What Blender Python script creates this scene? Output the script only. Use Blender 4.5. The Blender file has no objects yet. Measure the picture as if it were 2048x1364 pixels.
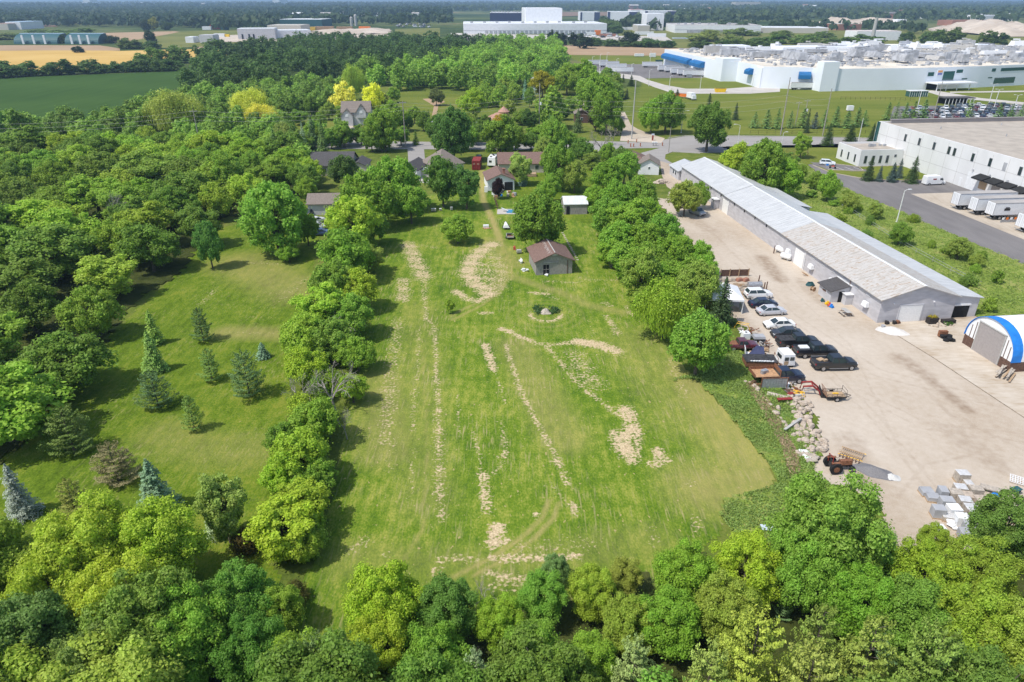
import bpy, math, random
import numpy as np
from mathutils import Vector, Matrix
random.seed(7); RS = np.random.RandomState(11)
SC = bpy.context.scene; COL = SC.collection
rad = math.radians
# ------------------------------------------------------------ camera, world, sun, exposure
CAMH = 45.0; FPX = 1365.0; HORY = -2.0
TILT = math.atan((682 - HORY) / FPX); CT, ST = math.cos(TILT), math.sin(TILT)
cd = bpy.data.cameras.new('camera'); cam = bpy.data.objects.new('camera', cd); COL.objects.link(cam)
cam.location = (0, 0, CAMH); cam.rotation_euler = (rad(90) - TILT, 0, 0)
cd.sensor_width = 36; cd.lens = 36 * FPX / 2048; cd.clip_start = 0.5; cd.clip_end = 60000
SC.camera = cam
SUN_EL = rad(58); SHD = Vector((0.88, 0.47, 0)).normalized()      # shadows fall to the right and away
sdir = Vector((-SHD.x * math.cos(SUN_EL), -SHD.y * math.cos(SUN_EL), math.sin(SUN_EL)))
w = bpy.data.worlds.new('World'); SC.world = w; w.use_nodes = True
nt = w.node_tree; bg = nt.nodes['Background']; sky = nt.nodes.new('ShaderNodeTexSky')
sky.sky_type = 'NISHITA'; sky.sun_disc = False; sky.sun_elevation = SUN_EL
sky.sun_rotation = math.atan2(sdir.x, sdir.y); sky.air_density = 1.0; sky.dust_density = 1.6
nt.links.new(sky.outputs[0], bg.inputs[0]); bg.inputs[1].default_value = 0.15
sl = bpy.data.lights.new('sun', 'SUN'); sl.energy = 3.45; sl.angle = rad(0.53); sl.color = (1, 0.955, 0.88)
so = bpy.data.objects.new('sun', sl); COL.objects.link(so)
so.rotation_euler = sdir.to_track_quat('Z', 'Y').to_euler(); so.location = (0, 0, 60)
vs = SC.view_settings; vs.view_transform = 'Standard'; vs.look = 'None'; vs.gamma = 1; vs.exposure = 0.27
SC.cycles.max_bounces = 6; SC.cycles.transparent_max_bounces = 12; SC.cycles.volume_bounces = 0

def at(px, py, z=0.0):
    """world point at height z seen in photo pixel px,py (survey of the photograph)"""
    u = (px - 1024) / FPX; v = (py - 682) / FPX
    t = (CAMH - z) / (ST + v * CT)
    return Vector((u * t, (CT - v * ST) * t, z))
def pxm(py): return FPX * (ST + (py - 682) / FPX * CT) / CAMH
# industrial grid: origin at the near left corner of the long shed, turned 6.2 degrees
GA = rad(6.2); GO = at(1753, 646); GU = Vector((math.cos(GA), math.sin(GA), 0)); GV = Vector((-math.sin(GA), math.cos(GA), 0))
def L(u, v, z=0.0): return GO + GU * u + GV * v + Vector((0, 0, z))
# ------------------------------------------------------------ materials
MATS = {}
def newmat(name):
    m = bpy.data.materials.new(name); m.use_nodes = True; MATS[name] = m
    n = m.node_tree; b = n.nodes['Principled BSDF']
    return m, n, b
def ND(n, t, **k):
    x = n.nodes.new(t)
    for a, v in k.items(): setattr(x, a, v)
    return x
def mat(name, col, rough=0.6, metal=0.0, var=0.12, scale=3.0, spec=0.3, col2=None, coords='Object', stretch=None, bump=0.0, detail=6, ramp=(0.35, 0.65), objcol=False, alpha=None):
    if name in MATS: return MATS[name]
    m, n, b = newmat(name)
    b.inputs['Roughness'].default_value = rough; b.inputs['Metallic'].default_value = metal
    b.inputs['Specular IOR Level'].default_value = spec
    tc = ND(n, 'ShaderNodeTexCoord'); mp = ND(n, 'ShaderNodeMapping')
    if stretch: mp.inputs['Scale'].default_value = stretch
    n.links.new(tc.outputs[coords], mp.inputs[0])
    no = ND(n, 'ShaderNodeTexNoise'); no.inputs['Scale'].default_value = scale; no.inputs['Detail'].default_value = detail
    n.links.new(mp.outputs[0], no.inputs['Vector'])
    cr = ND(n, 'ShaderNodeValToRGB'); n.links.new(no.outputs[0], cr.inputs[0])
    e = cr.color_ramp.elements
    e[0].position, e[1].position = ramp
    c2 = col2 or [min(1, c * (1 + var)) for c in col]; c1 = col if col2 else [c * (1 - var) for c in col]
    e[0].color = (*c1[:3], 1); e[1].color = (*c2[:3], 1)
    out = cr.outputs[0]
    if objcol:
        oi = ND(n, 'ShaderNodeObjectInfo'); mx = ND(n, 'ShaderNodeMixRGB', blend_type='MULTIPLY'); mx.inputs[0].default_value = 1
        n.links.new(oi.outputs['Color'], mx.inputs[1]); n.links.new(out, mx.inputs[2]); out = mx.outputs[0]
    n.links.new(out, b.inputs['Base Color'])
    if bump:
        bp = ND(n, 'ShaderNodeBump'); bp.inputs['Strength'].default_value = bump; bp.inputs['Distance'].default_value = 0.05
        n.links.new(no.outputs[0], bp.inputs['Height']); n.links.new(bp.outputs[0], b.inputs['Normal'])
    return m
def glassmat(name='window_glass', col=(0.03, 0.045, 0.05), rough=0.08):
    return mat(name, col, rough, 0, 0.2, 1.0, 0.8)
def leafmat(name, trans=0.45, var=0.32):
    m, n, b = newmat(name)
    oi = ND(n, 'ShaderNodeObjectInfo'); ge = ND(n, 'ShaderNodeNewGeometry')
    tc = ND(n, 'ShaderNodeTexCoord'); no = ND(n, 'ShaderNodeTexNoise'); no.inputs['Scale'].default_value = 0.35; no.inputs['Detail'].default_value = 3
    n.links.new(tc.outputs['Object'], no.inputs['Vector'])
    ad = ND(n, 'ShaderNodeMath', operation='ADD'); n.links.new(ge.outputs['Random Per Island'], ad.inputs[0]); n.links.new(no.outputs[0], ad.inputs[1])
    mr = ND(n, 'ShaderNodeMapRange'); mr.inputs[1].default_value = 0.3; mr.inputs[2].default_value = 1.6
    mr.inputs[3].default_value = 1 - var; mr.inputs[4].default_value = 1 + var; n.links.new(ad.outputs[0], mr.inputs[0])
    hs = ND(n, 'ShaderNodeHueSaturation'); n.links.new(oi.outputs['Color'], hs.inputs['Color']); n.links.new(mr.outputs[0], hs.inputs['Value'])
    mh = ND(n, 'ShaderNodeMapRange'); mh.inputs[3].default_value = 0.485; mh.inputs[4].default_value = 0.515; n.links.new(no.outputs[0], mh.inputs[0]); n.links.new(mh.outputs[0], hs.inputs['Hue'])
    n.links.new(hs.outputs[0], b.inputs['Base Color']); b.inputs['Roughness'].default_value = 0.55; b.inputs['Specular IOR Level'].default_value = 0.25
    at_ = ND(n, 'ShaderNodeAttribute'); at_.attribute_name = 'tint'; ta = ND(n, 'ShaderNodeMath', operation='ADD'); n.links.new(at_.outputs['Fac'], ta.inputs[0]); n.links.new(mr.outputs[0], ta.inputs[1]); n.links.new(ta.outputs[0], hs.inputs['Value'])
    tr = ND(n, 'ShaderNodeBsdfTranslucent'); n.links.new(hs.outputs[0], tr.inputs[0])
    mx = ND(n, 'ShaderNodeMixShader'); mx.inputs[0].default_value = trans
    n.links.new(b.outputs[0], mx.inputs[1]); n.links.new(tr.outputs[0], mx.inputs[2])
    n.links.new(mx.outputs[0], n.nodes['Material Output'].inputs[0])
    return m
leafmat('leaf'); leafmat('needle', 0.15, 0.4)
mat('bark', (0.12, 0.10, 0.08), 0.9, scale=6, var=0.4); mat('deadwood', (0.30, 0.27, 0.24), 0.9, scale=6, var=0.3)
def surf(name, stops, scales, rough=0.9, bump=0.3, bscale=8.0, bdist=0.05):
    """ground surface: colour ramps over several noises. scales: list of (scale, stretch, weight, detail)"""
    m, n, b = newmat(name); b.inputs['Roughness'].default_value = rough; b.inputs['Specular IOR Level'].default_value = 0.05
    tc = ND(n, 'ShaderNodeTexCoord'); acc = None
    for (s, st, wt, dt) in scales:
        mp = ND(n, 'ShaderNodeMapping'); mp.inputs['Scale'].default_value = st[:3]
        if len(st) > 3: mp.inputs['Rotation'].default_value = (0, 0, st[3])
        n.links.new(tc.outputs['Object'], mp.inputs[0])
        no = ND(n, 'ShaderNodeTexNoise'); no.inputs['Scale'].default_value = s; no.inputs['Detail'].default_value = dt
        n.links.new(mp.outputs[0], no.inputs['Vector'])
        sb = ND(n, 'ShaderNodeMath', operation='MULTIPLY_ADD'); sb.inputs[1].default_value = wt; sb.inputs[2].default_value = -0.5 * wt
        n.links.new(no.outputs[0], sb.inputs[0])
        if acc is None: acc = sb.outputs[0]
        else:
            ad = ND(n, 'ShaderNodeMath', operation='ADD'); n.links.new(acc, ad.inputs[0]); n.links.new(sb.outputs[0], ad.inputs[1]); acc = ad.outputs[0]
    ad = ND(n, 'ShaderNodeMath', operation='ADD'); n.links.new(acc, ad.inputs[0]); ad.inputs[1].default_value = 0.5; acc = ad.outputs[0]
    cr = ND(n, 'ShaderNodeValToRGB'); n.links.new(acc, cr.inputs[0]); e = cr.color_ramp.elements
    while len(e) < len(stops): e.new(0.5)
    for i, (p, c) in enumerate(stops): e[i].position = p; e[i].color = (*c, 1)
    n.links.new(cr.outputs[0], b.inputs['Base Color'])
    if bump:
        no = ND(n, 'ShaderNodeTexNoise'); no.inputs['Scale'].default_value = bscale; no.inputs['Detail'].default_value = 4
        n.links.new(tc.outputs['Object'], no.inputs['Vector'])
        bp = ND(n, 'ShaderNodeBump'); bp.inputs['Strength'].default_value = bump; bp.inputs['Distance'].default_value = bdist
        n.links.new(no.outputs[0], bp.inputs['Height']); n.links.new(bp.outputs[0], b.inputs['Normal'])
    return m, n, b, cr.outputs[0], tc
# ------------------------------------------------------------ object helpers
def settag(o, label=None, cat=None, group=None, kind=None):
    if label: o['label'] = label
    if cat: o['category'] = cat
    if group: o['group'] = group
    if kind: o['kind'] = kind
    return o
class MB:
    def __init__(s): s.v = []; s.f = []; s.m = []; s.mats = []; s.sm = False
    def mi(s, m):
        if m is None: m = ''
        if m not in s.mats: s.mats.append(m)
        return s.mats.index(m)
    def add(s, vs, fs, m=None):
        k = s.mi(m); o = len(s.v); s.v += [tuple(v) for v in vs]
        for f in fs: s.f.append([i + o for i in f]); s.m.append(k)
        return s
    def box(s, c, d, m=None, rz=0, taper=(1, 1), ry=0, shift=(0, 0)):
        """box with base centre c, size d; top tapered"""
        x, y, z = d[0] / 2, d[1] / 2, d[2]; tx, ty = taper; cz, sz = math.cos(rz), math.sin(rz)
        P = [(-x, -y, 0), (x, -y, 0), (x, y, 0), (-x, y, 0), (-x * tx + shift[0], -y * ty + shift[1], z), (x * tx + shift[0], -y * ty + shift[1], z), (x * tx + shift[0], y * ty + shift[1], z), (-x * tx + shift[0], y * ty + shift[1], z)]
        Q = []
        for (a, b_, h) in P:
            if ry: a, h = a * math.cos(ry) + h * math.sin(ry), -a * math.sin(ry) + h * math.cos(ry)
            Q.append((c[0] + a * cz - b_ * sz, c[1] + a * sz + b_ * cz, c[2] + h))
        return s.add(Q, [(3, 2, 1, 0), (4, 5, 6, 7), (0, 1, 5, 4), (1, 2, 6, 5), (2, 3, 7, 6), (3, 0, 4, 7)], m)
    def hexa(s, P, m=None):
        """8 points: bottom 4 ccw, top 4"""
        return s.add(P, [(3, 2, 1, 0), (4, 5, 6, 7), (0, 1, 5, 4), (1, 2, 6, 5), (2, 3, 7, 6), (3, 0, 4, 7)], m)
    def prism(s, poly, axis, a, b, m=None):
        """extrude a closed 2-D poly along axis ('x','y','z') from a to b"""
        def mk(p, t): return {'x': (t, p[0], p[1]), 'y': (p[0], t, p[1]), 'z': (p[0], p[1], t)}[axis]
        n = len(poly); V = [mk(p, a) for p in poly] + [mk(p, b) for p in poly]
        F = [tuple(range(n))[::-1], tuple(range(n, 2 * n))] + [(i, (i + 1) % n, (i + 1) % n + n, i + n) for i in range(n)]
        return s.add(V, F, m)
    def tube(s, pts, r, m=None, n=6, cap=True):
        pts = [Vector(p) for p in pts]; rs = r if isinstance(r, (list, tuple)) else [r] * len(pts); V = []; F = []
        for i, p in enumerate(pts):
            d = (pts[min(i + 1, len(pts) - 1)] - pts[max(i - 1, 0)]); d = d.normalized() if d.length > 1e-9 else Vector((0, 0, 1))
            a = d.cross(Vector((0, 0, 1)) if abs(d.z) < 0.9 else Vector((1, 0, 0))).normalized(); b_ = d.cross(a)
            for k in range(n):
                t = 2 * math.pi * k / n; V.append(p + (a * math.cos(t) + b_ * math.sin(t)) * rs[i])
        for i in range(len(pts) - 1):
            for k in range(n): F.append((i * n + k, i * n + (k + 1) % n, (i + 1) * n + (k + 1) % n, (i + 1) * n + k))
        if cap: F.append(tuple(range(n))[::-1]); F.append(tuple(range((len(pts) - 1) * n, len(pts) * n)))
        return s.add(V, F, m)
    def cyl(s, c, r, h, m=None, n=14, axis='z', r2=None):
        d = {'x': Vector((1, 0, 0)), 'y': Vector((0, 1, 0)), 'z': Vector((0, 0, 1))}[axis]; c = Vector(c)
        return s.tube([c, c + d * h], [r, r if r2 is None else r2], m, n)
    def quad(s, a, b, c, d, m=None): return s.add([a, b, c, d], [(0, 1, 2, 3)], m)
    def build(s, name, m=None, parent=None, link=True, smooth=False):
        me = bpy.data.meshes.new(name); me.from_pydata(s.v, [], s.f)
        names = s.mats or [m]
        if m and s.mats == []: names = [m]
        for q in names: me.materials.append(MATS[q or m])
        if len(names) > 1: me.polygons.foreach_set('material_index', s.m)
        if smooth: me.shade_smooth()
        me.update(); o = bpy.data.objects.new(name, me)
        if link: COL.objects.link(o)
        if parent: o.parent = parent
        return o
def bevel(o, w=0.03, seg=1):
    b = o.modifiers.new('bevel', 'BEVEL'); b.width = w; b.segments = seg; b.limit_method = 'ANGLE'; return o
def empty(name, loc=(0, 0, 0), rz=0.0, label=None, cat=None, group=None, scale=None):
    o = bpy.data.objects.new(name, None); COL.objects.link(o); o.location = loc; o.rotation_euler = (0, 0, rz); o.empty_display_size = 0.2
    if scale: o.scale = scale if hasattr(scale, '__len__') else (scale,) * 3
    return settag(o, label, cat, group)
def kids(o): return [c for c in COL.objects if c.parent == o]
KID = {}
def proto(o):
    """remember the parts of a thing so that it can be copied"""
    ch = kids(o); KID[o.name] = [(c, kids(c)) for c in ch]; return o
def dup(o, loc, rz=0.0, label=None, cat=None, group=None, scale=None, color=None, cparts=('crown', 'body')):
    r = o.copy(); COL.objects.link(r); r.location = loc; r.rotation_euler = (0, 0, rz)
    if scale is not None: r.scale = scale if hasattr(scale, '__len__') else (scale,) * 3
    settag(r, label, cat, group)
    if color and r.type == 'MESH': r.color = (*color, 1)
    for c, g in KID.get(o.name, []):
        k = c.copy(); COL.objects.link(k); k.parent = r
        if color and k.name.split('.')[0] in cparts: k.color = (*color, 1)
        for q in g:
            e = q.copy(); COL.objects.link(e); e.parent = k
            if color and e.name.split('.')[0] in cparts: e.color = (*color, 1)
    return r
def placefirst(o, used, *a, **k): return dup(o, *a, **k)
def drop(o):
    """remove a prototype once its copies stand (its meshes stay in use)"""
    for c, g in KID.get(o.name, []):
        for q in g: bpy.data.objects.remove(q)
        bpy.data.objects.remove(c)
    bpy.data.objects.remove(o)
def inpoly(x, y, poly):
    """numpy point-in-polygon"""
    ins = np.zeros(np.shape(x), bool); n = len(poly)
    for i in range(n):
        x1, y1 = poly[i][0], poly[i][1]; x2, y2 = poly[(i + 1) % n][0], poly[(i + 1) % n][1]
        if y1 == y2: continue
        c = ((y1 > y) != (y2 > y)) & (x < (x2 - x1) * (y - y1) / (y2 - y1) + x1); ins ^= c
    return ins
def segdist(x, y, pl):
    d = np.full(np.shape(x), 1e9)
    if len(pl) == 1: return np.hypot(x - pl[0][0], y - pl[0][1])
    for (a, b) in zip(pl[:-1], pl[1:]):
        dx, dy = b[0] - a[0], b[1] - a[1]; q = dx * dx + dy * dy + 1e-9
        t = np.clip(((x - a[0]) * dx + (y - a[1]) * dy) / q, 0, 1)
        d = np.minimum(d, np.hypot(x - a[0] - t * dx, y - a[1] - t * dy))
    return d
def W(pxs, z=0.0): return [at(p[0], p[1], z) for p in pxs]
def gmesh(name, V, F, m, attrs=None, link=True):
    V = np.asarray(V, np.float32); F = np.asarray(F, np.int32); k = F.shape[1]
    me = bpy.data.meshes.new(name); me.vertices.add(len(V)); me.vertices.foreach_set('co', V.ravel())
    me.loops.add(F.size); me.loops.foreach_set('vertex_index', F.ravel()); me.polygons.add(len(F))
    me.polygons.foreach_set('loop_start', np.arange(0, F.size, k, dtype=np.int32)); me.update(calc_edges=True)
    for an, dat in (attrs or {}).items():
        a = me.attributes.new(an, 'FLOAT', 'POINT'); a.data.foreach_set('value', np.asarray(dat, np.float32))
    me.materials.append(MATS[m]); o = bpy.data.objects.new(name, me)
    if link: COL.objects.link(o)
    return o
def wobble(x, y, s, seed=0):
    """cheap smooth pseudo-noise in -1..1"""
    r = np.random.RandomState(seed); v = 0
    for k in range(5):
        a = r.uniform(0, 6.28); f = s * (1 + k * 0.7); v = v + np.sin((x * math.cos(a) + y * math.sin(a)) * f + r.uniform(0, 6.28)) / (1 + 0.5 * k)
    return v / 2.6
def grid(name, poly, step, m, z, attrf=None, hf=None, rag=0.0):
    xs = [p[0] for p in poly]; ys = [p[1] for p in poly]
    X, Y = np.meshgrid(np.arange(min(xs), max(xs) + step, step), np.arange(min(ys), max(ys) + step, step)); ny, nx = X.shape
    cx, cy = X[:-1, :-1] + step / 2, Y[:-1, :-1] + step / 2
    if rag: cx = cx + rag * wobble(X[:-1, :-1], Y[:-1, :-1], 1.1, 3); cy = cy + rag * wobble(X[:-1, :-1], Y[:-1, :-1], 1.3, 4)
    ins = inpoly(cx, cy, poly); J, I = np.nonzero(ins); a = J * nx + I
    F = np.stack([a, a + 1, a + nx + 1, a + nx], 1); u, inv = np.unique(F, return_inverse=True); F = inv.reshape(F.shape)
    x, y = X.ravel()[u], Y.ravel()[u]; Z = np.full(x.shape, float(z))
    if hf is not None: Z = Z + hf(x, y)
    o = gmesh(name, np.stack([x, y, Z], 1), F, m, attrf(x, y) if attrf else None); return o
def sheet(name, poly, z, m, label=None, kind='structure'):
    b = MB(); b.add([(p[0], p[1], z) for p in poly], [tuple(range(len(poly)))]); o = b.build(name, m)
    nrm = o.data.polygons[0].normal.z
    if nrm < 0: o.data.flip_normals()
    return settag(o, label, None, None, kind)
def ribbon(name, pl, width, z, m, label=None, kind='structure', h=0.0):
    """strip along a world polyline; h>0 makes a kerb-like solid"""
    pl = [Vector((p[0], p[1], 0)) for p in pl]; b = MB(); Lp, Rp = [], []
    for i, p in enumerate(pl):
        d = (pl[min(i + 1, len(pl) - 1)] - pl[max(i - 1, 0)]).normalized(); nn = Vector((-d.y, d.x, 0))
        wd = width[i] if isinstance(width, (list, tuple)) else width
        Lp.append(p + nn * wd / 2); Rp.append(p - nn * wd / 2)
    for i in range(len(pl) - 1):
        a, b_, c, d = Lp[i], Rp[i], Rp[i + 1], Lp[i + 1]
        if h: b.hexa([(*a[:2], z), (*b_[:2], z), (*c[:2], z), (*d[:2], z), (*a[:2], z + h), (*b_[:2], z + h), (*c[:2], z + h), (*d[:2], z + h)])
        else: b.quad((*a[:2], z), (*b_[:2], z), (*c[:2], z), (*d[:2], z))
    return settag(b.build(name, m), label, None, None, kind)
# ------------------------------------------------------------ ground
surf('ground_grass', [(0.30, (0.070, 0.105, 0.020)), (0.5, (0.125, 0.165, 0.028)), (0.72, (0.205, 0.205, 0.055))],
     [(0.02, (1, 1, 1), 0.5, 5), (0.35, (1, 1, 1), 0.7, 8), (3.0, (1, 1, 1), 0.5, 4)], bump=0.5, bscale=3, bdist=0.15)
surf('far_land', [(0.25, (0.03, 0.055, 0.016)), (0.45, (0.055, 0.085, 0.022)), (0.62, (0.12, 0.145, 0.045)), (0.8, (0.3, 0.22, 0.13))],
     [(0.0016, (1, 1.5, 1), 1.3, 3), (0.02, (1, 1, 1), 0.5, 6)], bump=0)
def hills(x, y):
    d = np.hypot(x, y); k = np.clip((d - 5000) / 6000, 0, 1)
    return k * (3 + 4 * np.sin(x / 1900.0 + 1) + 3 * np.sin(x / 720.0))
nr = np.concatenate([[0, 60, 120, 200, 300, 420, 560, 720, 900, 1150, 1500, 2000, 2700, 3600, 4700], np.linspace(5200, 14000, 24)]); na = 96
V = []; F = []
for r in nr:
    for k in range(na): a = 2 * math.pi * k / na; V.append((r * math.cos(a), r * math.sin(a), 0))
V = np.array(V, float); V[:, 2] = hills(V[:, 0], V[:, 1]) - 0.0
for i in range(len(nr) - 1):
    for k in range(na): F.append((i * na + k, (i + 1) * na + k, (i + 1) * na + (k + 1) % na, i * na + (k + 1) % na))
g = gmesh('ground', V, F, 'ground_grass'); settag(g, kind='structure'); g.data.materials.append(MATS['far_land'])
idx = np.repeat((nr[:-1] >= 420).astype(int), na); g.data.polygons.foreach_set('material_index', idx.astype(np.int32))
# ---- masks of hay, worn tracks and dry grass on the lawns, surveyed from the photo
HAY = [([(850,590),(852,640),(868,650),(872,700),(872,750),(876,800),(876,850),(878,900),(880,950),(880,990),(882,1040)],.85,.80),([(874,820),(878,900),(880,990)],1.5,.62),
 ([(795,640),(790,680),(785,720),(780,770),(775,830),(768,880)],2.4,.62),([(838,660),(836,700),(835,740),(828,800),(825,860)],.8,.6),
 ([(806,560),(806,600)],2.6,.85),([(816,488),(830,520),(848,556)],3.4,.95),([(822,487),(870,495)],1.6,.55),([(850,560),(848,600)],1.6,.65),
 ([(985,488),(965,500),(945,520),(936,545),(952,568),(978,586)],3.6,1.1),([(985,588),(958,602),(932,597),(912,583)],1.8,1.05),([(985,510),(1002,545),(996,575)],3.6,.7),([(965,530),(985,570)],3.6,.75),
 ([(962,626),(982,626)],1.2,.9),([(970,690),(978,712),(986,738)],1.3,1.1),([(988,740),(1000,770),(1012,810)],.6,.7),
 ([(1012,690),(1025,730),(1040,780),(1060,820),(1080,855),(1100,890),(1122,935),(1136,970)],.9,.85),
 ([(1003,658),(1020,664)],1.4,1.2),([(1020,664),(1045,676),(1075,688),(1110,690),(1150,684)],1.2,.95),([(1158,684),(1195,690),(1232,702)],2.2,1.3),
 ([(1090,690),(1110,712),(1140,750),(1175,785),(1205,805),(1240,835)],1.0,.8),([(1150,712),(1170,745),(1190,770)],3.6,.68),
 ([(1250,818),(1262,845),(1268,870)],2.0,1.15),([(1262,870),(1240,876),(1250,900),(1262,915)],2.2,1.25),([(1232,868),(1245,890)],1.8,1.0),([(1278,880),(1270,905)],1.0,.9),
 ([(1315,900),(1322,920),(1305,928),(1335,922)],1.3,1.1),([(993,1058),(993,1072),(988,1086)],1.5,1.4),([(980,1082),(1012,1082)],1.0,1.1),
 ([(966,950),(970,990),(975,1025)],1.2,.95),([(945,865),(958,905),(962,960)],.7,.65),([(1000,845),(1012,890),(1008,930),(990,945)],.8,.7),([(1000,915),(1014,905)],.9,.7),
 ([(915,790),(918,860),(918,880)],.6,.6),([(800,720),(790,830),(775,960)],1.2,.4),([(827,900),(820,1000)],1.0,.45),
 ([(880,1120),(920,1117),(950,1120)],1.0,.85),([(985,1118),(1040,1115),(1090,1118),(1155,1112)],1.1,.9),([(980,1145),(1010,1155),(1052,1158)],1.2,.85),([(985,1172),(1050,1172)],1.2,.6),([(865,1145),(878,1138)],.9,.8),
 ([(1040,1092),(1180,1092)],2.0,.52),([(1070,1028),(1072,1036)],.8,1.0),([(1145,1004),(1152,1028)],.9,.8),([(1100,970),(1130,1000)],1.0,.5),([(1110,925)],1.0,.9),([(700,1100),(730,1085)],1.5,.6),([(772,1110)],.8,.6),
 ([(1062,586),(1095,588)],1.4,.95),([(1095,592),(1115,598)],1.2,.6),([(1208,606),(1222,612)],1.3,.7),([(1212,632),(1222,645),(1235,668)],1.3,.8),([(1252,612),(1262,630)],.8,.8),
 ([(560,600),(590,575),(605,560)],2.6,.42),([(400,610),(430,580)],1.6,.5),([(500,525),(560,528)],2.2,.45),([(455,664),(560,668)],1.0,.45),([(560,590),(610,570)],2.0,.4),
 ([(1085,562),(1150,566),(1170,560),(1245,561)],1.0,.6),([(1160,555),(1190,562)],1.6,.55),([(1340,720),(1370,790)],2.0,.5),([(1180,640),(1200,760)],1.2,.35),([(1125,465),(1155,520)],.35,1.0),([(1380,968)],1.2,.6),([(1390,1035),(1395,1070)],1.3,.55),([(1300,1060),(1310,1090)],1.2,.5)]
DRY = [([(963,335),(966,400),(985,440),(1000,480)],1.0,.95),([(1000,480),(1013,525),(1016,555),(1000,585),(965,610),(905,640)],.45,.62),([(988,480),(1001,525),(1004,555),(990,580),(958,603),(900,633)],.45,.55),([(1000,480),(1010,540),(980,595)],1.8,.42),([(1005,545),(1060,566),(1120,585),(1180,612),(1245,625)],1.6,.5),
 ([(1380,740),(1440,830),(1490,900),(1540,965),(1500,985),(1420,975)],6.0,.65),([(1290,690),(1400,830)],9,.35),([(1030,690),(1130,880)],4,.45),([(760,760),(780,900)],5,.45),([(840,620),(850,1000)],5,.28),
 ([(450,665),(580,668)],3,.6),([(480,525),(600,580)],8,.5),([(330,870),(430,900),(540,900)],5,.35),([(700,1120),(1000,1140),(1300,1080)],4,.3),([(985,480),(1030,530)],3,.5)]
TRACK = [([(1098,1000),(1085,1035),(1045,1075),(985,1115),(905,1155)],.35,.55),([(1118,1005),(1108,1035),(1068,1078),(1005,1122),(950,1150)],.35,.55),([(845,700),(855,900),(845,1060),(800,1130)],.3,.3),([(975,420),(998,470),(1022,530),(1022,560)],.35,.5)]
def masks(x, y):
    hay = np.zeros(x.shape); dry = np.zeros(x.shape)
    for pl, wd, s in HAY:
        d = segdist(x, y, W(pl)); hay = np.maximum(hay, s * np.clip(1.3 - d / wd * 1.45, 0, 1.0))
    for pl, wd, s in DRY: dry = np.maximum(dry, s * np.clip(1.3 - segdist(x, y, W(pl)) / wd, 0, 1))
    for pl, wd, s in TRACK: dry = np.maximum(dry, (0.25 + s) * np.clip(1.3 - segdist(x, y, W(pl)) / wd, 0, 1))
    c = at(1091, 630); r = np.hypot(x - c.x, (y - c.y)); hay = np.maximum(hay, 0.95 * np.clip(1.5 - np.abs(r - 2.4) / 0.5, 0, 1) * (0.6 + 0.4 * (y < c.y + 0.6)))
    rr = np.abs((r - 3.0) % 1.5 - 0.75) / 0.75; dry = np.maximum(dry, 0.35 * rr * np.clip((9 - r) / 3, 0, 1))
    hay = hay * (0.86 + 0.30 * wobble(x, y, 1.7, 5) + 0.16 * wobble(x, y, 4.3, 6))
    return {'hay': hay, 'dry': dry}
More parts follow.
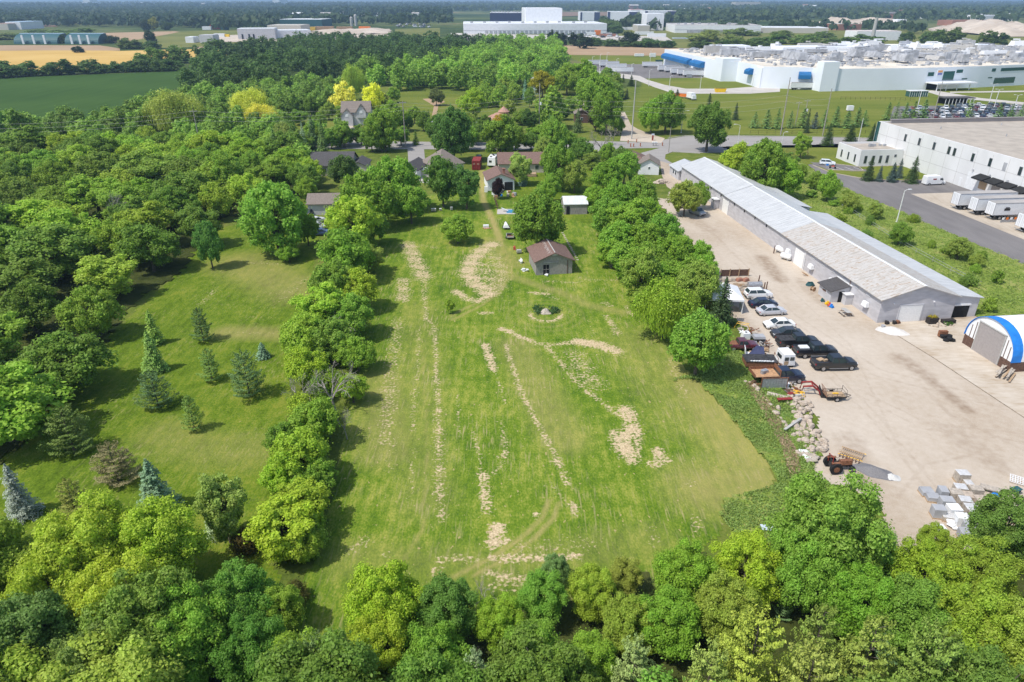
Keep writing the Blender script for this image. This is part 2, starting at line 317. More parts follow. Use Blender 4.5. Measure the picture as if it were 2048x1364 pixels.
def lawnmat(name, g0, g1, g2, stripe_rot, stripe_w=0.6):
    m, n, b, col, tc = surf(name, [(0.22, g0), (0.5, g1), (0.82, g2)], [(0.05, (1, 1, 1), 0.5, 4), (1.3, (0.9, 0.04, 1, stripe_rot), stripe_w, 5), (0.22, (1, 0.6, 1), 0.55, 9), (1.1, (1, 0.55, 1), 0.6, 9), (5.0, (1, 0.6, 1), 0.7, 6)], bump=0.6, bscale=5, bdist=0.12)
    def attr(nm):
        a = ND(n, 'ShaderNodeAttribute'); a.attribute_name = nm; return a.outputs['Fac']
    def noise(s, st, d=6):
        mp = ND(n, 'ShaderNodeMapping'); mp.inputs['Scale'].default_value = st; n.links.new(tc.outputs['Object'], mp.inputs[0])
        no = ND(n, 'ShaderNodeTexNoise'); no.inputs['Scale'].default_value = s; no.inputs['Detail'].default_value = d; n.links.new(mp.outputs[0], no.inputs['Vector']); return no.outputs[0]
    def mth(op, a, c, k=None):
        x = ND(n, 'ShaderNodeMath', operation=op)
        for i, q in enumerate((a, c)):
            if isinstance(q, (int, float)): x.inputs[i].default_value = q
            else: n.links.new(q, x.inputs[i])
        return x.outputs[0]
    def mixc(f, a, c):
        x = ND(n, 'ShaderNodeMixRGB'); n.links.new(f, x.inputs[0])
        for i, q in ((1, a), (2, c)):
            if isinstance(q, tuple): x.inputs[i].default_value = (*q, 1)
            else: n.links.new(q, x.inputs[i])
        return x.outputs[0]
    def rmp(v, lo, hi):
        x = ND(n, 'ShaderNodeMapRange'); n.links.new(v, x.inputs[0]); x.inputs[1].default_value = lo; x.inputs[2].default_value = hi; return x.outputs[0]
    d1 = mth('MULTIPLY', attr('dry'), mth('ADD', noise(1.2, (1, 0.35, 1)), 0.45)); c1 = mixc(rmp(d1, 0.1, 1.0), col, (0.34, 0.29, 0.105))
    hn = mth('ADD', attr('hay'), mth('MULTIPLY', mth('SUBTRACT', noise(2.8, (1, 1.1, 1), 12), 0.5), 2.6))
    hc = ND(n, 'ShaderNodeValToRGB'); n.links.new(noise(5, (1, 1, 1), 4), hc.inputs[0]); hc.color_ramp.elements[0].color = (0.36, 0.27, 0.15, 1); hc.color_ramp.elements[1].color = (0.66, 0.53, 0.34, 1); hc.color_ramp.elements[0].position = .3; hc.color_ramp.elements[1].position = .65
    fl = mth('SUBTRACT', noise(2.3, (1, 0.6, 1), 10), 0.655 if name == 'meadow_grass' else 0.70); flk = rmp(fl, 0.0, 0.05)      # scattered straw flecks
    sk = mth('MULTIPLY', rmp(noise(1.6, (2.6, 0.22, 1) if name == 'meadow_grass' else (2.2, 0.5, 1), 9), 0.53, 0.70), rmp(noise(0.13, (1, 0.8, 1), 4), 0.40, 0.66)); c1 = mixc(mth('MULTIPLY', sk, 0.85 if name == 'meadow_grass' else 0.45), c1, (0.37, 0.315, 0.15))
    c2 = mixc(flk, c1, (0.36, 0.30, 0.13)); c3 = mixc(rmp(hn, 0.52, 0.98), c2, hc.outputs[0])
    n.links.new(c3, b.inputs['Base Color']); return m
lawnmat('meadow_grass', (0.054, 0.120, 0.010), (0.130, 0.205, 0.018), (0.320, 0.325, 0.065), 0.0, 0.45)
lawnmat('mown_lawn', (0.050, 0.088, 0.007), (0.112, 0.178, 0.014), (0.235, 0.250, 0.038), rad(-12), 0.35)
MEADOW = W([(760,440),(790,400),(900,385),(940,350),(985,330),(985,400),(1020,400),(1180,450),(1245,530),(1290,620),(1340,700),(1395,760),(1440,810),(1500,885),(1552,950),(1540,985),(1450,1000),(1440,1060),(1400,1110),(1330,1200),(1100,1330),(900,1360),(600,1364),(560,1290),(620,1150),(660,1000),(680,900),(700,800),(715,700),(730,600),(745,500)])
meadow = settag(grid('meadow', MEADOW, 0.4, 'meadow_grass', 0.03, masks, rag=0.5), kind='structure')
LAWN = W([(640,470),(625,560),(600,650),(590,760),(570,900),(540,1050),(560,1290),(300,1364),(-300,1364),(-500,1000),(-50,860),(150,780),(230,660),(330,570),(420,460),(520,440)])
lawn = settag(grid('lawn', LAWN, 0.5, 'mown_lawn', 0.02, masks, rag=0.5), kind='structure')
back = W([(985,330),(1000,400),(1020,400),(1180,450),(1245,530),(1300,470),(1290,400),(1200,340),(1080,320)])
settag(grid('backyard_lawn', back, 0.5, 'mown_lawn', 0.015, masks, rag=0.5), kind='structure')
surf('forest_floor', [(0.3, (0.030, 0.040, 0.012)), (0.5, (0.055, 0.070, 0.018)), (0.75, (0.09, 0.10, 0.03))], [(0.3, (1, 1, 1), 1, 8), (3, (1, 1, 1), .4, 4)], bump=0.6, bscale=3, bdist=.2)
for fl_ in ([(-600,1200),(-300,1100),(60,880),(120,800),(190,700),(230,640),(315,575),(380,530),(405,480),(440,440),(560,415),(625,390),(620,345),(560,318),(300,298),(60,300),(-300,330)], [(-500,1330),(60,1230),(220,1240),(420,1250),(560,1300),(660,1280),(760,1250),(1000,1240),(1240,1190),(1400,1120),(1560,1080),(1700,1060),(1830,1130),(2300,1110),(2500,1600),(1024,2100),(-500,2000)]): settag(grid('woodland_floor', W(fl_), 0.8, 'forest_floor', 0.04, hf=lambda x, y: .1 * (1 + wobble(x, y, 1.2, 8)), rag=1.2), kind='structure')
# ---- gravel yard
gm, gn, gb, gcol, gtc = surf('gravel', [(0.15, (0.31, 0.235, 0.165)), (0.34, (0.41, 0.335, 0.255)), (0.5, (0.475, 0.405, 0.325)), (0.8, (0.57, 0.505, 0.425))], [(0.035, (1, 1, 1), 0.9, 5), (0.25, (1, 0.4, 1, 0.12), 0.35, 8), (1.2, (1, 1, 1), 0.35, 9), (12, (1, 1, 1), 0.35, 3)], bump=0.5, bscale=9, bdist=0.04)
ga = ND(gn, 'ShaderNodeAttribute'); ga.attribute_name = 'stain'; gno = ND(gn, 'ShaderNodeTexNoise'); gno.inputs['Scale'].default_value = 1.1; gno.inputs['Detail'].default_value = 8; gn.links.new(gtc.outputs['Object'], gno.inputs[0])
gmu = ND(gn, 'ShaderNodeMath', operation='MULTIPLY'); gn.links.new(ga.outputs['Fac'], gmu.inputs[0]); gn.links.new(gno.outputs[0], gmu.inputs[1]); gmr = ND(gn, 'ShaderNodeMapRange'); gmr.inputs[1].default_value = .12; gmr.inputs[2].default_value = .75; gn.links.new(gmu.outputs[0], gmr.inputs[0])
gmx = ND(gn, 'ShaderNodeMixRGB'); gn.links.new(gmr.outputs[0], gmx.inputs[0]); gn.links.new(gcol, gmx.inputs[1]); gmx.inputs[2].default_value = (.235, .165, .11, 1); gn.links.new(gmx.outputs[0], gb.inputs['Base Color'])
RUT = [([(1720,780),(1850,845),(2048,868)],.35),([(1715,790),(1845,858),(2048,884)],.35),([(1640,720),(1760,835),(1900,1010)],.35),([(1630,726),(1748,842),(1885,1020)],.35),([(1480,520),(1590,630),(1760,740),(2000,800)],.4),([(1470,526),(1580,640),(1750,752),(2000,815)],.4),([(1400,440),(1480,520)],.5),([(1560,560),(1700,690),(1800,900)],.3),([(1830,760),(1900,830),(2048,900)],.5),([(1790,1000),(1850,930),(2000,900)],.35)]
BLOT = [([(1525,515),(1560,560)],2.0,.9),([(1800,715),(1850,750)],1.8,.8),([(1860,760),(1935,820)],1.2,.9),([(1640,590),(1660,600)],1.2,.8),([(1700,880),(1730,960)],2.5,.6),([(1390,440),(1420,460)],3,.5),([(1450,600),(1560,740)],2.5,.55),([(1600,560),(1650,610)],1.6,.6),([(1900,860),(1990,930)],2.5,.5),([(1500,560),(1520,580)],2,.6)]
def stains(x, y):
    a = np.zeros(x.shape)
    for pl, wd in RUT: a = np.maximum(a, .42 * np.clip(1.4 - segdist(x, y, W(pl)) / wd, 0, 1))
    for pl, wd, s in BLOT: a = np.maximum(a, s * np.clip(1.3 - segdist(x, y, W(pl)) / wd, 0, 1))
    return {'stain': a}
surf('concrete', [(0.25, (0.34, 0.28, 0.215)), (0.5, (0.45, 0.39, 0.315)), (0.8, (0.54, 0.49, 0.42))], [(0.12, (1, 1, 1), 0.6, 6), (1.4, (1, 0.3, 1, 0.7), 0.5, 7), (6, (1, 1, 1), 0.2, 3)], bump=0.15)
surf('asphalt', [(0.25, (0.13, 0.122, 0.12)), (0.5, (0.185, 0.175, 0.172)), (0.8, (0.25, 0.235, 0.228))], [(0.04, (1, 1, 1), 0.5, 4), (0.5, (1, 0.2, 1, 0.3), 0.45, 6), (5, (1, 1, 1), 0.3, 4)], bump=0.15)
surf('old_asphalt', [(0.25, (0.24, 0.225, 0.21)), (0.5, (0.31, 0.295, 0.28)), (0.8, (0.38, 0.36, 0.34))], [(0.05, (1, 1, 1), 0.5, 4), (0.5, (0.3, 1, 1), 0.45, 6), (4, (1, 1, 1), 0.3, 4)], bump=0.1)
surf('tall_weeds', [(0.3, (0.12, 0.18, 0.03)), (0.5, (0.20, 0.27, 0.05)), (0.7, (0.33, 0.33, 0.11))], [(0.15, (1, 1, 1), 0.7, 6), (1.5, (1, 1, 1), 0.7, 6)], bump=1.0, bscale=2.5, bdist=0.4)
mat('brown_soil_edge', (.22,.17,.12), .9, var=.5, scale=3)
YARD = W([(1296,392),(1330,398),(1370,345),(1410,345),(1500,380),(1700,560),(1960,560),(2500,560),(2500,1130),(2048,1100),(1900,1105),(1800,1120),(1790,1080),(1750,1010),(1690,975),(1625,960),(1630,930),(1650,885),(1640,850),(1605,805),(1580,770),(1530,700),(1500,665),(1470,640),(1440,590),(1400,520),(1360,465),(1330,420)])
settag(grid('gravel_yard', YARD, 0.35, 'gravel', 0.035, stains, rag=0.8), kind='structure')
surf('pad_concrete', [(0.2, (0.36, 0.27, 0.18)), (0.42, (0.47, 0.40, 0.315)), (0.7, (0.56, 0.50, 0.42))], [(0.25, (1, 1, 1), 0.9, 8), (2.0, (0.3, 1, 1, 0.9), 0.6, 8)], bump=0.15)
sheet('concrete_pad', [L(-0.3, -0.1), L(30, -0.1), L(30, -40), L(2.6, -40), L(1.2, -12), L(.5, -5)], 0.045, 'pad_concrete')
ribbon('pad_edge', [L(-0.3, -1.0), L(.5, -5), L(1.2, -12), L(2.6, -40)], 0.16, 0.05, 'brown_soil_edge')
# ---- roads (polygons as surveyed, each a few cm above the ground)
ROAD = W([(500,284),(700,282),(1056,286),(1130,281),(1224,283),(1300,285),(1336,278),(1371,272.5),(1480,272.5),(1600,274),(1700,276),(1800,279),(2300,290),(2300,310),(1800,299),(1650,295),(1560,296),(1500,297),(1470,305),(1400,306),(1345,303),(1331,308),(1330,318),(1358,334),(1352,348),(1340,352),(1326,336),(1300,322),(1282,306),(1320,296),(1250,297),(1180,305),(1080,300),(700,298),(500,300)])
sheet('street', ROAD, 0.05, 'old_asphalt')
sheet('gravel_lane', W([(1319,322),(1358,333),(1376,352),(1378,372),(1352,386),(1334,374),(1324,352)]), 0.065, 'gravel')
DIRT = W([(1148,194),(1160,201),(1250,225),(1262,250),(1275,258),(1300,268),(1330,277),(1322,286),(1240,282),(1244,262),(1238,240),(1200,222),(1146,203)])
sheet('gravel_driveway', DIRT, 0.055, 'gravel')
sheet('dirt_driveway', W([(690,250),(705,250),(712,268),(730,283),(690,283),(680,270)]), 0.055, 'gravel')
sheet('paved_driveway', W([(815,298),(848,298),(852,340),(818,345)]), 0.06, 'old_asphalt')
LOT = W([(1640,372),(1632,332),(1672,332),(1700,345),(1735,348),(1712,340),(1735,335),(1745,333)])
lot = [L(50,140), L(54,140), L(55,101), L(60,101), L(60,97), L(66,88), L(72.6,88), L(72.6,-30), L(47,-30), L(44,0), L(42,40), L(41,75), L(41,92), L(46,112)]
sheet('truck_lot', lot, 0.04, 'asphalt')
sheet('loading_apron', [L(54.5, 73), L(72.6, 73), L(72.6, -30), L(54.5, -30)], 0.055, 'concrete')
surf('park_grass', [(0.25, (0.085, 0.120, 0.018)), (0.5, (0.145, 0.175, 0.028)), (0.8, (0.23, 0.215, 0.06))], [(0.02, (1, 1, 1), 0.5, 4), (0.12, (0.15, 1, 1, 0.06), 0.5, 5), (1.2, (1, 1, 1), 0.5, 8)], bump=0.4, bscale=3, bdist=0.1)
isl = [L(55.2, 100.8), L(59.8, 100.8), L(60.3, 97), L(64, 92), L(72.5, 92), L(72.5, 88.4), L(66, 87.2), L(60, 87.5), L(53, 90), L(49.5, 95), L(49, 99), L(52, 97)]
GK = []
settag(grid('grass_island', [L(46.5, 107), L(50.5, 101), L(54, 99.0), L(58.6, 98.6), L(59.4, 104.5), L(72.4, 104.5), L(72.4, 88), L(66, 86.6), L(58, 87), L(51, 91), L(46.5, 98)], 0.5, 'park_grass', 0.06), kind='structure')
settag(grid('front_lawn', [L(50.5, 112), L(59, 104.7), L(59, 118), L(72, 118), L(72, 139), L(30, 139), L(30, 118), L(38, 108), L(44, 108)], 0.7, 'park_grass', 0.05), kind='structure')
sheet('car_park', [L(47.5, 112), L(47.5, 101.5), L(57, 99.5), L(58.5, 104.2), L(51.5, 111)], 0.075, 'asphalt')
for pts in ([L(46.5, 98), L(51, 91), L(58, 87), L(66, 86.6), L(72.4, 88)], [L(46.2, 108), L(46.5, 98)], [L(50.4, 112), L(58.8, 104.4)], [L(57.4, 99.4), L(58.9, 104.4), L(72.4, 104.4)], [L(47.5, 101.4), L(57.2, 99.2)]):
    ribbon('kerb', pts, 0.25, 0.05, 'concrete', h=0.13)
mat('white_paint', (0.78, 0.78, 0.76), 0.7, var=0.08)
for k in range(4): ribbon('bay_marking', [L(49.2 + 2.6 * k, 105.5 - 0.5 * k), L(49.6 + 2.6 * k, 100.9 - 0.5 * k)], 0.12, 0.082, 'white_paint')
# wide lawn between the street and the factory, drives and car parks
settag(grid('park_lawn', W([(1250,262),(1290,150),(1200,137),(1150,120),(1125,108),(1340,112),(1345,128),(1700,160),(2300,160),(2300,275),(1700,270),(1372,268),(1330,272),(1290,265)]), 2.0, 'park_grass', 0.02), kind='structure')
surf('pale_concrete', [(0.25, (0.42, 0.39, 0.35)), (0.8, (0.55, 0.52, 0.48))], [(0.1, (1, 1, 1), 1, 5)], bump=0)
sheet('factory_drive', W([(1280,152),(1296,160),(1330,170),(1372,177.5),(1450,177.5),(1500,174),(1560,175),(1560,183.5),(1500,187.5),(1400,187.5),(1348,187.5),(1310,175),(1272,160),(1180,148),(1180,140)]), 0.06, 'pale_concrete')
sheet('trailer_yard', W([(1180,122),(1240,128.5),(1345,128),(1345,138),(1412,156),(1340,156),(1290,157),(1270,155),(1180,143)]), 0.05, 'asphalt')
sheet('staff_car_park', W([(1788,213),(1900,211),(1985,209),(2300,205),(2300,260),(1800,250),(1780,235)]), 0.05, 'asphalt')
sheet('entrance_path', W([(1845,181),(1870,181),(1900,186),(1960,196),(2060,206),(2060,211),(1950,200),(1880,192)]), 0.06, 'pale_concrete')
sheet('entrance_road', W([(1900,183.5),(2300,178),(2300,181),(1900,186)]), 0.06, 'pale_concrete')
# ---- far fields
def fieldmat(nm, a, b_, st=(0.05, 1, 1, 0.1)): surf(nm, [(0.3, a), (0.7, b_)], [(0.015, (1, 1, 1), 0.8, 4), (0.2, st, 0.6, 4)], bump=0)
fieldmat('green_crop', (0.036, 0.078, 0.015), (0.056, 0.108, 0.022), (1.2, 0.12, 1, rad(-32)))
fieldmat('golden_crop', (0.50, 0.32, 0.085), (0.60, 0.41, 0.14)); fieldmat('bare_soil', (0.33, 0.225, 0.135), (0.43, 0.31, 0.20)); fieldmat('brown_soil', (0.20, 0.13, 0.09), (0.27, 0.19, 0.13))
fieldmat('rough_pasture', (0.12, 0.14, 0.035), (0.20, 0.20, 0.06)); fieldmat('rubble_ground', (0.40, 0.33, 0.26), (0.62, 0.54, 0.45)); mat('water', (0.16, 0.19, 0.21), 0.15, spec=0.6, scale=0.05)
def field(nm, pts, m, z): sheet(nm, W(pts), z, m)
field('crop_field', [(-400,160),(0,156),(375,142),(378,165),(350,178),(300,205),(230,230),(150,300),(-400,330)], 'green_crop', 0.06)
field('wheat_field', [(-300,98),(120,98),(240,102),(350,99),(520,97),(520,112),(300,118),(180,140),(-300,165)], 'golden_crop', 0.10)
field('bare_field', [(-300,92),(60,90.5),(200,91),(240,97),(240,101.5),(110,101),(-300,104)], 'bare_soil', 0.14)
field('ploughed_field', [(180,66.5),(250,65),(350,62.5),(360,64),(330,70),(245,85),(190,86)], 'bare_soil', 0.2)
field('ploughed_strip', [(385,88),(480,88),(480,98),(385,98)], 'bare_soil', 0.14)
field('pasture', [(245,86),(290,74),(360,63),(480,59),(480,90),(350,96),(240,96)], 'rough_pasture', 0.17)
field('tilled_field', [(1110,90),(1160,90),(1350,96),(1480,100),(1480,112),(1345,112),(1140,110),(1110,104)], 'bare_soil', 0.12)
field('soil_strip', [(60,47.5),(110,47),(115,54),(50,54)], 'brown_soil', 0.4)
field('brown_field', [(1110,24),(1260,24),(1260,31),(1110,33)], 'brown_soil', 0.6)
field('brown_field', [(1350,34.5),(1400,34.5),(1400,39),(1350,39)], 'brown_soil', 0.6)
field('quarry_ground', [(1855,58),(1900,48),(2000,48),(2300,56),(2300,72),(2000,74),(1930,66),(1860,62)], 'rubble_ground', 0.35)
field('depot_ground', [(430,72),(560,66),(700,60),(780,58),(780,72),(600,86),(430,84)], 'rubble_ground', 0.3)
field('warehouse_yard', [(900,66),(1180,72),(1330,72),(1345,82),(1240,82),(1180,78),(930,88)], 'pale_concrete', 0.2)
field('pond', [(1344,75.5),(1408,75.5),(1408,78.5),(1344,78)], 'water', 0.4)
field('scrub_field', [(1240,60),(2048,60),(2300,90),(2300,110),(1340,96),(1230,86)], 'rough_pasture', 0.15)
field('hill_pasture', [(790,58),(880,56),(880,74),(790,74)], 'rough_pasture', 0.2)
field('clearing', [(800,185),(870,183),(925,190),(925,232),(870,245),(800,240)], 'park_grass', 0.05)
field('clearing_path', [(845,198),(880,196),(890,204),(877,210),(872,240),(862,240),(868,212)], 'bare_soil', 0.09)
field('house_lawn', [(530,245),(700,245),(690,280),(530,285)], 'park_grass', 0.05)
# low kerbs of the street
for pts in ([(1336,276.5),(1371,271.8),(1480,271.8),(1700,275.4),(1800,278.4)], [(1331,309),(1345,304),(1400,307)]): ribbon('kerb', W(pts), 0.3, 0.02, 'pale_concrete', h=0.14)
# ------------------------------------------------------------ trees
def leafquads(P, N, size, rs, asp=0.62):
    """rhombic leaf sprays at P facing N"""
    n = len(P); N = N / (np.linalg.norm(N, axis=1, keepdims=True) + 1e-9)
    R = rs.normal(size=(n, 3)); A = np.cross(N, R); A /= np.linalg.norm(A, axis=1, keepdims=True) + 1e-9; B = np.cross(N, A)
    s = (size * rs.uniform(0.6, 1.35, n))[:, None]; t = s * asp
    V = np.stack([P - A * s, P + B * t - N * s * .12, P + A * s, P - B * t - N * s * .12], 1).reshape(-1, 3)
    F = np.arange(4 * n).reshape(n, 4); return V, F
def crownpts(seed, R, z0, z1, nl, per, rs, lobe=(0.26, 0.42), flat=0.0, up=0.5, edge=(0.45, 0.95)):
    zc = (z0 + z1) / 2; hz = (z1 - z0) / 2; C = []; k = 0
    while len(C) < nl and k < 9000:
        k += 1
        p = rs.normal(size=3); p /= np.linalg.norm(p); q = rs.uniform(*edge)
        if p[2] < -0.8: continue
        tz = p[2]; bell = 1.0 if tz > -0.2 else 1.0 - 0.25 * (-0.2 - tz)
        c = np.array([p[0] * R * q * bell, p[1] * R * q * bell, zc + p[2] * hz * q]); r = R * rs.uniform(*lobe) * (0.8 + 0.3 * (1 - abs(tz)))
        if all(np.linalg.norm(c - o[0]) > 0.62 * min(r, o[1]) for o in C): C.append((c, r))
    P, N = [], []
    for c, r in C:
        d = rs.normal(size=(per, 3)); d /= np.linalg.norm(d, axis=1, keepdims=True)
        out = c - np.array([0, 0, zc - hz * .5]); out /= np.linalg.norm(out) + 1e-9
        keep = (d @ out) > -0.45; d = d[keep]; rr = r * np.where(rs.rand(len(d)) < .12, rs.uniform(1.0, 1.6, len(d)), rs.uniform(0.45, 1.1, len(d)) ** 0.7)
        p = c + d * rr[:, None] * np.array([1, 1, 0.8]); ok = np.ones(len(p), bool)
        for c2, r2 in C:
            if c2 is c: continue
            ok &= np.linalg.norm((p - c2) / np.array([1, 1, 0.8]), axis=1) > 0.5 * r2
        p, d = p[ok], d[ok]; P.append(p); N.append(d * 0.8 + np.array([0, 0, up]) + rs.normal(size=d.shape) * 0.55)
    return np.concatenate(P), np.concatenate(N), C
def broadleaf(name, seed, R=5.0, H=11.5, nl=46, per=420, leaf=0.2, z0f=0.22, matn='leaf', **kw):
    rs = np.random.RandomState(seed); root = empty(name); z0 = H * z0f
    P, N, C = crownpts(seed, R, z0, H, nl, per, rs, **kw)
    V, F = leafquads(P, N, leaf, rs); c = gmesh('crown', V, F, matn); c.parent = root
    b = MB(); b.tube([(0, 0, -0.2), (0.05, 0, H * .2), (-0.1, 0.05, H * .42), (0, 0.1, H * .75)], [.034 * H, .026 * H, .018 * H, .006 * H], 'bark', 8)
    for i, (cc, r) in enumerate(C[::4]):
        s = H * rs.uniform(.2, .5); m_ = Vector((cc[0] * .45, cc[1] * .45, s + (cc[2] - s) * .62)); b.tube([(0, 0, s), m_, tuple(cc)], [.012 * H, .007 * H, .002 * H], 'bark', 5, False)
    b.build('trunk', 'bark', root); return proto(root)
def willow(name, seed, R=5.5, H=10, n=9000, leaf=0.22):
    rs = np.random.RandomState(seed); root = empty(name); P, N, C = crownpts(seed, R, H * .35, H, 40, n // 40, rs)
    q = P[rs.randint(0, len(P), n)]; q = q + np.stack([rs.normal(size=n) * .1, rs.normal(size=n) * .1, -rs.uniform(0, 2.4, n)], 1)
    ang = np.arctan2(q[:, 1], q[:, 0]); NN = np.stack([np.cos(ang), np.sin(ang), rs.normal(size=n) * .25], 1)
    s = leaf * rs.uniform(.7, 1.3, n); A = np.tile([0, 0, 1.0], (n, 1)); B = np.cross(NN, A); B /= np.linalg.norm(B, axis=1, keepdims=True)
    V = np.stack([q - A * s[:, None] * 1.9, q + B * s[:, None] * .45, q + A * s[:, None] * 1.5, q - B * s[:, None] * .45], 1).reshape(-1, 3)
    V2, F2 = leafquads(P, N, leaf, rs); V = np.concatenate([V, V2]); F = np.arange(len(V)).reshape(-1, 4)
    gmesh('crown', V, F, 'leaf').parent = root
    b = MB(); b.tube([(0, 0, -.2), (.1, 0, H * .4), (0, .1, H * .7)], [.35, .22, .08], 'bark', 7); b.build('trunk', 'bark', root); return proto(root)
def conifer(name, seed, H=8.0, R=2.4, whorls=20, br=11, leaf=0.13, droop=0.25, loose=0.0, z0=0.3, fill=5):
    """spruce: whorls of drooping boughs; loose>0 gives an open pine with up-turned tufts"""
    rs = np.random.RandomState(seed); root = empty(name); P, N = [], []; b = MB(); b.tube([(0, 0, -.2), (0, 0, H * .5), (0, 0, H * .985)], [.022 * H + .03, .013 * H, .004 * H], 'bark', 7)
    for wv in range(whorls):
        f = wv / (whorls - 1); z = z0 + (H - z0 - .15) * f ** (0.92 if not loose else 0.8); rr = R * (1 - f) ** (0.85 if not loose else 0.6) * rs.uniform(.85, 1.08) + .06 * H * .12
        nb = max(4, int(br * (1 - f * .55)))
        for k in range(nb):
            a = 2 * math.pi * (k + rs.uniform(-.3, .3)) / nb + wv * .7; ln = rr * rs.uniform(.72 - loose * .6, 1.14 + loose * .3); ns = max(3, int(ln / (leaf * 1.15)))
            rise = (0.35 if f > .6 else .1) - droop * (1 - f) + loose * .5
            for s in range(1, ns + 1):
                t = s / ns; r = ln * t; zz = z + rise * r - droop * .35 * r * t + loose * .3 * r * t
                if loose and t < .45: continue
                wdt = (1 - abs(t - .55) * 1.2) * ln * (.30 + .1 * loose)
                for q in range(fill):
                    o = rs.uniform(-1, 1) * wdt; P.append((r * math.cos(a) - o * math.sin(a), r * math.sin(a) + o * math.cos(a), zz + rs.normal() * .05 + loose * rs.normal() * .16 - abs(o) * .12))
                    N.append((math.cos(a) * .45 + rs.normal() * (.35 + loose * .4), math.sin(a) * .45 + rs.normal() * (.35 + loose * .4), .85))
            if k % 2 == 0 and leaf < .3: b.tube([(0, 0, z), (ln * .8 * math.cos(a), ln * .8 * math.sin(a), z + rise * ln * .8 - .05)], [.03, .01], 'bark', 3, False)
    for q in range(14): P.append((rs.normal() * .05, rs.normal() * .05, H - rs.uniform(0, .5))); N.append((rs.normal(), rs.normal(), .3))
    V, F = leafquads(np.array(P), np.array(N), leaf, rs, .5); gmesh('crown', V, F, 'needle').parent = root; b.build('trunk', 'bark', root); return proto(root)
def baretree(name, seed, H=7.0, spread=.55, depth=5, m='deadwood', r0=.16):
    rs = np.random.RandomState(seed); root = empty(name); T = MB(); B = MB()
    def grow(p, d, l, r, k):
        d2 = (d + Vector(rs.normal(size=3) * .12)).normalized(); e = p + d2 * l * .5; e2 = e + (d2 + Vector(rs.normal(size=3) * .18) + Vector((0, 0, .06))).normalized() * l * .5
        (T if k >= depth - 1 else B).tube([p, e, e2], [r, r * .8, r * .6], m, 5 if k > 2 else 3, False)
        if k == 0: return
        for i in range(3 if k > 1 else 4):
            a = rs.uniform(0, 6.28); s = d2.cross(Vector((math.cos(a), math.sin(a), .3))).normalized(); nd = (d2 + s * rs.uniform(spread * .6, spread * 1.5)).normalized()
            grow(e if i == 0 and k < depth else e2, nd, l * rs.uniform(.6, .82), r * .58, k - 1)
    grow(Vector((0, 0, -.2)), Vector((0, 0, 1)), H * .30, r0, depth)
    T.build('trunk', m, root); B.build('branches', m, root); return proto(root)
def treetype(*a): pass
# near (fine sprays), middle and far (coarse sprays) kinds
BN = [broadleaf('broadleaf_tree', 21 + i, R=r, H=h, nl=nl, per=520, leaf=.135, lobe=lb, z0f=z0) for i, (r, h, nl, lb, z0) in enumerate([(5, 10.5, 150, (.11, .24), .06), (4.6, 11.5, 130, (.11, .26), .08), (5.4, 9.8, 170, (.09, .22), .05)])]
BM = [broadleaf('broadleaf_tree', 41 + i, R=r, H=h, nl=nl, per=250, leaf=.215, lobe=lb, z0f=z0) for i, (r, h, nl, lb, z0) in enumerate([(5, 10.4, 120, (.12, .26), .05), (4.5, 11.2, 110, (.12, .27), .07), (5.6, 10, 140, (.10, .24), .05), (4.6, 9.2, 95, (.13, .28), .04)])]
BF = [broadleaf('broadleaf_tree', 61 + i, R=r, H=h, nl=nl, per=110, leaf=.5, lobe=lb, z0f=-.12) for i, (r, h, nl, lb) in enumerate([(5, 11, 34, (.26, .42)), (4.4, 12.5, 30, (.26, .42)), (5.5, 10, 38, (.24, .4))])]
SP = [conifer('spruce_tree', 81 + i, H=h, R=r, whorls=22, br=13, leaf=.15) for i, (h, r) in enumerate([(8, 2.5), (8, 2.0)])]
SPF = [conifer('spruce_tree', 85 + i, H=h, R=r, whorls=14, br=9, leaf=.3, fill=3) for i, (h, r) in enumerate([(8, 2.4), (8, 1.9)])]
PN = [conifer('pine_tree', 91 + i, H=h, R=r, whorls=13, br=9, leaf=.125, droop=.05, loose=.45, z0=.5, fill=15) for i, (h, r) in enumerate([(8, 3.0), (8, 3.6)])]
WL = [willow('willow_tree', 101)]
BT = [baretree('bare_tree', 111), baretree('bare_tree', 113, H=6, spread=.75)]
SH = [broadleaf('shrub', 121, R=2, H=2.6, nl=40, per=200, leaf=.13, z0f=0.0, lobe=(.3, .46)), broadleaf('shrub', 122, R=1.6, H=2.4, nl=18, per=130, leaf=.22, z0f=0.0, lobe=(.3, .5))]
PROTOS = BN + BM + BF + SP + SPF + PN + WL + BT + SH
HREF = {}
for o in PROTOS:
    zs = [v[2] for c, g in KID[o.name] for v in c.bound_box]; xs = [abs(v[0]) for c, g in KID[o.name] for v in c.bound_box if c.name.startswith('crown') or c.name.startswith('branches')]
    HREF[o.name] = (max(zs), max(xs))
TREES = []
G1 = (.095, .160, .022); G2 = (.078, .132, .020); G3 = (.128, .190, .022); G4 = (.040, .075, .016); G5 = (.110, .150, .035); GY = (.155, .205, .02)
BLU = (.13, .20, .17); DKP = (.045, .075, .028); OLV = (.10, .115, .04); SPG = (.055, .10, .03)
LB = 3.05
def jit(c, k=.12): f = LB * random.uniform(1 - k, 1 + k); return (c[0] * f * random.uniform(.94, 1.16), c[1] * f, c[2] * f * random.uniform(.7, .95))
def tree(o, pos, wid, hgt, color, label, group=None, cat='tree', rz=None):
    """wid, hgt in metres"""
    h0, r0 = HREF[o.name]; s = (wid / 2 / r0, wid / 2 / r0, hgt / h0)
    global LAST
    t = LAST = dup(o, (pos[0], pos[1], 0), random.uniform(0, 6.28) if rz is None else rz, label, cat, group, s, color); TREES.append((pos[0], pos[1], wid / 2)); return t
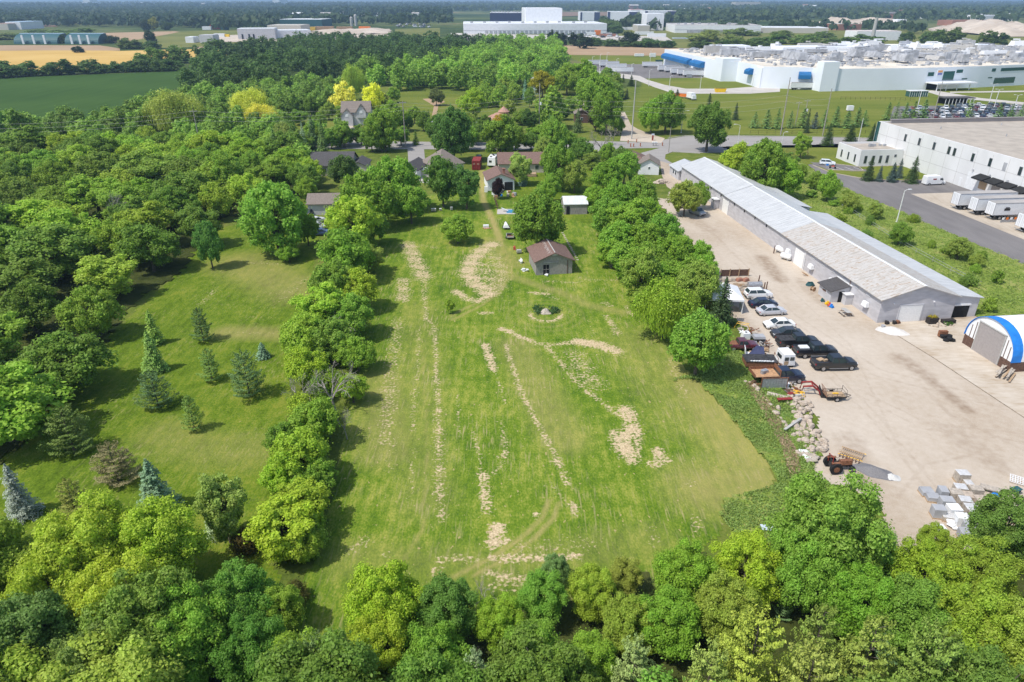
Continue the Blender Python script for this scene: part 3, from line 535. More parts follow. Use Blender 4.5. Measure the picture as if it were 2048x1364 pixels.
def tpx(o, cx, cy, wpx, color, label, hf=1.15, h=None, group=None, cat='tree', zc=.58):
    """tree whose crown is centred on photo pixel (cx,cy) and wpx pixels wide"""
    hh = h or 8.0
    for _ in range(4):
        p = at(cx, cy, hh * zc); dd = (p.y * CT - (hh * zc - CAMH) * ST); wm = wpx * dd / FPX; hh = h or wm * hf
    return tree(o, p, wm, hh, color, label, group, cat)
def R_(l): return random.choice(l)
# --- hedgerow between the two lawns, from the houses towards the camera
HR = [(735,385,105,G2,'big tree with a pale bare trunk at the house end of the hedgerow'),(785,355,100,G1,'leafy tree beside the dark house, highest crown at the far end of the hedgerow'),(820,400,70,G1,'smaller broadleaf tree behind the hedgerow, its trunk in the shade near the lawn lamp'),
 (705,435,105,G3,'light green tree of the hedgerow just in front of the grey-roofed shed'),(745,450,60,G2,'narrow dark green tree on the field side of the hedgerow, below the pale trunk'),(690,500,100,G1,'rounded green tree of the hedgerow level with the young maple on the lawn'),(735,510,55,G5,'olive green tree leaning over the field in the upper hedgerow'),
 (665,560,90,G2,'dark green tree of the hedgerow where the hedge meets the straw-coloured patch of lawn'),(712,570,80,G3,'yellow-green tree of the hedgerow nearest the long tree shadow on the field'),(640,610,95,G3,'bright yellow-green tree on the lawn side of the middle hedgerow'),(700,622,85,G1,'broadleaf tree on the field side of the hedgerow level with the ring-shaped mound'),
 (608,665,90,G3,'bright green tree bulging over the left lawn from the middle hedgerow'),(665,672,85,G2,'green tree in the heart of the hedgerow just above the grey dead branches'),(712,700,70,G1,'small round tree on the field edge beside the first dead crown in the hedgerow'),(610,725,80,G3,'leafy tree on the lawn side of the hedgerow beside the dead crowns'),
 (703,770,60,G3,'small yellow-green tree in front of the dead crown on the field edge'),(630,835,95,G1,'dense green tree in the lower hedgerow above the fallen grey branches'),(570,870,70,G2,'dark low tree on the lawn side of the lower hedgerow'),(598,905,110,G3,'wide bright green tree of the hedgerow level with the dry grass of the left lawn'),
 (635,945,70,G2,'dark green tree on the field side of the lower hedgerow'),(560,945,70,G3,'bright low tree spreading onto the left lawn from the lower hedgerow'),(600,1000,95,G3,'yellow-green tree with brown bare twigs at the lower end of the hedgerow'),(565,1050,115,GY,'very bright yellow-green tree at the near end of the hedgerow'),(600,1085,75,G3,'lowest tree of the hedgerow, a small bright crown against the mown lawn')]
for (x, y, w_, c, lb) in HR: tpx(R_(BM), x, y, w_ * 1.3, jit(c, .08), lb, .92, group='trees of the hedgerow between the lawns').name = 'hedgerow_tree'
for (x, y, wpx, lb) in [(690,660,60,'upper grey leafless crown standing out of the middle hedgerow'),(665,780,95,'largest grey leafless tree in the hedgerow, its branches spread over the field edge'),(600,790,70,'leafless brown tree on the lawn side of the hedgerow'),(690,850,60,'fallen grey dead limbs sprawling from the hedgerow onto the field'),(610,965,60,'bare brown twiggy tree inside the lower hedgerow')]: tpx(R_(BT), x, y - 6, wpx * 1.1, None, lb, 1.1, group='leafless trees of the hedgerow')
# --- conifers and single trees on the left lawn: (kind, base x, base y, width px, height m, colour, label)
LC = [(PN[0],408,683,52,5.6,DKP,'dark pine alone on the left lawn near the straw-coloured patch'),(SP[1],312,688,40,5.5,(.10,.16,.035),'slim light green spruce, far end of the row of three on the left lawn'),(SP[0],312,742,58,6.2,(.085,.14,.035),'layered green spruce, middle of the row of three on the left lawn'),(PN[1],318,816,72,5.2,DKP,'bushy dark pine at the near end of the row of three on the left lawn'),
 (PN[0],425,762,52,5.0,(.07,.12,.035),'small green pine in the middle of the left lawn, right of the row of three'),(SP[1],527,716,30,2.5,(.08,.13,.085),'tiny blue-green spruce beside the hedgerow on the left lawn'),(PN[1],500,793,78,6.6,(.05,.095,.035),'dense dark green pine nearest the hedgerow on the left lawn'),(PN[0],390,861,48,5.0,(.09,.13,.03),'thin pine with an open crown right of the bushy dark pine'),
 (PN[1],150,905,95,6.0,(.05,.08,.02),'pine standing in the shade of the left woodland edge'),(PN[1],238,962,95,4.6,(.085,.085,.045),'brownish round pine on the near left lawn'),(SP[0],320,1020,92,6.2,(.075,.12,.07),'broad blue-green spruce right of the brownish pine'),(SP[0],50,1030,72,6.2,(.10,.13,.115),'silvery blue spruce at the left edge of the lawn'),
 (PN[0],160,1045,80,5.4,(.10,.115,.03),'sparse olive pine between the silvery blue spruce and the broad blue-green spruce'),(SP[1],438,1075,46,7.5,(.15,.19,.14),'narrow silver-white spruce behind the birch on the near lawn')]
for (o, bx, by, wpx, h, c, lb) in LC: p = at(bx, by); tree(o, p, wpx / pxm(by) * 1.08, h, jit(c, .06), lb, 'conifers planted on the left lawn')
p = at(462, 1085); tree(BM[1], p, 4.8, 8.2, jit(G5), 'tall slender birch with a white trunk on the near left lawn')
p = at(495, 1100); tree(SH[0], p, 3.2, 2.6, (.16, .13, .03), 'low bronze-leaved shrub at the foot of the birch', cat='shrub')
p = at(580, 524); tree(BM[3], p, 5.4, 3.8, jit(G1), 'small round young maple alone on the upper left lawn')
p = at(901, 627); tree(BM[1], p, 1.7, 2.6, jit(G3), 'tiny young tree alone in the mown meadow')
p = at(0, 1160); tree(SP[0], p, 3.0, 2.6, (.12, .19, .15), 'small blue-green spruce cut by the left edge of the photo')
# --- single trees around the field and the yard
ONE = [(BM[0],1075,432,122,(.065,.12,.02),'big dark maple with a thick trunk standing behind the old grey barn',1.05),(BM[2],915,452,72,G1,'shrubby tree alone at the top of the meadow left of the worn track',.8),
 (BM[3],884,352,82,(.05,.105,.02),'dense dark chestnut tree in front of the steep grey roof',1.25),(BM[1],932,365,58,(.05,.10,.025),'taller feathery tree right of the dense chestnut by the worn track',1.5),(SH[0],838,392,30,G4,'low dark bush under the lawn lamp behind the meadow',.9),
 (BM[2],1372,388,72,G5,'round olive-green tree by the gravel yard entrance in front of the long shed',1.0),(BM[3],1400,385,45,G2,'darker small tree leaning on the olive-green tree by the long shed',1.2),
 (BM[0],1400,675,135,G1,'large round maple at the corner of the meadow beside the scrap vehicles',1.05),(WL[0],1330,605,135,(.10,.165,.02),'soft willow-like tree in front of the white canopy tent',.9),(BM[2],1395,560,95,G5,'pale green tree over the white canopy tent and its blue tarpaulin',1.1),
 (BM[1],1280,545,85,(.10,.15,.03),'tall grey-green tree at the right edge of the meadow behind the ring mound',1.4),(BM[0],1420,242,95,(.055,.105,.02),'large dark tree at the street junction behind the long shed',1.0),(BM[2],1478,315,80,G3,'yellow-green tree just behind the far end of the long shed',1.0),(BM[0],1530,322,100,G2,'big dark green tree half way along the back of the long shed',1.15),(BM[3],1575,350,70,G1,'small tree right of the big dark one behind the long shed',1.1),
 (BM[3],1803,463,50,G2,'round bush-like tree in the weedy strip beside the truck lot',.9),(BM[2],1922,492,52,G5,'small open tree at the edge of the truck lot',.9),(BM[3],1955,518,34,G5,'smallest open tree at the lot edge, right of another small tree',.8),(BM[3],1752,418,34,G5,'little yellow-green tree in the weeds next to the tall white lamp',1.0),(BM[2],1660,365,48,G1,'young leafy tree beside the small white office car park',1.3),(BM[3],1700,400,40,G5,'light green shrub-like tree between the shed roof and the car park',1.0),
 (BM[1],1605,285,38,G1,'oval light green tree on the office lawn beside the street',1.3)]
for (o, x, y, w_, c, lb, hf) in ONE: tpx(o, x, y, w_ * 1.08, jit(c, .06), lb, hf)
tree(SP[0], at(1440, 650), 5.6, 8.0, SPG, 'dark pointed spruce in front of the white canopy tent')
# trees along the right of the meadow
RC = [(1190,390,50),(1215,345,70),(1235,395,85),(1275,385,85),(1215,425,80),(1258,435,90),(1300,430,85),(1235,475,85),(1285,475,90),(1330,460,85),(1250,515,75),(1300,520,90),(1350,500,90),(1395,510,75),(1360,545,85),(1410,535,60),(1225,500,60),(1320,560,80)]
RCT = []
for i, (x, y, w_) in enumerate(RC): tpx(R_(BM), x, y, w_ * 1.1, jit((.085, .155, .022), .12), 'dense bright green broadleaf tree in the thicket between the backyard lawn and the gravel yard', 1.0, group='trees of the thicket right of the barn'); RCT.append(LAST)
# --- near woodland along the bottom edge: crown centre px, width px, kind, colour, label
NB = [(180,1090,210,BN[0],(.155,.195,.022),'wide yellow-green tree at the lower left, left half of the big pale crown'),(310,1085,190,BN[1],(.160,.205,.022),'tall yellow-green tree at the lower left, right half of the big pale crown'),(100,1180,190,BN[2],(.150,.190,.022),'yellow-green tree at the left edge below the silvery blue spruce'),(240,1200,200,BN[0],(.150,.195,.022),'yellow-green tree filling the lower left between darker neighbours'),
 (50,1290,220,BN[1],(.060,.100,.030),'dark dull green tree in the bottom left corner'),(180,1340,200,BN[2],(.075,.120,.030),'dull green tree along the bottom edge beside the dark corner tree'),(480,1190,150,BN[2],(.060,.135,.022),'rounded deep green tree beside the yellow shrub near the lower lawn'),(370,1265,190,BN[0],(.085,.165,.024),'large clear green tree rising in front at the lower left'),(330,1350,160,BN[1],(.090,.160,.024),'clear green tree cut by the bottom edge at the lower left'),(560,1215,100,BN[1],(.100,.160,.026),'small green tree on the lawn corner right of the deep green tree'),(500,1290,150,BN[2],(.060,.120,.022),'shaded green tree behind the lower left clear green tree'),(600,1330,150,BN[0],(.110,.160,.025),'mid green tree at the bottom beside the narrow gap of grass'),
 (770,1195,165,BN[2],(.150,.205,.020),'brilliant lime-green tree at the lower end of the meadow'),(760,1290,150,BN[0],(.135,.185,.020),'lower lime-green tree in front of the brilliant one'),(895,1215,135,BN[1],(.055,.115,.026),'smooth dark green tree right of the brilliant lime tree'),(870,1310,150,BN[2],(.090,.160,.022),'green tree below the smooth dark green one'),(1000,1240,110,BN[0],(.100,.170,.022),'leafy green tree right of the grey dead branches at the field end'),(1085,1190,110,BN[1],(.075,.150,.022),'taller green tree rising into the bottom of the meadow'),(1110,1135,60,BN[1],(.080,.130,.045),'small blue-green tree top just under the last straw row'),
 (1060,1310,150,BN[2],(.080,.150,.022),'rich green tree at the bottom middle'),(1185,1180,110,BN[0],(.125,.175,.020),'lime-tinted tree right of the tallest bottom tree'),(1250,1150,80,BN[1],(.110,.140,.035),'olive tree with thin bare tops at the foot of the meadow'),(1260,1245,120,BN[2],(.110,.160,.024),'green tree behind the grey-green pine at the bottom'),(1370,1150,140,BN[0],(.110,.170,.020),'bright green tree reaching the foot of the meadow on the right'),(1340,1240,140,BN[1],(.085,.155,.022),'deep green tree under the bright one on the right'),
 (1490,1130,150,BN[2],(.150,.200,.022),'yellowish green tree left of the big tree by the gravel'),(1450,1220,150,BN[0],(.110,.160,.026),'mid green tree in the bottom right wood, below the yellowish one'),(1660,1050,230,BN[0],(.085,.150,.028),'largest near tree, standing over the edge of the gravel yard'),(1740,1110,130,BN[1],(.090,.160,.030),'tree with pale blossom right of the largest near tree'),(1620,1130,170,BN[2],(.085,.155,.022),'dense green tree under the largest near tree'),(1720,1200,160,BN[0],(.080,.150,.022),'shaded green tree in the middle of the bottom right wood'),(1850,1150,150,BN[2],(.120,.180,.022),'bright tree between the gravel tip and the paving pallets'),(1870,1080,70,BN[1],(.110,.160,.024),'little tree in front of the torn sacks by the pallets'),
 (1960,1140,150,BN[0],(.095,.150,.024),'green tree below the paving pallets at the right'),(2015,1050,140,BN[1],(.060,.110,.026),'dark open tree over the pallets at the right edge'),(1820,1230,160,BN[1],(.065,.130,.022),'dark green tree in the bottom right wood'),(1960,1240,190,BN[2],(.120,.175,.024),'yellow-green tree at the right edge near the bottom'),(2050,1300,190,BN[0],(.110,.165,.024),'green tree in the bottom right corner'),(1180,1320,120,BN[1],(.085,.155,.022),'green tree at the bottom beside the reddish bare bush')]
for (x, y, w_, o, c, lb) in NB: tpx(o, x, y, w_ * 1.08, jit(c, .05), lb, 1.12, group='trees of the wood along the bottom edge')
NP = [(640,1320,140,(.12,.15,.06),'greyish pine at the bottom left of centre'),(950,1330,90,(.20,.23,.14),'pale silver-green pine tip at the bottom middle'),(1090,1345,75,(.19,.22,.13),'narrow silver-green spruce tip at the bottom, left of the reddish bush'),(1270,1320,130,(.18,.21,.11),'grey-green spruce at the bottom right of the reddish bush'),(1510,1290,200,(.185,.215,.05),'big feathery yellow-green pine in the bottom right wood'),(1420,1345,170,(.17,.19,.06),'yellowish pine along the bottom edge right of centre'),(1640,1260,150,(.12,.15,.04),'olive brown-tipped pine in the bottom right wood'),(1740,1300,190,(.15,.18,.045),'broad olive pine in front of the dark green wood'),(1870,1320,190,(.13,.165,.04),'broad dull pine near the bottom right corner'),(1620,1350,180,(.17,.19,.055),'feathery pine cut by the bottom edge'),(1790,1255,80,(.12,.17,.10),'bluish pine top between broadleaf crowns at the bottom right'),(1575,1195,50,(.11,.16,.10),'small bluish spruce tip above the feathery pine'),(560,1350,110,(.11,.13,.05),'grey-green pine hugging the bottom edge left of the gap')]
for (x, y, w_, c, lb) in NP: tpx(R_(PN), x, y, w_, jit([c[0] * .62, c[1] * .72, c[2] * .6], .05), lb, 1.7, group='pines of the wood along the bottom edge', zc=.7)
for (x, y, w_, lb) in [(975,1190,70,'grey dead branches sticking out of the wood below the meadow'),(1140,1310,70,'upright reddish brown bare bush at the bottom middle'),(235,1310,60,'pinkish bare twiggy tree in the lower left wood'),(960,1310,45,'small grey dead tree at the bottom among the pines')]: tpx(R_(BT), x, y, w_, None, lb, 1.0)
for (x, y, w_, c, lb) in [(590,1180,62,(.15,.15,.03),'yellow-brown shrub on the lawn at the lower left'),(1390,870,0,0,0)][:1]: tpx(SH[0], x, y, w_, c, lb, .8, cat='shrub')
# filler woodland outside the survey above: polygons filled with spaced trees
FILL = []
NUMW = ['nearest', 'second', 'third', 'fourth', 'fifth', 'sixth', 'seventh', 'eighth', 'ninth', 'tenth', 'eleventh', 'twelfth', 'thirteenth', 'fourteenth', 'fifteenth', 'sixteenth', 'seventeenth', 'eighteenth', 'nineteenth', 'twentieth']
def topx(p):
    z = p[2] - CAMH; d = p[1] * CT - z * ST; return (1024 + FPX * p[0] / d, 682 - FPX * (p[1] * ST + z * CT) / d)
def namewood(ts, marks, adj='green'):
    """give every tree of a wood its own label: order from a landmark in one direction"""
    B = {}
    for t in ts:
        q = topx((t.location.x, t.location.y, 6)); best = min(range(len(marks)), key=lambda i: math.hypot(marks[i][0] - q[0], (marks[i][1] - q[1]) * 1.6)); m = marks[best]; dx, dy = q[0] - m[0], (q[1] - m[1]) * 1.6
        dr = ('right of' if dx > 0 else 'left of') if abs(dx) > abs(dy) else ('in front of' if dy > 0 else 'behind'); B.setdefault((best, dr), []).append((math.hypot(dx, dy), t))
    for (bi, dr), l in B.items():
        l.sort(key=lambda e: e[0])
        for i, (_, t) in enumerate(l):
            c = [k for k in COL.objects if k.parent == t and k.name.startswith('crown')][0].color; lum = c[1] / LB; tone = 'dark' if lum < .095 else 'deep' if lum < .115 else 'mid' if lum < .135 else 'bright'
            t['label'] = '%s green tree, %s %s the %s' % (tone, (NUMW[min(i, 19)] if i < 20 else 'farthest' + (' one' if i else '')), dr, marks[bi][2])
def ordlabel(ts, what, axis=0):
    ts = sorted(ts, key=lambda t: topx((t.location.x, t.location.y, 3))[axis])
    for i, t in enumerate(ts): n = len(ts) - 1 - i; e = ('left', 'right') if axis == 0 else ('far end', 'near end'); t['label'] = '%s, %s from the %s' % (what, ((['first'] + NUMW[1:])[min(i, n, 19)]), e[0] if i <= n else e[1])
def fillwood(poly, gap, kinds, hh, cols, label, group, cat='tree', wf=1.28, seed=1, maxn=300, clear=.5, jw=.25):
    rs = random.Random(seed); xs = [p[0] for p in poly]; ys = [p[1] for p in poly]; n = 0; placed = []; area = (max(xs) - min(xs)) * (max(ys) - min(ys))
    for _ in range(int(area / gap / gap * 14)):
        x, y = rs.uniform(min(xs), max(xs)), rs.uniform(min(ys), max(ys))
        if not bool(inpoly(np.array(x), np.array(y), poly)): continue
        if any((x - a) ** 2 + (y - b) ** 2 < gap * gap for a, b in placed): continue
        if any((x - a) ** 2 + (y - b) ** 2 < (gap * clear + r * .55) ** 2 for a, b, r in CLEAR): continue
        placed.append((x, y)); s = rs.uniform(1 - jw, 1 + jw)
        c = cols[rs.randrange(len(cols))]; tree(kinds[rs.randrange(len(kinds))], (x, y), gap * wf * s, hh * (0.6 + 0.4 * s) * rs.uniform(.88, 1.1), jit(c, .14), label, group, cat); n += 1; FILL.append(LAST)
        if n >= maxn: break
    return n
def woodstuff(name, poly, gap, kinds, hh, cols, label, seed=1, maxn=300, wf=1.35, jw=.25, clear=.5, keep=1.0):
    rs = random.Random(seed); nr_ = np.random.RandomState(seed); xs = [p[0] for p in poly]; ys = [p[1] for p in poly]; placed = []; VV, TT = [], []
    src = []
    for o in kinds:
        me = [c for c, g in KID[o.name] if c.name.startswith('crown')][0].data; a = np.empty(len(me.vertices) * 3, np.float32); me.vertices.foreach_get('co', a); src.append((a.reshape(-1, 4, 3), HREF[o.name]))
    for _ in range(int((max(xs) - min(xs)) * (max(ys) - min(ys)) / gap / gap * 14)):
        x, y = rs.uniform(min(xs), max(xs)), rs.uniform(min(ys), max(ys))
        if not bool(inpoly(np.array(x), np.array(y), poly)): continue
        if any((x - a) ** 2 + (y - b) ** 2 < gap * gap for a, b in placed): continue
        if any((x - a) ** 2 + (y - b) ** 2 < (gap * clear + r * .55) ** 2 for a, b, r in CLEAR): continue
        placed.append((x, y)); s = rs.uniform(1 - jw, 1 + jw); A, (h0, r0) = src[rs.randrange(len(src))]; k = gap * wf * s / 2 / r0; kz = hh * (0.6 + 0.4 * s) * rs.uniform(.88, 1.1) / h0
        if keep < 1: A = A[nr_.rand(len(A)) < keep]
        t = rs.uniform(0, 6.28); q = A.reshape(-1, 3); VV.append(np.stack([(q[:, 0] * math.cos(t) - q[:, 1] * math.sin(t)) * k + x, (q[:, 0] * math.sin(t) + q[:, 1] * math.cos(t)) * k + y, q[:, 2] * kz], 1)); TT.append(np.full(len(q), rs.uniform(-.3, .3)))
        if len(placed) >= maxn: break
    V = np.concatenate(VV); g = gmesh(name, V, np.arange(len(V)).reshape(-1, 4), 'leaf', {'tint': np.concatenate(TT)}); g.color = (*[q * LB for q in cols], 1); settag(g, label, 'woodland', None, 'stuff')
CLEAR = list(TREES)
WOOD1 = W([(-400,1060),(60,880),(150,790),(215,700),(250,640),(330,575),(395,530),(420,480),(450,440),(560,415),(625,390),(620,350),(560,320),(300,300),(100,310),(-300,340)])
FILL = []
n1 = fillwood(WOOD1, 8.2, BM, 9.5, [(.088,.142,.020),(.104,.165,.022),(.078,.128,.020),(.122,.182,.024),(.064,.106,.018)], 'green broadleaf tree in the dense woodland left of the upper lawn', 'trees of the left woodland', seed=3, wf=1.55, jw=.34, maxn=120)
for t in FILL: t.name = 'woodland_tree'
namewood(FILL, [(236, 385, 'pinkish leafless tree'), (312, 640, 'row of three spruces'), (545, 420, 'huge rounded maple'), (414, 480, 'slender blue-green woodland edge tree'), (130, 240, 'tree alone by the dark crop'), (150, 860, 'shaded edge pine'), (0, 540, 'left edge of the photo, mid height'), (388, 240, 'bluish roof among the trees'), (0, 330, 'left edge of the photo, upper part'), (60, 700, 'shadiest part of the left woodland'), (640, 390, 'grey-roofed shed'), (180, 560, 'middle of the left woodland'), (60, 430, 'upper left woodland edge of the photo'), (330, 420, 'woodland behind the slender tree')])
CLEAR += TREES[-1:]
WOOD2 = W([(-500,1364),(-300,1150),(0,1150),(200,1250),(400,1364),(700,1500),(1024,1420),(1700,1400),(2300,1250),(2300,1600),(1024,1800),(-300,1700)])
FILL = []
n2 = fillwood(WOOD2, 6.5, BN, 9.0, [(.08,.14,.022),(.11,.16,.025),(.07,.12,.024)], 'green tree low in the wood along the bottom edge', 'trees under the bottom edge wood', seed=5, maxn=60, clear=.1, wf=1.5)
namewood(FILL, [(180, 1340, 'bottom left corner wood'), (600, 1330, 'grass gap at the bottom edge'), (1140, 1310, 'reddish bare bush'), (1500, 1320, 'feathery bottom pine'), (2000, 1330, 'bottom right corner')])
namewood(RCT, [(1330, 605, 'soft willow-like tree by the meadow'), (1160, 420, 'tin-roofed garage'), (1290, 360, 'white gable-ended house'), (1400, 440, 'lone silver SUV')])
for k in range(34):                                                    # understorey of the hedgerow
    hp = W([(745,420),(735,470),(720,520),(700,560),(680,620),(665,690),(650,760),(635,830),(620,900),(600,980),(590,1060),(585,1110)]); t = k / 33 * 10.999; i = int(t); q = hp[i].lerp(hp[i + 1], t - i); tree(SH[0], (q.x + random.uniform(-2.2, 2.2), q.y), random.uniform(3.4, 5.2), random.uniform(2.6, 4.2), jit(R_([G1, G2, G3])), 'x', 'shrubs under the hedgerow', 'shrub'); RCT.append(LAST)
ordlabel(RCT[-34:], 'leafy shrub filling the foot of the hedgerow between the lawns', 1)
# willows and single trees beyond the left wood
for (o, x, y, w_, c, lb, hf) in [(WL[0],345,215,120,(.13,.17,.035),'large rounded willow at the corner of the dark green crop field',.75),(WL[0],500,205,85,(.22,.24,.04),'pale golden willow with trailing branches above the house lawn',.85),(WL[0],520,228,70,(.24,.26,.05),'pale golden willow in front of another one above the house lawn',.8),
 (BM[2],130,240,85,(.08,.12,.03),'dull green tree standing alone at the near edge of the dark crop field',.8),(BM[3],15,240,40,(.06,.10,.03),'dull green tree at the left edge beside the overhead wires',.9),(WL[0],705,155,52,(.14,.185,.035),'tall willow rising before the dark wood behind the grey two-storey house',1.3),(BF[0],688,185,60,(.26,.27,.05),'cream-topped tree left of the yellow-green tree by the two-storey house',1.0),(BF[2],745,185,50,(.26,.30,.03),'yellow-green tree just behind the grey two-storey house',1.0),(BM[3],787,186,30,G1,'round light green tree at the left end of the clearing',1.0),
 (BM[3],872,190,36,(.06,.085,.03),'dark bushy tree in the middle of the clearing',.9),(BM[2],945,200,65,G3,'bright round tree at the right end of the clearing',.95),(BM[0],760,250,75,G2,'leafy tree right of the grey two-storey house',1.1),(BM[2],785,225,60,G1,'light green tree above the street pole beside the two-storey house',1.0),(BM[1],828,225,26,G1,'slim tree in front of the clearing',1.3),(BM[0],905,255,90,(.045,.095,.02),'big dark tree left of the salmon-roofed house',1.2),(BM[1],1000,265,75,G2,'tall green tree right of the golden shrub on the street',1.2),(BM[0],1105,268,65,G1,'green tree on the street verge in front of the tall pole',1.3),(BM[1],1060,235,40,G4,'small dark tree beside the blue pool',1.1),
 (BF[1],1105,205,80,G1,'leafy tree above the blue pool under the wires',1.0),(BM[0],1190,180,90,G1,'broad green tree at the top of the gravel driveway',1.0),(BM[0],1215,210,75,G2,'deep green tree left of the gravel driveway bend',1.2),(BM[0],1335,215,80,G2,'dark green tree group beside the factory bank, right of the tall pole',1.0),(BM[2],1305,225,60,G1,'green tree between the tall pole and the factory bank',1.1),(BM[3],1238,248,28,G1,'little round tree where the gravel driveway meets the street',1.0),(BM[2],1135,150,60,G1,'feathery tree beside the pale blue house',1.0),(BM[1],1165,145,60,G1,'tree with pale blossom right of the pale blue house',1.1),
 (BM[3],1250,330,70,G1,'round bright green tree before the white garage gable',1.0),(BM[0],1115,320,75,G2,'broad tree right of the brown bungalow',1.3),(BM[1],1040,330,50,(.14,.19,.06),'whitish-green tree in front of the brown bungalow',1.3),(BM[2],1100,370,50,G1,'leafy tree behind the tin-roofed garage',1.2),(BM[3],1150,345,60,G5,'drooping olive tree in front of the leafless tree',1.1),(BM[3],685,335,65,G4,'dark round tree in front of the charcoal roof',1.0),(BM[3],612,452,60,G1,'round green tree beside the huge maple, hiding the cars by the shed',1.1),(BM[2],612,372,46,G1,'green tree right of the maples behind the upper left lawn',1.1),
 (BM[0],545,420,150,G1,'huge rounded maple at the top of the upper left lawn',1.0),(BM[2],440,340,90,G1,'high-crowned tree in the left woodland behind the huge maple',1.1),(BM[3],414,480,60,(.06,.12,.025),'slender blue-green tree at the woodland edge of the upper left lawn',1.6),(SH[1],1590,0,0,0,0,0)][:-1]: tpx(o, x, y, w_ * 1.08, jit(c, .05), lb, hf)
for (x, y, w_, c, lb, hf) in [(1085,162,62,(.42,.40,.02),'bright yellow-leaved tree in front of the pale blue house',.9),(1000,245,40,(.50,.38,.01),'golden yellow tree beside the salmon-roofed house',1.1),(678,265,34,(.55,.42,.01),'small golden tree in front of the drive of the two-storey house',1.0),(982,262,30,(.45,.33,.02),'golden shrub left of another golden tree on the street',1.2)]: tpx(BM[3], x, y, w_, c, lb, hf)
tree(BT[0], at(240, 470), 7.5, 9, None, 'pinkish grey leafless tree among the green crowns of the left woodland')
for (bx, by, h, wd, lb) in [(1200,318,9,8,'twisted leafless tree with dead limbs beside the street'),(1225,290,7,6,'leafless tree right of the twisted one beside the street')]: tree(R_(BT), at(bx, by), wd, h, None, lb)
tpx(BM[1], 1192, 232, 40, (.16, .125, .08), 'brown half-dead spruce-like tree in front of the dark red cabin', 1.3)
tpx(BM[3], 996, 372, 30, (.045, .02, .02), 'dark purple-leaved tree beside the brown-roofed garage', 1.5)
# conifers between the houses
for (bx, by, h, w_, c, lb) in [(590,318,11,4.6,SPG,'dark spruce at the left end of the spruces before the house lawn'),(555,335,12,5,SPG,'tall dark spruce left of the charcoal roof'),(612,322,12,4.5,(.09,.14,.10),'grey-blue spruce left of the charcoal roof'),(648,310,11,5,SPG,'dense spruce behind the charcoal roof'),(768,300,13,7,SPG,'broad dark spruce before the street in the middle'),(1050,200,10,5,(.09,.15,.11),'blue spruce left of the pale blue house lawn'),(1075,188,11,5,(.09,.14,.12),'blue spruce in front of the pale blue house'),(1098,320,14,8,SPG,'tall feathery conifer right of the brown bungalow'),(1010,300,5,2.4,DKP,'narrow dark conifer next to the white camper'),(1045,372,6.5,3.2,(.06,.10,.08),'small blue-green spruce beside the brown-roofed garage'),(628,300,12,5,DKP,'dark spruce partly hidden behind grey-blue one'),(858,250,6,3.4,G4,'pointed dark cedar on the street lawn'),(1155,265,9,5,DKP,'dark conifer under the wires left of the cabin'),(832,290,5,3,G4,'round cedar beside the paved driveway')]:
    tree(R_(SP), at(bx, by), w_, h, jit(c, .06), lb)
# screening conifers along the street
for i, (bx, by) in enumerate([(1508,256),(1532,257),(1553,258),(1579,256),(1604,256),(1628,257),(1646,256),(1669,254),(1692,256),(1712,254),(1726,252)]):
    c = (.08,.12,.11) if i == 5 else jit(SPG, .1); tree(R_(SPF), at(bx, by), 5.6 if i != 4 else 6.5, 6.2 + (i * 37 % 5) * .4, c, 'blue-grey spruce among the dark row beyond the street' if i == 5 else ('dark green spruce, %s from the left in the row beyond the street' % (['first'] + NUMW[1:])[i]), 'spruces in the row beyond the street')
for i, (bx, by, h, w_) in enumerate([(1773,240,7,5),(1790,238,7,5),(1808,237,6.5,5),(1825,237,7,5),(1845,236,7.5,5.5),(1935,236,8,6),(1995,238,6,5),(2020,236,6,5),(2040,235,6,5)]): tree(R_(SPF), at(bx, by), w_, h, jit(SPG), 'dark spruce, %s from the left in the belt before the staff car park' % (['first'] + NUMW[1:])[i], 'spruces before the staff car park')
for (bx, by, h, w_, c, lb) in [(1735,361,6.6,4.6,SPG,'broad dark spruce in front of the office windows'),(1757,363,4.4,2.8,(.08,.13,.12),'small blue spruce next to the broad one on the island lawn'),(1782,364,5.4,3.6,(.08,.13,.11),'blue-green spruce in the middle of the island lawn'),(1796,356,5.6,3.2,(.09,.14,.12),'slim blue spruce behind the blue-green one on the island lawn'),(1822,366,7.4,5,(.06,.11,.03),'tallest spruce of the island lawn, nearest the white van'),(1654,290,7.4,5.6,(.07,.13,.025),'bushy conical tree by the street left of the office'),(1700,283,6,5.4,(.07,.12,.025),'bushy conical tree by the street right in front of the glass corner'),(1742,283,6.5,4,SPG,'dark conifer against the glass corner of the white warehouse'),(1612,266,9,3,SPG,'narrow conifer behind the oval tree on the office lawn'),(1262,172,6,6,SPG,'dark spruce clump below the trailer yard'),(1246,165,5,3,SPG,'thin spruce left of the clump below the trailer yard'),(1253,198,5,4,SPG,'lone conifer on the bank below the trailer yard'),(1352,214,8,7,(.06,.08,.03),'dark round conifer beside the orange trailer'),(1350,250,7,5,SPG,'dark conifer below the round one beside the orange trailer'),(1415,235,10,5,SPG,'pointed conifer left behind the big junction tree'),(1470,240,7,4,SPG,'conifer right of the big junction tree')]:
    tree(R_(SP), at(bx, by), w_, h, c, lb)
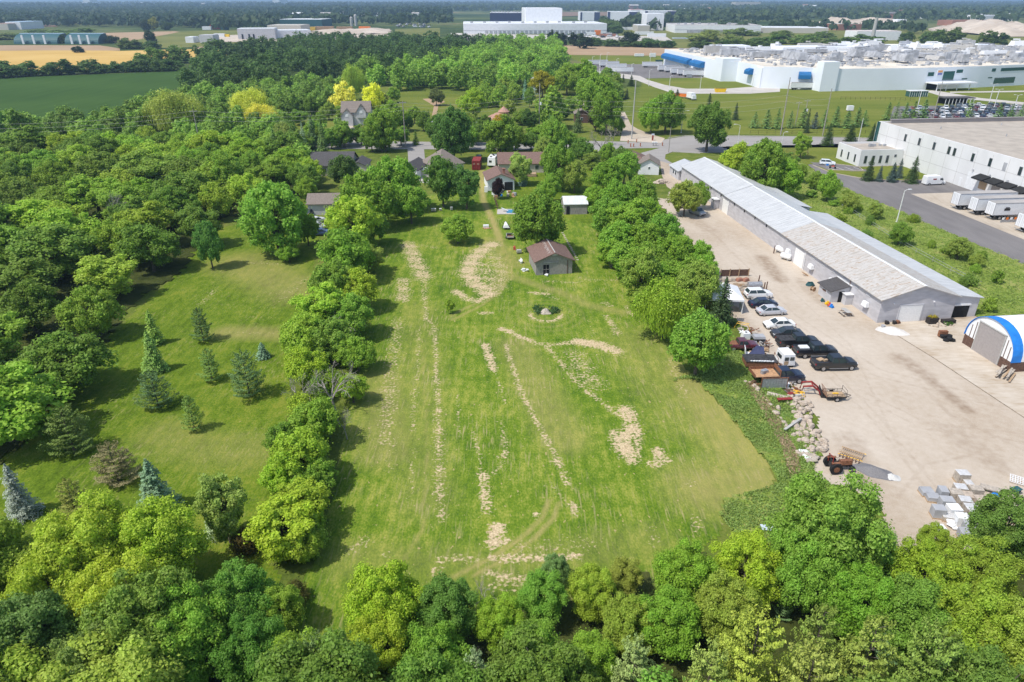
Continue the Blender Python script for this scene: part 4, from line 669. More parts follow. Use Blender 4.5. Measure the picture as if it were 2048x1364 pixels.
# mid and far woods, every tree on its own
DK = [(.036,.068,.016),(.045,.080,.018),(.055,.090,.020)]; MG = [(.085,.135,.022),(.10,.15,.024),(.07,.115,.022)]
CLEAR = list(TREES)
woodstuff('woodland', W([(380,200),(385,165),(395,135),(470,110),(620,92),(760,88),(960,93),(1000,110),(900,128),(870,150),(720,160),(690,168),(620,175),(560,190),(470,190),(430,200)]), 15, BF, 15, (.034,.060,.014), 'dark shaded wood of many trees behind the crop field', seed=11, maxn=150, keep=.6)  # cloud shade over this wood is put into its darker leaf colour
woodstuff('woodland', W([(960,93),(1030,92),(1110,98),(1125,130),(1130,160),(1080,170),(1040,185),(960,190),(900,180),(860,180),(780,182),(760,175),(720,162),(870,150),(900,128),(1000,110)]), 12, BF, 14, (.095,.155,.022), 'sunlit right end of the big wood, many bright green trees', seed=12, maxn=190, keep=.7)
woodstuff('woodland', W([(210,262),(300,225),(400,205),(480,195),(600,180),(690,185),(700,205),(660,225),(560,245),(600,290),(700,285),(690,300),(560,310),(380,290),(250,300)]), 8.5, BF, 10, (.085,.135,.022), 'green trees growing together between the crop field and the houses', seed=13, maxn=150)
woodstuff('woodland', W([(-300,300),(60,290),(250,300),(560,318),(620,350),(600,330),(560,312),(250,298),(0,262),(-300,262)]), 8, BF, 10, (.085,.135,.022), 'green trees massed at the back of the left woodland', seed=14, maxn=80)
FILL = []
fillwood(W([(960,195),(1020,190),(1040,205),(1010,215),(960,220)]), 7, BF, 9, MG, 'green tree above the salmon-roofed house', 'trees above the salmon-roofed house', seed=15, maxn=16)
ordlabel(FILL, 'small green tree above the salmon-roofed house')
FILL = []
fillwood(W([(1130,165),(1180,150),(1240,172),(1250,205),(1210,210),(1180,200),(1150,180)]), 8, BF, 9, MG, 'green tree on the bank left of the factory drive', 'trees on the bank by the factory drive', seed=16, maxn=22)
ordlabel(FILL, 'green tree on the bank left of the factory drive')
FILL = []
fillwood(W([(1500,320),(1540,330),(1600,360),(1640,385),(1600,372),(1560,350),(1500,330)]), 4.5, BM, 6, MG, 'bushy tree in the thicket behind the long shed', 'trees of the thicket behind the long shed', seed=17, maxn=26)
ordlabel(FILL, 'bushy tree in the thicket behind the long shed')
# field hedges and scattered far trees: strips of single trees (px polyline, gap m, height, colour)
def hedge(pts, gap, h, cols, label, group, kinds=BF, wf=1.6, seed=0, off=0):
    rs = random.Random(seed); P = W(pts); HT = []
    for a, b in zip(P[:-1], P[1:]):
        n = max(1, int((b - a).length / gap))
        for i in range(n):
            q = a.lerp(b, (i + rs.random() * .5) / n); s = rs.uniform(.7, 1.25); t = tree(kinds[rs.randrange(len(kinds))], (q.x, q.y + rs.uniform(-off, off)), gap * wf * s, h * s, jit(R_(cols), .12), label, group, 'bush'); t.name = 'bush'; HT.append(t)
    ordlabel(HT, label)
HD = [(.035,.065,.018),(.045,.075,.02)]
hedge([(-40,158),(60,152),(200,146),(280,143),(370,141)], 8, 8, HD, 'dark tree of the hedge between green and golden crops', 'trees of the field hedge', seed=21, wf=2.3)
hedge([(270,131),(300,128),(350,126),(400,126)], 12, 12, [(.06,.10,.022)], 'green tree, right end of the field hedge', 'trees at the right end of the field hedge', seed=22)
hedge([(245,97),(300,98),(340,97)], 14, 9, HD, 'dark bush in the short hedge above the golden crop', 'bushes above the golden crop', seed=23)
hedge([(425,98),(445,97),(465,97)], 16, 9, HD, 'dark bush at the corner of the ploughed strip', 'bushes by the ploughed strip', seed=24)
for (x, y, h, wd, c, lb) in [(157,105,6,14,HD[0],'small dark bush clump in the middle of the golden crop'),(226,86.5,9,18,HD[0],'round dark bush right of the dark green hoop barns'),(302,84.5,14,16,HD[0],'lone dark tree in the sloping pasture'),(308,60,20,24,(.32,.32,.03),'yellow-green tree on the far side of the ploughed field'),(292,62,18,20,(.06,.09,.03),'dark tree touching the far yellow-green one'),(335,60,14,24,MG[0],'green bush right of the far yellow-green tree'),(125,87,10,14,MG[0],'green bush between the two dark green hoop barns'),(168,72,10,14,MG[0],'green bush on the bare ground beyond the hoop barns'),(1168,97,14,24,HD[1],'lone round tree in the tilled field'),(1258,92.5,16,26,HD[1],'broad tree at the hedge behind the tilled field'),(1102,85,14,12,HD[1],'first slim tree before the big white warehouse'),(1114,86,13,11,HD[1],'second slim tree before the big white warehouse'),(1128,91,13,13,HD[1],'third tree before the big white warehouse'),(1148,92,14,18,HD[1],'fourth broad tree before the big white warehouse')]:
    tree(R_(BF), at(x, y), wd, h, c, lb)
hedge([(1180,92),(1240,93.5),(1350,96)], 14, 8, HD, 'dark bush of the hedge behind the tilled field', 'bushes of the hedge behind the tilled field', seed=25)
hedge([(1385,96),(1400,95),(1470,97),(1560,97)], 15, 9, HD, 'dark tree of the hedge behind the factory', 'trees of the hedge behind the factory', seed=26)
hedge([(1380,81),(1450,84),(1560,88),(1700,92),(1790,92)], 22, 9, [(.06,.095,.025),(.09,.12,.03)], 'bushy tree in the scrub behind the factory', 'bushy trees in the scrub behind the factory', seed=27, off=18)
hedge([(1420,70),(1500,72),(1600,74),(1680,76)], 26, 10, [(.06,.095,.025),(.09,.12,.03)], 'tree in the scrub before the long white depot', 'trees before the long white depot', seed=28, off=18)
hedge([(1800,84),(1900,88),(1960,90),(2048,92)], 15, 14, HD, 'dark tree standing before the quarry heaps', 'trees before the quarry heaps', seed=29, off=8)
hedge([(0,80),(60,78),(150,76),(240,72)], 40, 10, [(.07,.10,.03),(.05,.08,.025)], 'small tree on the rough land beyond the hoop barns', 'small trees beyond the hoop barns', seed=30, off=40)
hedge([(1180,62),(1215,64),(1240,68)], 22, 16, HD, 'dark tree right of the big white warehouse', 'trees right of the big white warehouse', seed=31)
# far woods: nobody could count them -> one object made of ragged crowns
def farwood(name, polys, label, col, seed):
    rs = np.random.RandomState(seed); VV, FF, o = [], [], 0
    for (px, gap, size) in polys:
        P = W(px); xs = [p[0] for p in P]; ys = [p[1] for p in P]; n = int((max(xs) - min(xs)) * (max(ys) - min(ys)) / gap / gap); X = rs.uniform(min(xs), max(xs), n); Y = rs.uniform(min(ys), max(ys), n); k = inpoly(X, Y, P); X, Y = X[k], Y[k]
        nn = len(X); S = size * rs.uniform(.6, 1.3, nn); q = 26
        d = rs.normal(size=(nn, q, 3)); d /= np.linalg.norm(d, axis=2, keepdims=True); d[:, :, 2] = np.abs(d[:, :, 2]) * 1.0 - .15
        ctr = np.stack([X, Y, S * .42 + hills(X, Y)], 1)[:, None, :]; pts = ctr + d * S[:, None, None] * np.array([.55, .55, .62]) * rs.uniform(.75, 1.05, (nn, q, 1))
        V, F = leafquads(pts.reshape(-1, 3), (d + rs.normal(size=d.shape) * .3).reshape(-1, 3), 1.0, rs, .85); V = V.reshape(-1, 4, 3); c = V.mean(1, keepdims=True); V = c + (V - c) * np.repeat(S * .26, q)[:, None, None]
        VV.append(V.reshape(-1, 3)); FF.append(F + o); o += len(VV[-1])
    g = gmesh(name, np.concatenate(VV), np.concatenate(FF), 'leaf'); g.color = (*[q * 1.9 for q in col], 1); settag(g, label, 'woodland', None, 'stuff'); return g
farwood('far_woodland', [([(-200,56),(0,54),(250,54),(380,56),(560,50),(560,20),(250,20),(0,22),(-200,24)], 17, 15),([(560,36),(700,34),(900,36),(900,20),(560,20)], 24, 18),([(-200,22),(560,18),(900,17),(900,12),(-200,14)], 60, 22)], 'dark blue-green woodland stretching across the left horizon', (.030,.052,.022), 31)
farwood('far_woodland', [([(900,24),(1300,24),(1700,26),(2200,30),(2200,13),(1500,12),(900,12)], 50, 18),([(1600,40),(1800,44),(2200,50),(2200,28),(1560,27),(1400,30)], 40, 18),([(1260,52),(1500,46),(1600,44),(1560,30),(1300,28)], 36, 18)], 'hazy green woodland and suburbs trees along the right horizon', (.050,.075,.028), 32)
farwood('far_woodland', [([(560,58),(700,52),(900,52),(900,40),(560,44)], 34, 16),([(380,60),(560,62),(560,50),(380,52)], 30, 18),([(1190,60),(1330,62),(1340,56),(1200,52)], 30, 16),([(1440,66),(1540,66),(1700,64),(1850,70),(1850,58),(1600,52),(1440,56)], 30, 12)], 'patchy dark woodland around the distant depots', (.036,.058,.022), 33)
farwood('far_woodland', [([(-600,12),(2600,12),(2900,7),(-900,7)], 90, 20)], 'blue-grey tree line on the farthest ridge', (.04,.06,.03), 34)
# weeds, tall grass and ground cover
def tufts(name, poly, n, size, col, label, seed, hgt=.5, spread=1.0, cat='tall grass'):
    rs = np.random.RandomState(seed); xs = [p[0] for p in poly]; ys = [p[1] for p in poly]; X = rs.uniform(min(xs), max(xs), n); Y = rs.uniform(min(ys), max(ys), n); k = inpoly(X, Y, poly); X, Y = X[k], Y[k]
    k = wobble(X, Y, .9, seed) > rs.uniform(-1.1, .5, len(X)); X, Y = X[k], Y[k]; m_ = len(X); hh = hgt * (0.55 + .45 * (1 + wobble(X, Y, .5, seed + 1))) * rs.uniform(.4, 1.2, m_)
    P = np.stack([X, Y, .04 + hh * .5], 1); N = rs.normal(size=(m_, 3)) * spread + np.array([0, 0, .6]); V, F = leafquads(P, N, size, rs, .6); V[:, 2] = np.maximum(V[:, 2], .03)
    g = gmesh(name, V, F, 'leaf'); g.color = (*col, 1); return settag(g, label, cat, None, 'stuff')
VERGE = W([(1345,760),(1400,750),(1470,700),(1530,740),(1580,800),(1620,860),(1640,900),(1625,955),(1690,985),(1620,1090),(1490,1085),(1462,1062),(1438,1030),(1455,1000),(1552,970),(1552,950),(1500,885),(1440,810),(1395,760)])
settag(grid('weedy_bank', VERGE, .5, 'tall_weeds', .05, hf=lambda x, y: .12 * (1 + wobble(x, y, 1.2, 8)), rag=.6), kind='structure')
tufts('tall_grass', VERGE, 90000, .11, (.30,.42,.11), 'tall green grass and weeds between the meadow and the gravel yard', 41, .6)
tufts('dry_grass', W([(1490,770),(1510,765),(1560,840),(1590,900),(1605,960),(1580,960),(1560,890),(1520,820)]), 12000, .15, (.50,.39,.24), 'dead straw-coloured reeds in the weedy bank', 42, .5, cat='dry grass')
STRIP = [L(13, 93), L(17.2, 88), L(17.2, 0), L(30, 0), L(60, -40), L(47, -30), L(44, 0), L(42, 40), L(41, 75), L(41, 90), L(45, 112), L(30, 118), L(20, 110)]
settag(grid('weedy_strip', STRIP, .7, 'tall_weeds', .03, hf=lambda x, y: .15 * (1 + wobble(x, y, 1.1, 9)), rag=.6), kind='structure')
tufts('weeds', STRIP, 90000, .16, (.30,.39,.10), 'rough weeds filling the strip between the long shed and the truck lot', 43, .7, cat='weeds')
for i in range(26):
    r_ = random.Random(300 + i); q = L(r_.uniform(19, 40), r_.uniform(2, 90)); tree(SH[i % 2], q, r_.uniform(2, 4.5), r_.uniform(1.4, 3), jit(R_(MG)), 'low green bush in the weedy strip beside the truck lot', 'bushes in the weedy strip', 'shrub'); RCT.append(LAST)
ordlabel(RCT[-26:], 'low green bush in the weedy strip beside the truck lot')
c = at(1091, 626)
def ringtufts():
    rs = np.random.RandomState(5); a = rs.uniform(0, 6.28, 1500); r = 1.35 + .3 * np.sin(3 * a + 1) + rs.normal(size=1500) * .3; P = np.stack([c.x + r * np.cos(a) * 1.1, c.y + .5 + r * np.sin(a), rs.uniform(.1, .55, 1500)], 1)
    k = (np.sin(2 * a + 2) + rs.rand(1500) > .1) & ~((np.abs(P[:, 0] - c.x) < .8) & (P[:, 1] < c.y - .1)); P = P[k]; V, F = leafquads(P, rs.normal(size=P.shape), .14, rs); g = gmesh('flower_mound', V, F, 'leaf'); g.color = (.10, .19, .06, 1); settag(g, 'dark green plants ringing the stony mound in the meadow', 'plants', None, 'stuff')
ringtufts()
# straw and hay lying on the meadow
def straw():
    rs = np.random.RandomState(77); X = rs.uniform(-30, 45, 200000); Y = rs.uniform(34, 140, 200000); k = inpoly(X, Y, MEADOW); X, Y = X[k], Y[k]; m_ = masks(X, Y)['hay'] + .5 * wobble(X, Y, 2.2, 3) * (masks(X, Y)['hay'] > .05) + 1.1 * (rs.rand(len(X)) - .5)
    k = (m_ > .98); X, Y = X[k], Y[k]; n = len(X); P = np.stack([X, Y, .05 + rs.uniform(0, .13, n)], 1); N = rs.normal(size=(n, 3)) * .5 + np.array([0, 0, 1]); V, F = leafquads(P, N, .065, rs, .28)
    g = gmesh('cut_hay', V, F, 'leaf'); g.color = (.50, .40, .25, 1); settag(g, 'pale dry hay lying in rows and heaps on the mown meadow', 'hay', None, 'stuff'); return n
straw()
# more trees closing the gaps along the street and between the houses
MIDP = [(600,306),(660,298),(745,304),(775,304),(905,304),(935,302),(1005,301),(1030,303),(1100,303),(1130,302),(540,300),(570,302),(640,292),(690,296),(880,302),(630,285),(955,290),(600,250),(640,262),(575,275),(745,290),(800,292),(870,285),(900,290),(935,285),(1030,287),(1045,250),(1100,250),(1120,240),(1140,225),(1095,225),(1060,215),(1020,235),(930,262),(965,268),(850,262),(815,262),(725,290),(610,300),(560,300),(530,290),(690,245),(655,240),(625,232),(590,225),(730,240),(770,215),(1180,240),(1210,245),(1225,235),(1290,245),(1320,250),(1345,262),(1130,185),(1110,180),(1035,180),(1010,185),(1190,215),(1085,330),(1095,350),(1120,365),(1180,340),(1165,325),(1210,330),(1240,345),(590,345),(575,360),(610,365),(1060,300),(1075,285)]
FILL = []
for k, (x, y) in enumerate(MIDP): tree(BM[k % 4], at(x + random.uniform(-4, 4), y), random.uniform(5.5, 9), random.uniform(6, 10), jit(R_([G1, G2, G2, G5, (.06, .11, .02)])), 'x', 'trees among the houses'); FILL.append(LAST)
namewood(FILL, [(715, 235, 'grey two-storey house'), (884, 310, 'steep pyramid roof'), (1000, 228, 'salmon-roofed house'), (1160, 232, 'dark red cabin'), (1263, 250, 'tallest utility pole'), (1041, 320, 'long brown bungalow'), (666, 320, 'charcoal roof'), (1200, 300, 'twisted leafless tree'), (560, 290, 'dark spruces at the left')])
for o in PROTOS: drop(o)
# ------------------------------------------------------------ building materials
def roofmat(name, a, b_, rust=None, rib=9.0, axis=0, rough=.45, metal=.0, shingle=False):
    m, n, bs = newmat(name); bs.inputs['Roughness'].default_value = rough; bs.inputs['Metallic'].default_value = metal; bs.inputs['Specular IOR Level'].default_value = .3
    tc = ND(n, 'ShaderNodeTexCoord'); mp = ND(n, 'ShaderNodeMapping'); st = [.6, .6, .6]; st[axis] = 3.0; mp.inputs['Scale'].default_value = st; n.links.new(tc.outputs['Object'], mp.inputs[0])
    no = ND(n, 'ShaderNodeTexNoise'); no.inputs['Scale'].default_value = .75 if not shingle else 2.5; no.inputs['Detail'].default_value = 7; n.links.new(mp.outputs[0], no.inputs['Vector'])
    cr = ND(n, 'ShaderNodeValToRGB'); n.links.new(no.outputs[0], cr.inputs[0]); e = cr.color_ramp.elements; e[0].position = .3; e[1].position = .62; e[0].color = (*a, 1); e[1].color = (*b_, 1)
    if rust: k = e.new(.60); k.color = (*rust, 1); k2 = e.new(.53); k2.color = (*b_, 1)
    wv = ND(n, 'ShaderNodeTexWave'); wv.inputs['Scale'].default_value = rib * .16; wv.bands_direction = 'XYZ'[axis]; wv.wave_profile = 'SIN'; n.links.new(tc.outputs['Object'], wv.inputs[0])
    bp = ND(n, 'ShaderNodeBump'); bp.inputs['Strength'].default_value = .35; bp.inputs['Distance'].default_value = .03; n.links.new(wv.outputs[0], bp.inputs['Height']); n.links.new(bp.outputs[0], bs.inputs['Normal'])
    mx = ND(n, 'ShaderNodeMixRGB', blend_type='MULTIPLY'); mx.inputs[0].default_value = .12; n.links.new(cr.outputs[0], mx.inputs[1]); n.links.new(wv.outputs[0], mx.inputs[2]); n.links.new(mx.outputs[0], bs.inputs['Base Color']); return m
roofmat('shed_roof', (.46,.47,.475), (.58,.59,.59), axis=1); roofmat('shed_roof_rusty', (.40,.36,.31), (.55,.53,.50), rust=(.36,.26,.17), axis=1); roofmat('tin_roof', (.62,.64,.66), (.72,.73,.74), axis=0)
roofmat('shingle_brown', (.17,.105,.085), (.23,.15,.125), shingle=True, rib=40, rough=.9); roofmat('shingle_charcoal', (.07,.066,.068), (.105,.1,.1), shingle=True, rib=40, rough=.9); roofmat('shingle_grey', (.16,.15,.148), (.22,.205,.20), shingle=True, rib=40, rough=.9)
roofmat('shingle_salmon', (.40,.22,.16), (.48,.29,.22), shingle=True, rib=40, rough=.9); roofmat('shingle_light', (.42,.44,.46), (.5,.52,.54), shingle=True, rib=40, rough=.9); roofmat('shingle_greybrown', (.2,.165,.14), (.26,.22,.19), shingle=True, rib=40, rough=.9)
mat('grey_siding', (.48,.47,.49), .7, var=.10, scale=.6, stretch=(1,1,3), bump=.1); mat('grey_siding_light', (.50,.50,.52), .7, var=.08, scale=.6); mat('white_wall', (.76,.77,.79), .7, var=.05, scale=.3); mat('tilt_panel', (.70,.70,.70), .8, var=.05, scale=.25, stretch=(1,1,.3)); mat('factory_wall', (.78,.82,.88), .6, var=.04, scale=.05)
mat('barn_board', (.30,.28,.265), .9, var=.25, scale=2.5, stretch=(6,6,.6), bump=.4); mat('white_metal', (.74,.75,.76), .45, var=.06, scale=2); mat('door_white', (.80,.80,.79), .5, var=.04); mat('door_grey', (.34,.31,.30), .55, var=.06); mat('dark_void', (.015,.015,.016), .9, var=.2); mat('rust', (.22,.10,.055), .85, var=.4, scale=8); mat('brown_wood', (.13,.075,.055), .8, var=.3, scale=5); mat('wood', (.42,.30,.19), .8, var=.3, scale=6, stretch=(1,8,1))
mat('fabric_white', (.80,.81,.82), .6, var=.03); mat('fabric_blue', (.02,.20,.62), .55, var=.12, scale=1.2); mat('awning_blue', (.015,.13,.33), .6, var=.15, scale=.4); mat('roof_gravel', (.40,.355,.30), .95, var=.12, scale=.3, bump=.2); mat('roof_cream', (.66,.60,.50), .9, var=.14, scale=.08, detail=9); mat('unit_grey', (.38,.39,.41), .6, var=.25, scale=.4); mat('teal_glass', (.03,.10,.10), .1, spec=.8); glassmat()
mat('black_rubber', (.02,.02,.02), .8); mat('stone_beige', (.42,.37,.31), .85, var=.2, scale=4); mat('brick', (.33,.16,.11), .85, var=.2, scale=5); mat('pale_blue_siding', (.55,.62,.72), .7, var=.05); mat('beige_siding', (.50,.47,.41), .7, var=.06); mat('red_paint', (.36,.03,.03), .5, var=.2); mat('white_plastic', (.78,.79,.80), .4, var=.04); mat('concrete_grey', (.42,.41,.39), .85, var=.12, scale=2)
def wallitem(par, name, face, u, z, w_, h, m, W_, D_, proud=.05, sub=None):
    """flat item on a wall of a W_ x D_ building centred at the origin. face S,N,E,W; u along the wall"""
    b = MB(); t = proud
    if face == 'S': b.box((u, -D_ / 2 - t / 2, z), (w_, t, h))
    elif face == 'N': b.box((u, D_ / 2 + t / 2, z), (w_, t, h))
    elif face == 'W': b.box((-W_ / 2 - t / 2, u, z), (t, w_, h))
    else: b.box((W_ / 2 + t / 2, u, z), (t, w_, h))
    return b.build(name, m, sub or par)
def window(par, face, u, z, w_, h, W_, D_, frame='white_metal'):
    f = wallitem(par, 'window', face, u, z, w_, h, frame, W_, D_, .06); wallitem(par, 'pane', face, u, z + .09, w_ - .18, h - .18, 'window_glass', W_, D_, .09, f); return f
def gable(W_, D_, eave, ridge, along='x', over=.4, th=.16):
    """(wall, roof) meshes; the ridge runs along x or y"""
    wl = MB(); wl.box((0, 0, 0), (W_, D_, eave)); rf = MB(); s = (D_ if along == 'x' else W_) / 2; k = (ridge - eave) / s; lo = eave - k * over; e = s + over
    prof = [(-s, eave), (s, eave), (0, ridge)]; ln = (W_ if along == 'x' else D_) / 2
    wl.prism([(p[0], p[1] - .002) for p in prof], along, -ln, ln)
    for sg in (-1, 1): rf.prism([(0, ridge + .01), (sg * e, lo + .01), (sg * e, lo + th), (0, ridge + th)], along, -ln - over, ln + over)
    return wl, rf
def hip(W_, D_, eave, ridge, over=.4, th=.14, tower=False):
    wl = MB(); wl.box((0, 0, 0), (W_, D_, eave)); a, b_ = W_ / 2 + over, D_ / 2 + over; r = max(0.05, abs(a - b_)); rf = MB()
    P = [(-a, -b_, eave), (a, -b_, eave), (a, b_, eave), (-a, b_, eave)]; P2 = [(x, y, z + th) for x, y, z in P]
    R = [(-r, 0, ridge), (r, 0, ridge)] if a >= b_ else [(0, -r, ridge), (0, r, ridge)]
    rf.add(P + P2 + R, [(3, 2, 1, 0), (0, 1, 5, 4), (1, 2, 6, 5), (2, 3, 7, 6), (3, 0, 4, 7)] + ([(4, 5, 9, 8), (6, 7, 8, 9), (5, 6, 9), (7, 4, 8)] if a >= b_ else [(5, 6, 9, 8), (7, 4, 8, 9), (4, 5, 8), (6, 7, 9)])); return wl, rf
def house(name, pos, rz, W_, D_, eave, ridge, kind, roofm, wallm, label, cat='house', wins=(), over=.4, doors=(), chimney=None):
    e = empty(name, (pos[0], pos[1], 0), rz, label, cat); wl, rf = hip(W_, D_, eave, ridge, over) if kind == 'hip' else gable(W_, D_, eave, ridge, kind, over)
    wl.build('wall', wallm, e); r = rf.build('roof', roofm, e)
    for (f, u, z, w_, h) in wins: window(e, f, u, z, w_, h, W_, D_)
    for (f, u, z, w_, h, m) in doors: wallitem(e, 'door', f, u, z, w_, h, m, W_, D_, .07)
    if chimney: b = MB(); b.box((chimney[0], chimney[1], eave), (.7, .7, ridge - eave + .9)); b.box((chimney[0], chimney[1], ridge + .9), (.85, .85, .12)); b.build('chimney', 'brick', r)
    return e
# ------------------------------------------------------------ long grey shed beside the yard
sh = empty('long_shed', GO, GA, 'very long grey metal shed with a pale ribbed roof running beside the gravel yard', 'shed')
def slabroof(b, u0, u1, z0, z1, v0, v1, th=.12, m=None): b.hexa([(u0, v0, z0), (u1, v0, z1), (u1, v1, z1), (u0, v1, z0), (u0, v0, z0 + th), (u1, v0, z1 + th), (u1, v1, z1 + th), (u0, v1, z0 + th)], m)
w_ = MB(); w_.prism([(0, 0), (12.3, 0), (12.3, 4.0), (6.15, 5.95), (0, 4.0)], 'y', 0, 93); w_.build('wall', 'grey_siding', sh)
w2 = MB(); w2.prism([(12.31, 0), (16.8, 0), (16.8, 3.3), (12.31, 3.95)], 'y', .6, 47); w2.build('lean_to_wall', 'grey_siding_light', sh)
SEC = [(-.5, 33, .0, 'shed_roof_rusty', 'rusty and peeling roof section nearest the camera'), (33.0, 62, .05, 'shed_roof', 'pale middle section of the ribbed roof'), (62.02, 93.6, .16, 'shed_roof', 'smooth far section of the ribbed roof')]
for (v0, v1, dz, m, lb) in SEC:
    r = MB(); slabroof(r, -.45, 6.15, 3.9 + dz, 6.0 + dz, v0, v1); slabroof(r, 6.152, 12.75, 6.0 + dz, 3.9 + dz, v0, v1)
    for k in range(int((v1 - v0) / .9)):
        v = v0 + .5 + k * .9; a = 6.15
        r.hexa([(-.45, v, 4.02 + dz), (6.15, v, 6.12 + dz), (6.15, v + .06, 6.12 + dz), (-.45, v + .06, 4.02 + dz), (-.45, v, 4.05 + dz), (6.15, v, 6.15 + dz), (6.15, v + .06, 6.15 + dz), (-.45, v + .06, 4.05 + dz)])
    o = r.build('roof', m, sh); o['label'] = lb
    g_ = MB(); g_.box((6.15, (v0 + v1) / 2, 6.08 + dz), (.5, v1 - v0 - .02, .06)); g_.build('ridge_cap', 'white_metal', o)
r = MB(); slabroof(r, 12.76, 17.2, 3.86, 3.25, .3, 30); slabroof(r, 12.76, 17.2, 3.92, 3.2, 30.02, 47.5); o = r.build('lean_to_roof', 'shed_roof', sh)
r = MB(); slabroof(r, 12.76, 16.0, 3.9, 3.3, 52, 70); r.build('lean_to_roof', 'shed_roof', sh)
w3 = MB(); w3.prism([(12.31, 0), (15.7, 0), (15.7, 3.2), (12.31, 3.8)], 'y', 52.3, 69.7); w3.build('lean_to_wall', 'grey_siding_light', sh)
def pbox(name, c, d, m, par, **k): b = MB(); b.box(c, d, None, **k); return b.build(name, m, par)
def ribdoor(par, c, w_, h, axis, m='door_white', n=7, name='roller_door', proud=.05):
    b = MB()
    for i in range(n):
        z = c[2] + i * h / n
        b.box((c[0], c[1], z), (w_, proud, h / n - .03) if axis == 'x' else (proud, w_, h / n - .03)); b.box((c[0], c[1], z + h / n - .03), (w_, proud * .55, .03) if axis == 'x' else (proud * .55, w_, .03))
    return b.build(name, m, par)
o = ribdoor(sh, (5.1, -.03, 0), 3.6, 2.75, 'x'); o['label'] = 'white sectional door in the gable end'
f = MB(); f.box((5.1, -.045, 2.77), (3.9, .09, .16)); f.box((3.2, -.045, 0), (.16, .09, 2.77)); f.box((7.0, -.045, 0), (.16, .09, 2.77)); f.build('frame', 'grey_siding_light', o)
pbox('vent', (4.9, -.03, 4.75), (.9, .06, .45), 'grey_siding_light', sh); pbox('open_bay', (14.0, .575, .02), (2.8, .05, 2.0), 'dark_void', sh); pbox('rolled_door', (14.0, .54, 2.05), (3.0, .12, .25), 'white_metal', sh); pbox('fascia', (6.15, -.03, 0), (.001, .001, .001), 'white_metal', sh) if False else None
for u in (2.0, 8.6): pbox('wall_lamp', (u, -.1, 3.15), (.18, .2, .15), 'white_plastic', sh)
for v in (1.4, 4.4): pass
for v, wd, h in ((25.6, 3.4, 3.0), (61.5, 3.2, 3.0)): ribdoor(sh, (-.03, v, 0), wd, h, 'y')
for v in (3.5, 6.8, 10.3, 13.8, 17.3, 20.8, 31.2): pbox('wall_vent', (-.03, v, 3.05), (.06, 1.1, .32), 'grey_siding_light', sh)
for v, z in ((3.2, 1.5), (13.4, 1.4), (20.5, 1.4), (29.2, 1.3)): pbox('heater_hood', (-.35, v, z), (.7, 1.3, .75), 'white_metal', sh, taper=(.6, .9))
for v in (40, 45.5, 51, 56.5, 64.5, 71, 77): pbox('bracket', (-.12, v, 3.1), (.14, .10, .75), 'dark_void', sh)
for v in (23.4, 59.6): b = MB(); b.tube([(-.1, v, 0), (-.1, v, 3.85)], .07, None, 8); b.build('downpipe', 'white_metal', sh)
b = MB(); b.tube([(-.12, 8.6, 3.9), (-.12, 8.6, 2.5)], .05, None, 6); b.build('downpipe', 'rust', sh)
b = MB(); b.box((-.7, 66, 0), (1.2, 2.0, 2.2)); b.build('side_hut', 'grey_siding', sh); pbox('side_hut_roof', (-.8, 66, 2.2), (1.5, 2.3, .12), 'white_metal', sh)
# porch hut against the long wall
hut = empty('porch_hut', L(-1.6, 10.2), GA, 'small lean-to hut with a dark grey pitched roof against the wall of the long shed', 'hut')
b = MB(); b.prism([(-1.55, 0), (1.55, 0), (1.55, 2.75), (-1.55, 2.0)], 'y', -1.9, 1.9); b.build('wall', 'grey_siding_light', hut)
b = MB(); slabroof(b, -1.95, 1.55, 1.98, 2.86, -2.2, 2.2, .1); b.build('roof', 'shingle_charcoal', hut); b = MB(); b.box((1.5, 0, 2.88), (.2, 4.5, .12)); b.build('flashing', 'white_metal', hut)
f = pbox('window', (-1.58, .2, 1.15), (.06, 1.3, .5), 'white_metal', hut); pbox('pane', (-1.6, .2, 1.23), (.06, 1.1, .34), 'brown_wood', f); pbox('doorway', (.25, -1.93, .02), (.95, .06, 1.9), 'dark_void', hut)
b = MB(); b.box((.95, -2.6, 0), (1.2, 1.1, 1.75)); b.build('side_box', 'grey_siding_light', hut); pbox('side_box_roof', (.9, -2.6, 1.76), (1.45, 1.35, .1), 'tin_roof', hut)
# small grey annex at the far end
an = empty('end_annex', L(3.6, 97.5), GA, 'low grey annex with a light shingle roof at the far end of the long shed', 'building')
wl, rf = gable(8.2, 7.8, 2.6, 4.1, 'y', .35); wl.build('wall', 'grey_siding_light', an); rf.build('roof', 'shingle_light', an)
for u in (-1.5, .4): window(an, 'W', u, 1.0, 1.0, 1.2, 8.2, 7.8)
# ------------------------------------------------------------ blue and white fabric dome at the right edge
dm = empty('fabric_dome', L(8.4, -12.3), GA, 'arched storage shelter of white fabric with a bright blue front band at the right edge', 'shelter')
def arc(hw, z0, top, n=18): return [(-hw * math.cos(math.pi * i / n) * (1 if True else 0), z0 + (top - z0) * math.sin(math.pi * i / n) ** .85) for i in range(n + 1)]
def shell(b, hw, z0, top, x0, x1, th=.06):
    A = arc(hw, z0, top); B = arc(hw - th, z0, top - th)
    for i in range(len(A) - 1): b.hexa([(x0, *B[i]), (x1, *B[i]), (x1, *B[i + 1]), (x0, *B[i + 1]), (x0, *A[i]), (x1, *A[i]), (x1, *A[i + 1]), (x0, *A[i + 1])])
b = MB(); shell(b, 4.5, 1.55, 5.75, 1.32, 17); b.build('canopy', 'fabric_white', dm); b = MB(); shell(b, 4.52, 1.5, 5.78, -.15, 1.3); b.build('front_band', 'fabric_blue', dm)
